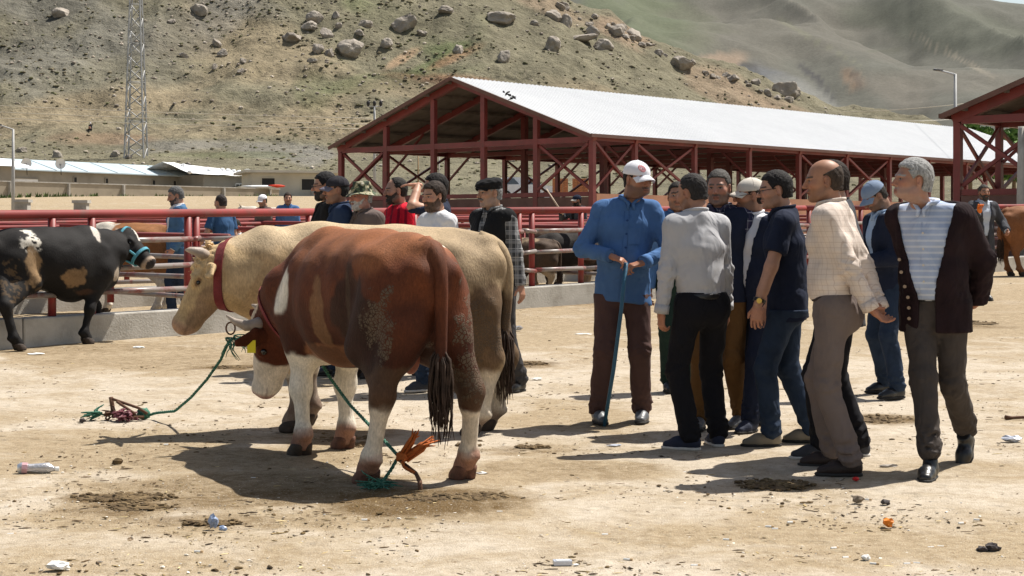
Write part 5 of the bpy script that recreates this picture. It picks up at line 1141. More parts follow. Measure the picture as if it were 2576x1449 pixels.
def person(label, base, rzd, H=1.72, fat=0., feet=None, hips=(0, 0), lean=(0, 0), tw=0, armR=None, armL=None, yaw=0, pitch=0, roll=0, hf=0, top=None, sleeve='long', untuck=0, over=None, over_open=.07, over_sleeve=True, over_hem=.78, trousers=None, shoe=None, sole=None,
           skin=(.33, .17, .105), hair='full', hairc=(.018, .014, .012), stub=.35, beard=None, beardc=None, hat=None, glasses=False, collar=True, collarm=None, belt=None, hq=1., zp=0, neck=(0, 0), sock=None, hairthick=.010):
    s = H/1.75; root = thing('person', label, 'person', base, R(rzd)); z0 = 0
    feet = feet or {'R': (.11, 0, 0, -8, 0), 'L': (-.11, .02, 0, 8, 0)}
    def out(name, V, F, m, cols=None, par=root, smooth=True): return npmesh(name, np.asarray(V)*s, F, m, smooth, cols, parent=par)
    hip0 = A3(hips[0], hips[1], .945+zp); shc = A3(lean[0], lean[1], 1.41+zp); Rt = rotz(R(tw))
    SH = {'R': shc+Rt@A3(.166, 0, .012), 'L': shc+Rt@A3(-.166, 0, .012)}; HP = {'R': hip0+A3(.09, 0, -.02), 'L': hip0+A3(-.09, 0, -.02)}
    neckb = shc+A3(neck[0]*.5, .005+neck[1]*.5, .075); hc = neckb+A3(neck[0], .035+hf+neck[1], .145); waist = hip0*.6+shc*.4; waist[2] = 1.10+zp; chest = hip0*.25+shc*.75; chest[2] = 1.28+zp
    AN = {}; KN = {}; FR = {}
    for k in 'RL':
        x, y, z, yw, pt = feet[k]; ff = rotz(R(yw))@rotx(R(pt)); a = A3(x, y, z)+(ff@A3(0, -.075, .085) if pt else A3(0, 0, .085)+rotz(R(yw))@A3(0, -.02, 0)); FR[k] = (A3(x, y, z), ff)
        pole = rotz(R(yw*.6))@A3(.04*(1 if k == 'R' else -1), 1, 0); KN[k], AN[k] = ik(HP[k], a, .44, .425, pole)
    arms = {'R': armR or dict(w=(.235, .04, .80)), 'L': armL or dict(w=(-.235, .04, .80))}; EL = {}; WR = {}; HD = {}
    for k in 'RL':
        A = arms[k]; sg = 1 if k == 'R' else -1; w_ = A3(*A['w'])+A3(0, 0, zp); EL[k], WR[k] = ik(SH[k], w_, .295, .262, A.get('pole', (sg*.35, -1, 0)))
        HD[k] = (unit(A.get('hd', WR[k]-EL[k])), A3(*A.get('hn', (-sg*1., .15, 0))), A.get('curl', .35), A.get('grip', 0))
    X = (math.cos(R(tw)), math.sin(R(tw)), 0); ft = 1+.13*fat
    def torso(e=0):
        p = [('ecap', tuple(hip0), tuple(waist), (.158*ft, .118*ft), (.15*ft, .118*ft), (1, 0, 0), .02), ('ecap', tuple(waist), tuple(chest), (.15*ft, .118*ft), (.168*ft**.5, .122*ft**.5), X, .05), ('ecap', tuple(chest), tuple(shc), (.168*ft**.5, .122*ft**.5), (.145, .088), X, .05),
             ('cap', tuple(SH['L']), tuple(SH['R']), .060, .060, .07), ('cap', tuple(neckb+A3(0, -.02, -.01)), tuple(SH['R']*.75+neckb*.25-A3(0, 0, .005)), .058, .052, .04), ('cap', tuple(neckb+A3(0, -.02, -.01)), tuple(SH['L']*.75+neckb*.25-A3(0, 0, .005)), .058, .052, .04)]
        if fat: p.append(('ell', tuple(waist*.9+hip0*.1+A3(0, .035+.03*fat, 0)), (.135+.02*fat, .09+.035*fat, .17), None, .05))
        for sg in (1, -1): p.append(('ell', tuple(chest+Rt@A3(sg*.07, .065, .03)), (.085, .06, .085), None, .05))
        return p
    def arm(k, r=(.060, .051, .049, .040), lim=1.):
        e, w_, sh = EL[k], WR[k], SH[k]
        if lim <= .5: return [('cap', tuple(sh), tuple(sh+(e-sh)*(lim*2)), r[0], r[0]*.97, .05)]
        q = w_; return [('cap', tuple(sh), tuple(e), r[0], r[1], .05), ('cap', tuple(e), tuple(q), r[2], r[3], .03)]
    def elbow_folds(amp, sd):
        W = Waves(amp*.5, .14, 8, sd, (1, 1, .5)); W2 = Waves(amp*1.25, .045, 6, sd+3, (.5, .5, 1.6)); es = [EL['R'], EL['L']]
        def f(P):
            k = sum(np.exp(-np.sum((P-e)**2, 1)/.009) for e in es)+.7*np.exp(-((P[:, 2]-1.0-zp)/.07)**2)*(.6)+.5*sum(np.exp(-np.sum((P-(WR[q]*.85+EL[q]*.15))**2, 1)/.004) for q in 'RL')
            return W(P)+W2(P)*k
        return f
    # ---- garments
    hq_ = .0115*hq
    sd = abs(hash(label)) % 100 if False else sum(map(ord, label)) % 97
    hem = (.965 if not untuck else untuck)+zp
    tp = torso()+([('ecap', tuple(hip0+A3(0, 0, -.26)), tuple(hip0), (.186*ft, .142*ft), (.166*ft, .124*ft), (1, 0, 0), .03)] if untuck else [])
    if sleeve == 'long': tp += arm('R')+arm('L')
    def shirt_clip(P):
        f = hem+.018*np.sin(P[:, 0]*9+1)*(1 if untuck else 0)-P[:, 2]
        armz = np.minimum(*[segd(P, EL[k], WR[k]) for k in 'RL'])
        f = np.where(armz < .066, -1, f)
        for k in 'RL':
            if sleeve == 'long': dv = unit(WR[k]-EL[k]); g = (P-WR[k])@dv-.012; f = np.where(np.linalg.norm(P-WR[k], axis=1) < .07, np.maximum(f, g), f)
        return np.maximum(f, P[:, 2]-(neckb[2]+.028)-.25*(neckb[1]-P[:, 1]))
    Vs, Fs = implicit(tp, hq_, .004, shirt_clip, elbow_folds(.0042, sd))
    if sleeve == 'short':
        for k in 'RL':
            dv = unit(EL[k]-SH[k]); e_ = SH[k]+dv*.30
            V2, F2 = implicit([('cap', tuple(SH[k]), tuple(e_), .064, .072, 0)], hq_, .003, lambda P: (P-SH[k])@dv-.205, elbow_folds(.003, sd+4)); Fs = np.concatenate([Fs, F2+len(Vs)]); Vs = np.concatenate([Vs, V2])
    shirt = out('shirt', Vs, Fs, top)
    if collar:
        T = MB(); cp = []
        for i in range(17):
            a = R(-250+320*i/16); cp.append(neckb+A3(.066*math.cos(a), .005+.068*math.sin(a)+(.022 if 0 else 0), .028-.012*math.sin(a)))
        a0, a1 = cp[0], cp[-1]; front = neckb+A3(0, .082, -.018); cp = [front+A3(-.02, .012, -.035)]+[front+A3(-.012, 0, 0)]+cp[1:-1]+[front+A3(.012, 0, 0)]+[front+A3(.02, .012, -.035)]
        T.tube(cp, [.008]+[.015]*(len(cp)-2)+[.008], 8, flat=((0, 0, 1), .75, 1.5)); out('collar', T.v, T.f, collarm or top)
    if over:
        op = torso()+[('ecap', tuple(hip0+A3(0, 0, -.28)), tuple(hip0), (.178*ft, .135*ft), (.165*ft, .126*ft), (1, 0, 0), .04)]
        if over_sleeve: op += arm('R', (.068, .056, .054, .046))+arm('L', (.068, .056, .054, .046))
        def oclip(P):
            x, y, z = P.T; xc = x-shc[0]*np.clip((z-.95-zp)/.45, 0, 1)-hip0[0]*np.clip(1-(z-.95-zp)/.45, 0, 1); yc = y-shc[1]*np.clip((z-.95-zp)/.45, 0, 1)
            w_ = over_open*np.clip((z-.80-zp)/.55, .35, 1.15); f = np.where(yc > .0, w_-np.abs(xc-.01), -1.)
            hemf = over_hem+zp-z; armz = np.minimum(*[segd(P, EL[k], WR[k]) for k in 'RL'])
            if over_sleeve:
                f = np.where(armz < .085, -1, np.maximum(f, hemf))
                for k in 'RL': dv = unit(WR[k]-EL[k]); g = (P-WR[k])@dv-.004; f = np.where(np.linalg.norm(P-WR[k], axis=1) < .08, np.maximum(f, g), f)
            else: f = np.maximum(f, hemf)
            return np.maximum(f, z-(neckb[2]+.022)-.3*(neckb[1]-y))
        Vo, Fo = implicit(op, hq_, .017, oclip, elbow_folds(.005, sd+7)); out('jacket', Vo, Fo, over)
    tr = [('ecap', tuple(hip0+A3(0, 0, -.06)), tuple(hip0+A3(0, 0, .045)), (.168*ft, .125*ft), (.155*ft, .118*ft), (1, 0, 0), 0.)]
    for k in 'RL':
        sg = 1 if k == 'R' else -1; hk = HP[k]
        tr += [('ell', tuple(hip0+A3(sg*.075, -.048, -.06)), (.083, .074, .10), None, .06), ('cap', tuple(hk), tuple(KN[k]), .096*ft**.5, .073, .035), ('cap', tuple(KN[k]), tuple(AN[k]+A3(0, -.005, .015)), .072, .066, .03)]
    W = Waves(.0026, .15, 8, sd+1, (1, 1, .4)); W2 = Waves(.0095, .05, 6, sd+2, (.6, .6, 1.6)); ank = [AN['R'], AN['L']]; kns = [KN['R'], KN['L']]
    def twr(P):
        k = sum(np.exp(-np.sum((P-a-A3(0, 0, .05))**2, 1)/.009) for a in ank)+.55*sum(np.exp(-np.sum((P-a)**2, 1)/.010) for a in kns)+.5*np.exp(-np.sum((P-hip0-A3(0, .05, -.12))**2, 1)/.012)
        return W(P)+W2(P)*k
    def tclip(P):
        f = P[:, 2]-((1.0 if not untuck else untuck+.07)+zp)
        for k in 'RL': c, ff = FR[k]; q = (P-c)@ff; f = np.where(np.linalg.norm(P-AN[k], axis=1) < .13, np.maximum(f, .032-q[:, 2]), f)
        return f
    Vt, Ft = implicit(tr, hq_, .0, tclip, twr); out('trousers', Vt, Ft, trousers)
    if belt:
        Vb, Fb = implicit([tr[0]], .009, .009, lambda P: np.maximum(P[:, 2]-(.992+zp), .955+zp-P[:, 2])); bo = out('belt', Vb, Fb, belt); T = MB(); T.box(hip0+A3(0, .134*ft, .030), (.035, .008, .03)); out('buckle', T.v, T.f, M_galv, par=bo, smooth=False)
    # ---- shoes
    for k in 'RL':
        c, ff = FR[k]; sg = 1 if k == 'R' else -1
        sp = [('ecap', (0, -.055, .045), (sg*.004, .06, .042), (.036, .045), (.042, .042), (1, 0, 0), 0), ('ecap', (sg*.004, .06, .040), (-sg*.004, .135, .028), (.043, .040), (.034, .026), (1, 0, 0), .03), ('cap', (0, -.035, .06), (0, -.03, .105), .042, .04, .03)]
        V1, F1 = implicit(sp, .0095*hq, 0, lambda P: np.maximum(.012-P[:, 2], P[:, 2]-.11)); so = out('shoe', V1@ff.T+c, F1, shoe)
        V2, F2 = implicit([('ecap', (0, -.055, .02), (sg*.004, .06, .02), (.040, .05), (.047, .05), (1, 0, 0), 0), ('ecap', (sg*.004, .06, .02), (-sg*.004, .137, .02), (.047, .05), (.037, .04), (1, 0, 0), .02)], .009, 0, lambda P: np.maximum(-P[:, 2], P[:, 2]-.022)); out('sole', V2@ff.T+c, F2, sole or M_sole, par=so)
    # ---- body: trunk, limbs, head and hands in one mesh
    bp = torso(); 
    for k in 'RL':
        bp += [('cap', tuple(SH[k]), tuple(EL[k]), .064, .060, .04), ('cap', tuple(EL[k]), tuple(WR[k]*.6+EL[k]*.4), .061, .056, .02), ('cap', tuple(WR[k]*.6+EL[k]*.4), tuple(WR[k]), .056, .0455, .01), ('cap', tuple(HP[k]), tuple(KN[k]), .085, .07, .03), ('cap', tuple(KN[k]), tuple(AN[k]), .066, .06, .02)]
    Vb, Fb = implicit(bp, .015 if sleeve == 'long' else .0115, -.018); cb = np.tile(np.array(skin), (len(Vb), 1)); parts = [(Vb, Fb, cb)]
    for k in 'RL':
        d, n, cu, gr = HD[k]; Vh, Fh = implicit(hand_prims(WR[k], d, n, k, cu, gr), .0048*max(1, hq*.9)); parts.append((Vh, Fh, np.tile(np.array(skin)*A3(1.05, .93, .9), (len(Vh), 1))))
    Hm = rotz(R(yaw))@rotx(R(pitch))@roty(R(roll)); Vhd, Fhd = head_mesh(.0052 if hq <= 1.2 else .007, 1 if fat > .5 else 0); ch = head_cols(Vhd, skin, stub, hairc, None, hair == 'bald')
    toW = lambda V: np.asarray(V)@Hm.T+hc
    # neck stays upright while the head turns
    Vw = toW(Vhd); kz = (1-sst(-.15, -.07, Vhd[:, 2]))[:, None]; Vw = Vw*(1-kz)+(Vhd+neckb+A3(neck[0]*.3, .038, .145))*kz; parts.append((Vw, Fhd, ch))
    VV = []; FF = []; CC = []; o_ = 0
    for (v, f, c) in parts: VV.append(v); FF.append(f+o_); CC.append(c); o_ += len(v)
    out('body', np.concatenate(VV), np.concatenate(FF), M_skin, np.concatenate(CC))
    hcv = lambda V, c: np.tile(np.array(c), (len(V), 1))*(.75+.5*fbm(np.asarray(V)*60, 2))[:, None]
    if hair:
        V, F = hair_mesh(hair, .0055, sd, .004 if hat else .006 if hair == 'short' else .0045 if hair == 'bald' else .0065 if hair == 'recede' else hairthick, bool(hat))
        cc = hcv(V, hairc)
        out('hair', toW(V), F, M_hairm, cc)
    if beard:
        bc = beardc or hairc
        if beard == 'moustache': V, F = stache_mesh(.0035)
        else: V, F = beard_mesh(.0048, 2 if beard == 'long' else 1, sd)
        out('beard' if beard != 'moustache' else 'moustache', toW(V), F, M_hairm, hcv(V, bc))
    if hat:
        kind, hm = hat[0], hat[1]
        if kind == 'cap':
            V, F = implicit([('ell', (0, -.014, .045), (.084, .106, .086), None, 0), ('cap', (0, -.014, .131), (0, -.014, .133), .006, .006, .004)], .006, 0, lambda P: .036+.10*P[:, 1]*0-P[:, 2]-.0*P[:, 1]); ho = out('cap', toW(V), F, hm)
            V, F = visor(.09); out('visor', toW(V), F, hat[2] if len(hat) > 2 else hm, par=ho)
            T = MB(); 
            for a in (0, 60, 120): 
                T.tube([(.0845*math.cos(R(a))*math.sin(t), -.014+.1065*math.sin(R(a))*math.sin(t), .045+.0865*math.cos(t)) for t in np.linspace(-1.45, 1.45, 15)], .0016, 4)
            out('seam', toW(T.v), T.f, hm, par=ho)
        elif kind == 'flat':
            V, F = implicit([('ell', (0, -.012, .05), (.080, .102, .055), None, 0), ('ell', (0, .004, .085), (.094, .122, .040), rotx(-.16), .03)], .006, .002, lambda P: .032-P[:, 2], Waves(.002, .06, 6, 2)); ho = out('flat_cap', toW(V), F, hm)
            V, F = visor(.100, .034, .070, .072, .014, .007); out('visor', toW(V), F, hm, par=ho)
        elif kind == 'bucket':
            V, F = implicit([('ecap', (0, -.014, .05), (0, -.014, .10), (.084, .106), (.074, .094), (1, 0, 0), 0)], .006, .0, lambda P: np.maximum(.035-P[:, 2], P[:, 2]-.142), Waves(.004, .06, 6, 3)); ho = out('bucket_hat', toW(V), F, hm)
            Vb_ = []; Fb_ = []; n1 = 40
            for k in (0, 1):
                for j in range(4):
                    for i in range(n1):
                        a = 6.283*i/n1; r_ = 1+.62*j/3; Vb_.append((.082*r_*math.cos(a), -.014+.104*r_*math.sin(a)*(.92 if j else 1), .048-.012*j+.010*j/3*math.sin(a*3+1)+.012*j/3*abs(math.cos(a))-k*.004))
            for j in range(3):
                for i in range(n1): a, b_ = j*n1+i, j*n1+(i+1) % n1; Fb_ += [[a, b_, b_+n1, a+n1], [a+4*n1, a+5*n1, b_+5*n1, b_+4*n1]]
            out('brim', toW(Vb_), Fb_, hm, par=ho)
    if glasses:
        T = MB()
        for sg in (1, -1):
            T.tube([(sg*.032+.021*math.cos(a), .107-.15*abs(.021*math.cos(a)+.0)*0, .006+.015*math.sin(a)) for a in np.linspace(0, 6.283, 15)], .0022, 5); T.tube([(sg*.053, .105, .010), (sg*.076, .06, .012), (sg*.078, -.005, .014)], .0022, 5)
        T.tube([(-.011, .108, .01), (.011, .108, .01)], .002, 5); out('glasses', toW(T.v), T.f, M_lens)
    return dict(root=root, s=s, out=out, toW=toW, V=Vs, F=Fs, WR=WR, EL=EL, HD=HD, hc=hc, Hm=Hm, shc=shc, hip0=hip0, over=(Vo, Fo) if over else None)
M_sole = mat('dark_sole', (.03, .028, .026), .8, .2); M_solew = mat('white_sole', (.55, .53, .5), .7, .15)
def front_y(V, x, z, back=False):
    k = (np.abs(V[:, 0]-x) < .010) & (np.abs(V[:, 2]-z) < .010)
    if not k.any(): return 0
    return V[k, 1].min() if back else V[k, 1].max()
def buttons(P, xs_zs, V=None, m=None, r=.0065, name='button'):
    V = P['V'] if V is None else V
    for x, z in xs_zs:
        t_ = np.clip((z-.95)/.45, 0, 1); x = x+P['shc'][0]*t_+P['hip0'][0]*(1-t_); y = front_y(V, x, z); T = MB(); T.tube([(x, y-.003, z), (x, y+.004, z)], r, 10); P['out'](name, T.v, T.f, m or M_btn, smooth=False)
def patch(P, name, x0, x1, z0, z1, m, V=None, n=6, shape=None, off=.003):
    V = P['V'] if V is None else V; g = []; F = []
    for i in range(n+1):
        for j in range(n+1):
            x = x0+(x1-x0)*i/n; z = z0+(z1-z0)*j/n
            if shape: x = (x0+x1)/2+(x-(x0+x1)/2)*shape(j/n)
            g.append((x, front_y(V, x, z)+off, z))
    for i in range(n):
        for j in range(n): a = i*(n+1)+j; F.append([a, a+n+1, a+n+2, a+1])
    return P['out'](name, g, F, m)
def mfeet(base, rzd, H, R_, L_, yR=-8, yL=8, pR=0, pL=0, zR=0, zL=0):
    """photo pixels of shoe centres -> local normalised foot positions"""
    s = H/1.75; o = {}
    for k, p, yw, pt, z in (('R', R_, yR, pR, zR), ('L', L_, yL, pL, zL)):
        w_ = gp(*p); d = rotz(-R(rzd))@np.array([w_.x-base.x, w_.y-base.y, 0]); o[k] = (d[0]/s, d[1]/s, (w_.z-base.z)/s+z, yw, pt)
    return o
def mid(a, b): p = (gp(*a)+gp(*b))/2; return p

def seam(P, pts, m, V=None, back=False, r=.0022):
    """stitched line lying on the cloth, through (x, z) points"""
    V = P['V'] if V is None else V; q = [((x, front_y(V, x, z, back)+(.001 if back else -.001), z)) for x, z in pts]; q = [p for p in q if p[1] != 0]
    T = MB(); T.tube(q, r, 5); P['out']('seam', T.v, T.f, m)
def cuffs(P, m, off=.004):
    for k in 'RL':
        d = unit(P['WR'][k]-P['EL'][k]); b = band('cuff', (P['WR'][k]-d*.020)*P['s'], d, (.3, .5, .8), .0445*P['s'], .0445*P['s'], .055*P['s'], off, m, P['root'], 22)
        b.data.polygons.foreach_set('use_smooth', [True]*len(b.data.polygons))
# ------------------------------------------------------------------ the cast
C_blue = cloth('blue_shirt', (.07, .15, .32)); C_brown = cloth('brown_trousers', (.085, .05, .046)); C_grey = cloth('pale_grey_shirt', (.44, .44, .455), .08); C_black = cloth('black_trousers', (.010, .010, .013))
C_navy = cloth('navy_cloth', (.014, .019, .038)); C_jean = cloth('dark_jeans', (.022, .035, .062), .3); C_cream = plaid('cream_check', (.60, .52, .46), None, (.42, .33, .28), .03, w2=.10); C_taupe = cloth('taupe_trousers', (.145, .115, .105))
C_dgrey = cloth('dark_grey_jacket', (.055, .057, .066)); C_card = cloth('maroon_black_cardigan', (.017, .009, .011), .3, st=.7); C_stripe = plaid('blue_striped_shirt', (.36, .43, .58), None, (.62, .65, .70), .034, w2=.35, diag=1); C_brgrey = cloth('brown_grey_trousers', (.060, .050, .045))
C_dkbl = cloth('dark_blue_shirt', (.02, .035, .075)); C_white = cloth('white_shirt', (.66, .66, .68), .06); C_vest = cloth('black_vest', (.012, .012, .013)); C_plaidg = plaid('grey_check', (.05, .052, .055), (.30, .30, .30), (.42, .42, .42), .07); C_plaidn = plaid('navy_check', (.022, .025, .055), (.06, .05, .09), (.40, .40, .45), .055)
C_ochre = cloth('brown_corduroy', (.115, .060, .022)); C_green = cloth('dark_green_trousers', (.014, .028, .022)); C_denim = cloth('denim_shirt', (.07, .15, .27), .25); C_blt = cloth('blue_tee', (.035, .085, .18)); C_tan = cloth('brown_grey_jacket', (.13, .10, .09))
C_jersey = plaid('striped_jersey', (.72, .015, .035), None, (.006, .006, .018), .115, w2=.34, diag=2); C_cap = mat('white_cap', (.74, .74, .78), .9, .05, 9, 120, .3, .003); C_capc = mat('cream_cap', (.56, .52, .46), .9, .06, 9, 120, .3, .003); C_capb = mat('blue_cap', (.20, .26, .37), .9, .1, 9, 120, .3, .003); C_capd = cloth('dark_cap', (.03, .028, .034)); C_capp = cloth('grey_peak', (.16, .15, .19))
def camo_mat():
    m, n, b, l = _new('camouflage'); b.inputs['Roughness'].default_value = .9
    f = noise(n, l, 22, 2, .4, None, .8); r = ramp(n, l, f, [(.0, (.02, .03, .02)), (.42, (.07, .10, .05)), (.50, (.30, .27, .17)), (.60, (.40, .38, .30))]); r_ = [x for x in n.nodes if x.type == 'VALTORGB'][-1]; r_.color_ramp.interpolation = 'CONSTANT'; l.new(r, b.inputs['Base Color']); return m
C_camo = camo_mat(); S_blk = mat('black_leather', (.012, .012, .013), .32, .3, spec=.5); S_grey = mat('grey_leather', (.10, .105, .115), .4, .3, spec=.4); S_navy = mat('navy_canvas', (.02, .026, .05), .8, .2); S_beige = mat('beige_suede', (.22, .19, .145), .85, .2); S_char = mat('charcoal_sneaker', (.045, .047, .055), .8, .2); S_brn = mat('dark_brown_leather', (.028, .017, .014), .55, .3); C_belt = mat('brown_belt', (.035, .02, .015), .5, .2)
GREY = (.20, .20, .20); DKH = (.02, .016, .014); SKN = (.34, .175, .11); SKL = (.42, .23, .155)
def P_(label, fR, fL, rz, H, yR=-8, yL=8, **k):
    b = mid(fR, fL); return person(label, b, rz, H, feet=mfeet(b, rz, H, fR, fL, yR, yL, *k.pop('pz', (0, 0, 0, 0))), **k), b
# 1 white cap, blue shirt, both hands on a stick
p1, b1 = P_('man in a white cap and blue shirt leaning both hands on a blue stick', (1507, 1064), (1614, 1062), 178, 1.80, 10, -4, fat=.7, top=C_blue, untuck=.80, hips=(-.015, 0), lean=(-.045, 0), neck=(-.045, .01), trousers=C_brown, shoe=S_grey, hair='short', hairc=DKH, stub=.55, hat=('cap', C_cap), yaw=38, pitch=-8, skin=SKN,
    armR=dict(w=(.075, .24, 1.125), pole=(.9, -.35, -.55), hd=(-.92, .15, -.34), hn=(-.2, -.2, -.95), curl=.55), armL=dict(w=(-.145, .215, 1.08), pole=(-.9, -.35, -.55), hd=(.92, .25, -.22), hn=(.25, -.15, -1), curl=.65))
buttons(p1, [(0, z) for z in (1.36, 1.27, 1.18, .98, .89, .80)], m=cloth('blue_button', (.03, .07, .2)), r=.008)
patch(p1, 'pocket', -.135, -.045, 1.20, 1.31, C_blue, off=.005)
seam(p1, [(.016-.04*(z-.84)/.58, z) for z in np.linspace(.84, 1.42, 16)], C_blue); seam(p1, [(-.016-.04*(z-.84)/.58, z) for z in np.linspace(.84, 1.42, 16)], C_blue); cuffs(p1, C_blue)
for sg in (1, -1): seam(p1, [(sg*(.165-.03*t), 1.22+.22*t) for t in np.linspace(0, 1, 9)], C_blue)
# cap emblem
T = MB(); M_emb = mat('red_emblem', (.62, .18, .19), .6)
for rr in (.020, .013):
    T.tube([(.028+rr*math.cos(a), .0, .085+rr*math.sin(a)) for a in np.linspace(0, 6.283, 18)], .0022, 4)
T.tube([(.023, 0, .078), (.028, 0, .092), (.033, 0, .078)], .0025, 4)
Vv = np.array(T.v); Vv[:, 1] = -.014+.106*np.sqrt(np.maximum(0, 1-(Vv[:, 0]/.084)**2-((Vv[:, 2]-.045)/.086)**2))+.002+Vv[:, 1]*.4; p1['out']('cap_emblem', p1['toW'](Vv), T.f, M_emb)
hb = p1['WR']['R']*1.8; w_ = b1+Vector(tuple(rotz(R(178))@(np.array([-.03, .275, 1.08])*1.03))); e = gp(1520, 1072)
st = thing('walking_stick', 'long blue stick held upright under both hands by the white capped man', 'stick', e); v = w_-e+Vector((0, 0, 0)); tube('shaft', [(0, 0, 0), tuple(v*.35+Vector((.012, 0, 0))), tuple(v*.7+Vector((.01, 0, 0))), tuple(v)], [.013, .014, .014, .015], mat('blue_pipe', (.035, .115, .19), .45, .2), st)
# 2 grey shirt from behind
p2, b2 = P_('man in a pale grey shirt and black trousers seen from behind', (1802, 1122), (1728, 1132), 22, 1.70, -12, 45, lean=(-.01, .05), top=C_grey, trousers=C_black, shoe=S_navy, sole=M_solew, hair='recede', hairc=(.03, .027, .026), stub=.3, yaw=28, pitch=-14, hf=.03, skin=SKN,
    armL=dict(w=(-.27, .06, .80), pole=(-.6, -1, 0), hd=(.05, .12, -1), hn=(1, .1, 0), curl=.6), armR=dict(w=(.27, .16, .86), pole=(.7, -1, 0), curl=.4), belt=S_blk)
cuffs(p2, C_grey); 
# 3 padded vest over navy check
p3, b3 = P_('man in a dark padded vest and navy checked shirt, half hidden behind the grey shirt', (1760, 1080), (1862, 1076), 160, 1.74, 8, -14, fat=.5, top=C_plaidn, over=C_navy, over_sleeve=False, over_hem=.86, over_open=.05, trousers=C_ochre, shoe=S_grey, hair='short', hairc=(.07, .065, .06), stub=.6, yaw=0, pitch=-6, skin=(.33, .17, .12),
    armL=dict(w=(-.275, -.02, .90), pole=(-.9, -.6, 0), curl=.5), armR=dict(w=(.25, .08, .86), curl=.5))
p3b, _ = P_('man in blue almost hidden behind the grey shirt, only shoulder and a black shoe showing', (1682, 985), (1725, 980), 175, 1.68, 5, -5, top=C_blue, trousers=C_green, shoe=S_blk, hair='short', hairc=DKH, skin=SKN, hq=1.3)
# 4 cream cap
p4, b4 = P_('man in a cream cap and navy jacket over a white shirt, facing left', (1922, 1068), (1884, 1088), 130, 1.68, -10, 14, fat=.4, lean=(0, .03), top=C_white, over=C_navy, over_open=.125, trousers=C_navy, shoe=S_navy, hair='short', hairc=DKH, stub=.5, hat=('cap', C_capc), yaw=-32, pitch=-4, glasses=True, skin=SKN,
    armL=dict(w=(-.24, .02, .80), curl=.4), armR=dict(w=(.24, .05, .80), curl=.4), hq=1.15)
# 5 navy polo
p5, b5 = P_('man in a navy polo and jeans with a wristwatch and glasses', (2032, 1114), (1930, 1124), 80, 1.72, 0, 12, top=C_navy, sleeve='short', untuck=.80, trousers=C_jean, shoe=S_beige, hair='full', hairc=(.016, .014, .014), hairthick=.009, stub=.35, yaw=12, pitch=-8, hf=.02, glasses=True, skin=SKL, lean=(0, .02),
    armL=dict(w=(-.285, .19, .875), pole=(-.9, -.7, 0), hd=(.0, .1, -1), hn=(.9, -.2, 0), curl=.35), armR=dict(w=(.21, .14, .83), pole=(.9, -.5, 0)))
wl = p5['WR']['L']; dv = unit(wl-p5['EL']['L']); band('watch_strap', (wl-dv*.035)*p5['s'], dv, (0, 1, 0), .036*p5['s'], .036*p5['s'], .022, .004, S_blk, p5['root'])
T = MB(); c_ = (wl-dv*.035)*p5['s']; T.tube([c_+A3(-.034, 0, 0), c_+A3(-.045, 0, 0)], .017, 14); T.build('watch_face', M_gold, p5['root'])
# 6 dark hair behind the bald man
p6, b6 = P_('dark haired man in a dark grey jacket standing just behind the balding man', (2150, 1148), (2058, 1156), 74, 1.77, 0, 14, top=C_vest, over=C_dgrey, over_open=.03, trousers=C_black, shoe=S_char, sole=M_solew, hair='full', hairc=(.02, .013, .010), stub=.4, yaw=10, pitch=-6, skin=SKL, armR=dict(w=(.25, -.02, .80)), armL=dict(w=(-.25, -.02, .80)), hips=(0, -.02))
# 7 balding man
p7, b7 = P_('balding man in a cream checked shirt and taupe trousers with hands clasped behind him', (2082, 1176), (2128, 1198), 64, 1.77, 4, 22, fat=.35, top=C_cream, trousers=C_taupe, shoe=S_brn, hair='bald', hairc=(.045, .032, .024), stub=.3, yaw=22, pitch=-6, hf=.015, belt=C_belt, skin=(.33, .165, .10), lean=(0, .02),
    armL=dict(w=(-.09, -.235, .885), pole=(-1, -.25, 0), hd=(.5, -.5, -.55), hn=(.2, -.9, .3), curl=.35), armR=dict(w=(.13, -.225, .90), pole=(1, -.25, 0), hd=(-.8, -.2, -.5), hn=(-.2, -.9, .3), curl=.5))
cuffs(p7, C_cream); 
# 8 blue cap looking down
p8, b8 = P_('man in a blue cap and dark jacket looking down at his hands', (2222, 988), (2252, 1003), 105, 1.68, 0, 10, top=cloth('pale_blue_tee', (.35, .45, .6)), over=C_navy, over_open=.06, trousers=C_jean, shoe=S_blk, hair='short', hairc=(.03, .026, .024), stub=.5, hat=('cap', C_capb), yaw=0, pitch=-38, hf=.04, skin=(.27, .15, .10), lean=(0, .05),
    armL=dict(w=(-.10, .26, 1.10), pole=(-.7, -.6, -.8), curl=.8), armR=dict(w=(.10, .26, 1.10), pole=(.7, -.6, -.8), curl=.8), hq=1.15)
# 9 grey haired man in cardigan
p9, b9 = P_('grey haired man in open dark cardigan and blue striped shirt walking at right', (2338, 1207), (2432, 1163), 152, 1.77, 4, -4, pz=(0, -52, 0, .075), fat=.75, top=C_stripe, over=C_card, over_open=.135, over_hem=.78, trousers=C_brgrey, shoe=S_blk, hair='full', hairc=(.27, .27, .265), hairthick=.012, stub=.25, yaw=-52, pitch=2, skin=(.34, .175, .115), belt=S_blk, hips=(.075, .0), lean=(.095, .03), neck=(.05, .045), roll=0,
    armR=dict(w=(.10, -.215, .93), pole=(1, -.45, -.1), hd=(-.8, -.1, -.3), hn=(0, -1, 0), curl=.5), armL=dict(w=(-.11, -.225, .95), pole=(-1, -.4, -.1), hd=(.8, -.1, -.3), hn=(0, -1, 0), curl=.5))
buttons(p9, [(.012, z) for z in (1.34, 1.25, 1.16, 1.07)], r=.006)
seam(p9, [(.115, z) for z in np.linspace(1.0, 1.40, 14)], C_stripe); M_cbtn = mat('horn_button', (.32, .24, .17), .5, .2); Vo = p9['over'][0]
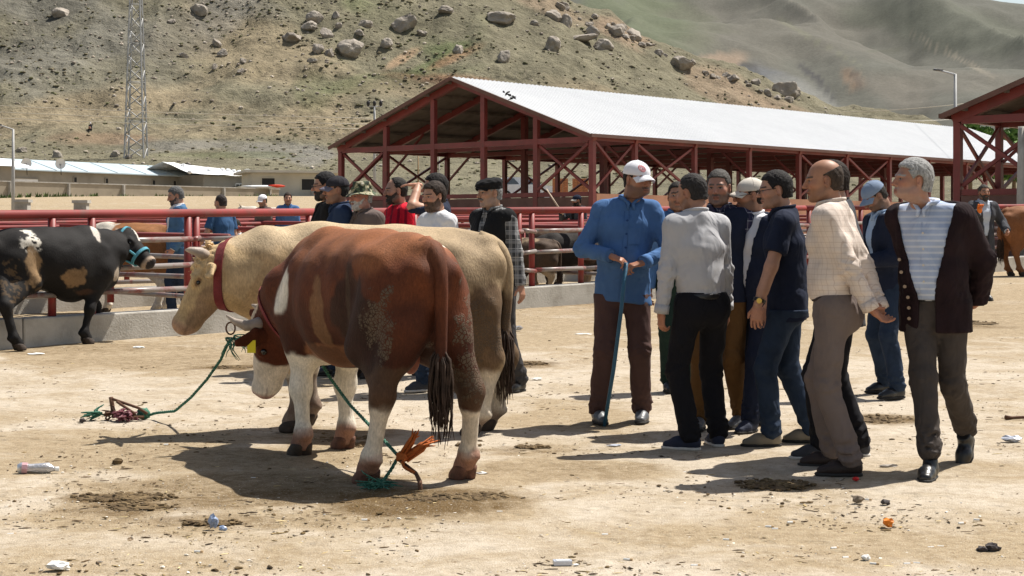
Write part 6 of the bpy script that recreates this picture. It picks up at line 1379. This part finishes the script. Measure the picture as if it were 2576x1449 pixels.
for z in (.86, .92, .98, 1.04, 1.12, 1.19):
    t_ = np.clip((z-.95)/.45, 0, 1); xo = .135*np.clip((z-.80)/.55, .35, 1.15)+.012+.03+p9['shc'][0]*t_+p9['hip0'][0]*(1-t_); k = (np.abs(Vo[:, 0]-xo-.02) < .025) & (np.abs(Vo[:, 2]-z) < .02)
    if k.any(): y = Vo[k, 1].max(); T = MB(); T.tube([(xo+.02, y-.004, z), (xo+.02, y+.006, z)], .0095, 12); p9['out']('cardigan_button', T.v, T.f, M_cbtn, smooth=False)
# 10 far man on the right
p10, b10 = P_('man in a grey jacket with orange gloves walking far back by the right shed', (2462, 752), (2482, 756), 196, 1.76, 0, 0, top=cloth('pale_tee', (.45, .5, .58)), over=C_dgrey, over_open=.075, over_hem=.72, trousers=cloth('grey_brown', (.09, .075, .07)), shoe=S_blk, hair='short', hairc=(.05, .045, .04), stub=.6, beard='full', yaw=-8, skin=SKN, hq=1.4,
    armR=dict(w=(.20, .22, 1.33), pole=(.8, -.3, -1), hd=(0, .3, 1), curl=.7), armL=dict(w=(-.28, .22, 1.05), pole=(-.8, -.6, -.6), curl=.7))
T = MB(); T.ball((p10['WR']['R']+A3(0, .02, .03))*p10['s'], (.042, .035, .05)); [T.tube([(p10['WR']['R']+A3(dx, .02, .06))*p10['s'], (p10['WR']['R']+A3(dx*1.4, .06, .12))*p10['s']], .011, 6) for dx in (-.03, -.01, .01, .03)]; T.build('orange_glove', mat('orange_glove', (.75, .18, .02), .7), p10['root'], True)
# row behind the bulls
p11, b11 = P_('man in a black flat cap, black vest and grey checked sleeves behind the cream bull', (1208, 985), (1302, 986), 138, 1.71, -5, 5, fat=.5, hips=(.03, 0), lean=(.065, 0), top=C_plaidg, over=C_vest, over_sleeve=False, over_hem=.86, over_open=.03, trousers=cloth('charcoal', (.045, .043, .045)), shoe=S_blk, hair='short', hairc=GREY, stub=.3, beard='moustache', beardc=(.12, .11, .10), hat=('flat', C_vest), yaw=-18, pitch=-3, skin=(.35, .20, .13), armL=dict(w=(-.26, .0, .82)), hq=1.1)
p12, b12 = P_('bearded man in a white T-shirt in the row behind the bulls', (1060, 985), (1140, 985), 132, 1.68, -5, 5, top=C_white, sleeve='short', untuck=.8, collar=False, trousers=C_jean, shoe=S_char, sole=M_solew, hair='full', hairc=(.03, .02, .015), hairthick=.012, stub=.8, beard='full', beardc=(.085, .055, .04), yaw=2, pitch=-8, skin=SKL, hq=1.1)
p13, b13 = P_('man shading his eyes with a raised hand behind the white T-shirt', (1085, 945), (1125, 948), 98, 1.76, 0, 0, top=C_navy, collar=True, trousers=C_black, shoe=S_blk, hair='full', hairc=(.012, .010, .010), hairthick=.013, stub=.4, yaw=-2, pitch=-2, skin=SKL, hq=1.1,
    armL=dict(w=(-.12, .19, 1.655), pole=(-.9, .3, -1), hd=(.35, .8, .05), hn=(.1, .1, -1), curl=.15))
p14, b14 = P_('bearded man in a red and black striped football jersey behind the bulls', (975, 920), (1035, 920), 122, 1.74, 0, 0, fat=.4, top=C_jersey, collar=False, sleeve='short', untuck=.8, trousers=C_jean, shoe=S_blk, hair='recede', hairc=(.02, .017, .015), stub=.6, beard='full', beardc=(.05, .04, .034), yaw=-14, pitch=-4, skin=SKL, hq=1.1)
M_crest = mat('crest_grey', (.35, .35, .36), .6); M_crest2 = mat('crest_dark', (.03, .02, .03), .6)
patch(p14, 'crest_badge', -.135, -.065, 1.22, 1.32, M_crest2, shape=lambda t: min(1, .15+1.6*t)); patch(p14, 'crest_figure', -.118, -.082, 1.24, 1.275, M_crest, off=.006, shape=lambda t: 1-.6*t); patch(p14, 'crest_band', -.128, -.072, 1.305, 1.315, M_crest, off=.006)
p15, b15 = P_('elderly man in a camouflage bucket hat and brown jacket behind the brown bull', (890, 950), (945, 950), 128, 1.68, 0, 0, fat=.5, top=C_tan, over=C_tan, over_open=.02, trousers=C_brown, shoe=S_brn, hair='short', hairc=(.3, .29, .28), stub=.25, beard='full', beardc=(.38, .36, .34), hat=('bucket', C_camo), yaw=0, pitch=-3, skin=(.38, .17, .12), hq=1.1)
p16, b16 = P_('man in a dark cap and navy shirt standing between camouflage hat and black top', (835, 945), (880, 945), 104, 1.74, 0, 0, top=C_dkbl, trousers=C_jean, shoe=S_blk, hair='short', hairc=(.02, .02, .02), stub=.4, hat=('cap', C_capd, C_capp), yaw=0, pitch=-3, skin=SKN, hq=1.1)
p17, b17 = P_('black haired bearded man in a black top at the left end of the row', (805, 932), (850, 930), 108, 1.78, 0, 0, top=C_black, collar=False, over=C_vest, over_open=.03, trousers=C_black, shoe=S_blk, hair='full', hairc=(.010, .009, .010), hairthick=.013, stub=.7, beard='full', beardc=(.035, .03, .028), glasses=True, yaw=-5, pitch=-5, skin=SKL, hq=1.1)
# pens
p18, b18 = P_('bearded man in an open denim shirt over a white T-shirt inside the pens', (428, 800), (470, 798), 112, 1.70, 0, 0, fat=.5, top=C_white, over=C_denim, over_open=.10, over_hem=.80, trousers=C_jean, shoe=S_char, hair='full', hairc=(.10, .10, .10), hairthick=.011, stub=.6, beard='full', beardc=(.06, .052, .05), yaw=0, pitch=-18, skin=SKL, hq=1.2, armL=dict(w=(-.24, .12, .92), pole=(-.5, -1, 0)))
p19, b19 = P_('short haired man in a blue T-shirt with his back turned beside the denim shirt', (545, 780), (590, 776), 42, 1.60, 0, 0, fat=.4, top=C_blt, sleeve='short', untuck=.78, collar=False, trousers=C_jean, shoe=S_char, hair='recede', hairc=(.04, .032, .03), stub=.3, yaw=15, pitch=-10, skin=SKL, hq=1.3, lean=(-.03, .06), armL=dict(w=(-.28, .28, 1.0), pole=(-.5, -1, -.3)))
p24, b24 = P_('person in a white shirt stooping behind the blue T-shirt', (600, 757), (622, 755), 150, 1.62, zp=-.42, lean=(0, .16), pitch=-20, top=C_white, trousers=C_jean, shoe=S_char, hair='short', skin=SKL, hq=1.5)
p20, b20 = P_('person in a white cap far back in the pens left of the bulls', (655, 706), (672, 706), 140, 1.62, top=C_tan, trousers=C_jean, shoe=S_char, hair='short', hat=('cap', C_cap), skin=SKL, hq=1.7, pitch=-15)
p21, b21 = P_('dark haired person in a blue top far back in the pens by the white cow', (712, 706), (736, 705), 190, 1.66, top=C_blue, trousers=C_jean, shoe=S_char, hair='full', hairc=(.03, .02, .015), skin=SKL, hq=1.7)
p22, b22 = P_('man in a dark cap raising a pale stick inside the pens under the long shed', (1440, 694), (1468, 694), 130, 1.62, top=C_vest, over=C_dgrey, over_open=.05, trousers=C_black, shoe=S_blk, hair='short', stub=.9, beard='full', hat=('cap', C_navy, C_capc), yaw=-10, pitch=-6, skin=SKN, hq=1.5, armR=dict(w=(.14, .36, 1.36), pole=(.8, -.2, -.8), hd=(0, .4, .9), curl=1.0))
hw = p22['WR']['R']+unit((0, .4, .9))*.07; hb = b22+Vector(tuple(rotz(R(130))@(hw*p22['s']))); t2 = at(1375, 476, hb.y+.3); d_ = (t2-hb).normalized()
st = thing('pale_stick', 'pale wooden stick raised by the capped man in the pens', 'stick', hb); tube('shaft', [tuple(-d_*.12), tuple(t2-hb)], [.02, .013], mat('pale_wood', (.5, .38, .28), .7), st)
pg = on_hill(229, 334); p23 = person('tiny figure in a white cap sitting on the hillside left of the mast', pg+Vector((0, 0, -.12)), 170, 1.75, feet={'R': (.12, .42, .0, 0, 0), 'L': (-.12, .42, .0, 0, 0)}, hips=(0, 0), zp=-.72, top=C_dgrey, trousers=C_black, shoe=S_blk, hair='short', hat=('cap', C_cap), skin=SKL, hq=2.2, armR=dict(w=(.12, .3, 1.0)), armL=dict(w=(-.12, .3, 1.0)))
# ================================================================== ROPES, PEGS, DUNG, LITTER
M_rope = mat('green_rope', (.035, .15, .10), .75, .5, 60, 200, .4, c2=(.015, .06, .045), v2=(.16, .30, .22)); M_orope = mat('orange_rope', (.48, .13, .03), .8, .4, 40, 200, .4); M_iron = mat('rusty_iron', (.12, .06, .035), .8, .4, 30, 120, .4); M_pinkr = mat('maroon_rag', (.16, .045, .06), .9, .5, 40, 150, .5, v2=(.35, .22, .24))
def rope_pts(a, b, sag, n=40): return [np.array(a)+(np.array(b)-np.array(a))*t-A3(0, 0, sag*4*t*(1-t)) for t in np.linspace(0, 1, n)]
def twisted(pts, r, matl, name, parent, pitch=.09):
    T = MB(); pts = [np.array(p) for p in pts]; L = np.concatenate([[0], np.cumsum([np.linalg.norm(pts[i+1]-pts[i]) for i in range(len(pts)-1)])]); n = max(8, int(L[-1]/.011)); s = np.linspace(0, L[-1], n); Q = np.stack([np.interp(s, L, [p[k] for p in pts]) for k in range(3)], 1)
    d = np.gradient(Q, axis=0); d /= np.linalg.norm(d, axis=1)[:, None]; u = np.cross(d, A3(.1, .2, 1)); u /= np.linalg.norm(u, axis=1)[:, None]; v = np.cross(d, u)
    for ph in (0, 2.094, 4.189):
        a = s/pitch*6.283+ph; T.tube(list(Q+u*(np.cos(a)*r*.55)[:, None]+v*(np.sin(a)*r*.55)[:, None]), r*.6, 5)
    return T.build(name, matl, parent, True)
def frayed(c, n, L, matl, name, parent, r=.005, seed=0, flat=1., dirv=None):
    rr = np.random.RandomState(seed); T = MB()
    for i in range(n):
        d = rr.randn(3)*A3(1, 1, flat); d = unit(d) if dirv is None else unit(np.array(dirv)+.55*d); l_ = L*(.5+.6*rr.rand()); b0 = np.array(c)+rr.randn(3)*.012*A3(1, 1, .4); ps = [b0+d*l_*t+A3(.02*math.sin(t*4+i), .02*math.cos(t*3+i), -.35*l_*t*t*flat) for t in np.linspace(0, 1, 5)]; 
        if dirv is None: ps = [A3(p[0], p[1], max(p[2], .006)) for p in ps]
        T.tube(ps, [r, r, r*.9, r*.8, r*.4], 4)
    return T.build(name, matl, parent, True)
def bury(o, z): pass
# rope from the cream bull's collar to its peg
k_ = at(590, 848, 11.15); pg_ = gp(372, 1056); ro = thing('tether_rope', 'green rope running from the cream bull down to the peg on the left', 'rope', pg_); rel = lambda p: np.array(p-pg_)
pts = [rel(k_)]+[rel(at(x, y, Y)) for x, y, Y in ((574, 862, 11.2), (555, 905, 11.3), (520, 955, 11.45), (480, 1000, 11.6), (440, 1034, 11.75))]+[A3(.06, -.02, .05), A3(0, 0, .03), A3(-.08, .02, .03)]
twisted(pts, .0095, M_rope, 'rope', ro); frayed(rel(at(578, 850, 11.15)), 12, .12, M_rope, 'frayed_knot', ro, .004, 1, dirv=(.1, 0, -1)); frayed(rel(at(598, 846, 11.1)), 12, .10, M_rope, 'loose_end', ro, .004, 2, dirv=(.8, 0, -.5))
T = MB(); T.tube([rel(at(580, 826, 11.2))+A3(.03*math.cos(a), 0, .04*math.sin(a)) for a in np.linspace(0, 6.283, 14)], .006, 5); T.build('ring', M_iron, ro)
T = MB(); T.ball((-.03, 0, .045), (.05, .04, .04), jit=.4); T.build('knot', M_rope, ro, True)
pe = gp(300, 1058); pk = thing('tether_peg', 'rusty iron peg with maroon rag and green rope ends lying at the left', 'peg', pe); T = MB()
T.tube([(-.05, .06, .015), (-.07, .05, .16)], .016, 6); T.tube([(-.07, .05, .15), (.14, -.02, .09), (.20, -.02, .05)], .010, 6); T.tube([(-.02, .02, .13), (.12, -.04, .05)], .010, 6); T.tube([(-.06, .05, .10), (.0, -.06, .03), (.18, -.03, .03)], .011, 6); T.build('iron_stake', M_iron, pk, True)
frayed((.05, -.05, .05), 60, .085, M_pinkr, 'maroon_rag', pk, .008, 3, .6); frayed((-.16, .02, .05), 14, .09, M_rope, 'green_end', pk, .008, 4, .5, dirv=(-.5, 0, .1)); frayed((-.07, .02, .05), 20, .06, M_iron, 'twine', pk, .007, 6)
# rope of the brown bull
pg2 = gp(1000, 1185); ro2 = thing('tether_rope', 'green rope running under the brown bull to the orange tied peg', 'rope', pg2); rel2 = lambda p: np.array(p-pg2)
pts = [rel2(at(x, y, Y)) for x, y, Y in ((790, 880, 10.7), (830, 950, 10.4), (880, 1018, 10.1), (935, 1075, 9.8), (985, 1128, 9.55), (1003, 1148, 9.45), (985, 1180, 9.38), (965, 1208, 9.3))]+[rel2(gp(950, 1226))+A3(0, 0, .03)]
twisted(pts, .0095, M_rope, 'rope', ro2); frayed(rel2(gp(950, 1232))+A3(0, 0, .03), 46, .13, M_rope, 'frayed_end', ro2, .0045, 7, .35)
kx = rel2(at(1010, 1150, 9.42)); T = MB(); T.ball(kx, (.034, .028, .032), jit=.5); T.build('orange_knot', M_orope, ro2, True)
for q0, q1, sd in (((1012, 1145), (1048, 1092), 8), ((1018, 1150), (1092, 1108), 9)):
    a, b = rel2(at(*q0, 9.42)), rel2(at(*q1, 9.42)); rr = np.random.RandomState(sd); T = MB()
    for i in range(12): o1, o2 = rr.randn(3)*.008, rr.randn(3)*.014; T.tube([a+o1, (a+b)/2+o1+A3(.008, 0, .015), b+o2], [.008, .008, .003], 4)
    T.build('orange_strand', M_orope, ro2, True)
T = MB(); a = rel2(at(1008, 1160, 9.40)); b = rel2(at(1046, 1190, 9.30)); c = rel2(gp(1056, 1236)); T.tube([a, b, c+A3(0, 0, .05), c+A3(.005, 0, -.03)], [.010, .011, .013, .013], 7); T.build('iron_stake', M_iron, ro2, True)
twisted([a+A3(.01, -.02, 0), (a+b)/2+A3(-.02, -.02, .0), b+A3(0, -.018, 0)], .009, M_orope, 'orange_binding', ro2)
# dung
M_dung = mat('dung', (.125, .085, .042), .95, .45, 14, 60, .7, .02, c2=(.06, .038, .02), v2=(.22, .155, .08))
def dung(x, y, rx, ry, n, lb, seed, hgt=.022):
    c = gp(x, y); rr = np.random.RandomState(seed); T = MB(); T.ball((0, 0, .0), (rx*.75, ry*1.25, .007), None, 22, 5, jit=.75)
    for i in range(int(n*1.5)):
        a = rr.rand()*6.28; d = rr.rand()**.8; s = (.005+.020*rr.rand()**2.4)*(1-.4*d); T.ball((rx*d*math.cos(a), ry*1.7*d*math.sin(a), SL*ry*1.7*d*math.sin(a)+s*.3), (s*1.5, s*1.3, s*.6), rotz(a), 7, 5, jit=.6)
    o = T.build('dung_pile', M_dung, None, False); o.location = c; tag(o, lb, 'dung', 'manure patches on the yard')
for i, (x, y, rx, ry, n, lb) in enumerate(((310, 1252, .28, .09, 130, 'longest crumbled dung streak at the lower left'), (345, 1275, .22, .07, 70, 'loose dung crumbs just below the longest streak'), (1130, 1253, .30, .10, 190, 'trampled dung beside the orange tied peg'), (1235, 1250, .14, .06, 50, 'small dung heap right of the trampled one'), (1340, 1125, .12, .04, 40, 'dark dung lump between the bulls and the stick holder'), (1950, 1220, .22, .11, 130, 'dark brown dung patch in the shade of the right group'),
    (2225, 1055, .26, .13, 90, 'straw coloured dung splash behind the walking man'), (1335, 914, .16, .10, 60, 'dung pat beyond the cream bull hind legs'), (2450, 812, .35, .2, 80, 'dung scatter far back at the right'), (585, 925, .25, .08, 60, 'dung by the rope of the cream bull'), (535, 1315, .16, .04, 40, 'small dung crumbs near the blue wrapper'), (895, 1120, .14, .07, 40, 'dung under the brown bull'), (860, 1105, .2, .08, 40, 'dung behind the fore hooves of the brown bull'), (2345, 815, .18, .1, 36, 'small dung pat behind the walking man at the right'), (1905, 1068, .14, .06, 40, 'dung beside the navy shoe of the capped man'), (1180, 1120, .1, .04, 20, 'little dung pat near the rope'))): dung(x, y, rx, ry, n, lb, i+10)
# loose chaff, clods and grit nobody could count
def chaff(name, n, seed, size, cols, stretch, matl, yr=(980, 1449), xr=(-60, 2640)):
    rr = np.random.RandomState(seed); V = []; F = []; C = []; b = 0
    for i in range(n):
        y = rr.uniform(*yr) if rr.rand() < .6 else rr.uniform(700, 1449); x = rr.uniform(*xr); p = gp(x, y); d = fbm(np.array([[p.x*.8, p.y*.8, seed*3.1]]), 3)[0]
        if rr.rand() > (d-.25)*2.4: continue
        s = size*(.35+rr.rand()**3*1.6); q = IV0*(1+.6*(rr.rand(12, 1)-.5))*A3(s*(1+stretch*rr.rand()), s, s*.55)@rotz(rr.rand()*6.28).T; V.append(q+np.array(p)+A3(0, 0, s*.25)); F.append(IF0+b); b += 12; C.append(np.tile(np.array(cols[rr.randint(len(cols))])*(.6+.7*rr.rand()), (12, 1)))
    o = npmesh(name, np.concatenate(V), np.concatenate(F), matl, False, np.concatenate(C)); tag(o, kind='stuff')
M_chaff = attr_mat('chaff', .95, 60, .3, .003, .2, 40)
chaff('dung_crumbs', 2200, 1, .0062, [(.10, .065, .03), (.06, .04, .02), (.16, .11, .05)], 1.5, M_chaff); chaff('straw_bits', 3600, 2, .0032, [(.50, .40, .22), (.36, .27, .13), (.22, .16, .08)], 6, M_chaff); chaff('grit', 4200, 3, .0042, [(.55, .5, .43), (.42, .37, .30), (.3, .26, .21), (.7, .66, .6)], .6, M_chaff)
chaff('chaff_flecks', 11000, 4, .0034, [(.12, .08, .045), (.17, .12, .07), (.08, .055, .035)], 5, M_chaff, (900, 1449))
# litter
M_plast = mat('clear_plastic', (.55, .55, .57), .15, .2, 30, 60, .5, spec=.6); M_plast.node_tree.nodes['Principled BSDF'].inputs['Transmission Weight'].default_value = .55; M_paper = mat('white_paper', (.75, .75, .73), .7, .1); M_bluew = mat('blue_wrapper', (.26, .33, .48), .3, .5, 40); M_orw = mat('orange_peel', (.75, .22, .02), .6, .2); M_redw = mat('red_wrapper', (.6, .02, .02), .5); M_stone = mat('dark_pebble', (.06, .05, .05), .8); M_pack = mat('silver_pack', (.55, .58, .66), .25, .2, metal=.3)
def crumple(name, x, y, size, m, lb, cat, seed, jit=.7):
    p = gp(x, y); rr = np.random.RandomState(seed); V = IV1*(1+jit*(rr.rand(len(IV1), 1)-.5)); V = V@rotz(rr.rand()*.6-.3).T*np.array(size); V[:, 2] -= V[:, 2].min(); o = npmesh(name, V, IF1, m, False); o.location = p; tag(o, lb, cat, 'litter on the yard'); return o
bp = gp(90, 1190); bo = thing('plastic_bottle', 'crushed clear plastic bottle lying at the left', 'bottle', bp, .2, 'litter on the yard'); T = MB(); T.tube([(-.10, 0, .03), (-.08, 0, .03), (-.03, .004, .027), (.03, 0, .026), (.07, 0, .028), (.095, 0, .022), (.11, 0, .02)], [.022, .034, .026, .030, .031, .016, .012], 9); T.build('body', M_plast, bo, True); T = MB(); T.tube([(.108, 0, .02), (.128, 0, .02)], .014, 9); T.build('cap', M_paper, bo); T = MB(); T.tube([(-.075, 0, .03), (-.045, 0, .028)], .034, 9); T.build('label', mat('pink_label', (.5, .3, .33), .5), bo)
for i, (n_, x, y, sz, m, lb, c) in enumerate((('paper_cup', 147, 1434, (.045, .03, .018), M_paper, 'white crumpled cup in the lower left corner', 'cup'), ('plastic_wrapper', 537, 1330, (.022, .02, .032), M_bluew, 'upright blue and white wrapper at the lower left', 'wrapper'), ('plastic_wrapper', 560, 1336, (.02, .014, .014), M_bluew, 'flat blue wrapper scrap beside the upright one', 'wrapper'), ('paper_scrap', 1212, 1194, (.032, .02, .008), M_paper, 'white scrap beside the right hind hoof of the brown bull', 'paper'),
    ('plastic_wrapper', 2548, 1112, (.06, .03, .02), M_pack, 'pale blue wrapper at the right edge', 'wrapper'), ('orange_peel', 2234, 1327, (.025, .02, .02), M_orw, 'bright orange peel on the ground at the right', 'peel'), ('paper_scrap', 2178, 1412, (.018, .014, .014), M_paper, 'small white crumpled tissue at the bottom right', 'tissue'), ('red_wrapper', 2154, 1211, (.018, .014, .012), M_redw, 'tiny red wrapper by the brown shoe', 'wrapper'), ('plastic_bag', 1300, 832, (.07, .05, .03), M_plast, 'pale plastic bag lying beyond the cream bull', 'bag'), ('plastic_bag', 1060, 900, (.06, .04, .03), M_plast, 'clear plastic scrap under the cream bull', 'bag'),
    ('pebble', 2158, 1266, (.03, .022, .02), mat('brown_pebble', (.2, .16, .12), .9), 'brown pebble in front of the walking man shadow', 'stone'), ('pebble', 2228, 1270, (.022, .018, .014), M_stone, 'black pebble right of the brown one', 'stone'), ('pebble', 2497, 1388, (.03, .024, .018), M_stone, 'larger black stone of a pair at the lower right', 'stone'), ('pebble', 2470, 1389, (.022, .02, .014), M_stone, 'smaller black stone of the pair at the lower right', 'stone'), ('pebble', 208, 1064, (.022, .018, .018), M_stone, 'round dark clod left of the iron peg', 'stone'), ('clod', 296, 1168, (.035, .02, .018), M_dung, 'dark clod alone on the sand above the dung streak', 'clod'),
    ('paper_scrap', 2235, 1178, (.045, .02, .012), mat('grey_scrap', (.38, .34, .30), .8), 'grey flat scrap behind the brown shoes', 'scrap'), ('paper_scrap', 350, 876, (.06, .05, .01), M_paper, 'white paper on the ground below the fence', 'paper'), ('paper_scrap', 90, 893, (.08, .05, .01), M_paper, 'white paper under the black cow', 'paper'), ('paper_scrap', 1350, 955, (.05, .03, .008), M_paper, 'white scrap left of the stick holder', 'paper'), ('paper_scrap', 1470, 842, (.09, .03, .008), M_paper, 'long white scrap behind the stick holder', 'paper'), ('paper_scrap', 1545, 1122, (.05, .03, .006), M_pack, 'silver foil scrap near the bottom of the stick', 'foil'))): crumple(n_, x, y, sz, m, lb, c, i)
pp = gp(1415, 1421); pk = thing('cigarette_pack', 'flattened white and blue packet on the ground at the bottom centre', 'packet', pp, .1, 'litter on the yard'); T = MB(); T.box((0, 0, .011), (.078, .05, .018)); T.build('box', M_pack, pk); T = MB(); T.box((.0, -.004, .0215), (.055, .03, .003)); T.build('label', M_paper, pk); T = MB(); T.box((.055, -.02, .004), (.022, .02, .004), .5); T.build('flap', M_paper, pk)
tg = gp(2548, 1057); T = MB(); T.tube([(-.05, 0, .02), (0, .02, .015), (.07, 0, .02), (.2, .02, .012)], [.018, .012, .012, .008], 6); o = T.build('dry_twig', M_iron, None, True); o.location = tg; tag(o, 'dry grey stick lying at the right edge', 'stick')
butt = None
for i, (x, y) in enumerate(((2290, 1395), (2345, 1380), (2370, 1378), (2100, 1381), (2200, 1421), (1990, 1316), (1936, 1327), (1953, 1333), (2285, 1421), (2310, 1420), (2160, 1263), (2183, 1259), (30, 1346), (500, 1390), (920, 1310), (1525, 1347), (1580, 1410), (2420, 1318), (2460, 1310), (2130, 1405), (1830, 1360), (1260, 1290), (1750, 1425), (640, 1205), (420, 1120))):
    if butt is None: T = MB(); T.tube([(-.02, 0, .005), (.008, 0, .005)], .0052, 6); T.tube([(.008, 0, .005), (.02, 0, .005)], .0053, 6, 1); o = T.build('cigarette_butt', [M_paper, mat('filter', (.5, .35, .2), .9)]); butt = o.data
    else: o = link('cigarette_butt', butt)
    o.location = gp(x, y); o.scale = (1.0,)*3; o.rotation_euler = (0, 0, .4*math.sin(i*2.7)); tag(o, 'white cigarette butt lying on the sandy ground', 'cigarette butt', 'cigarette butts on the yard')
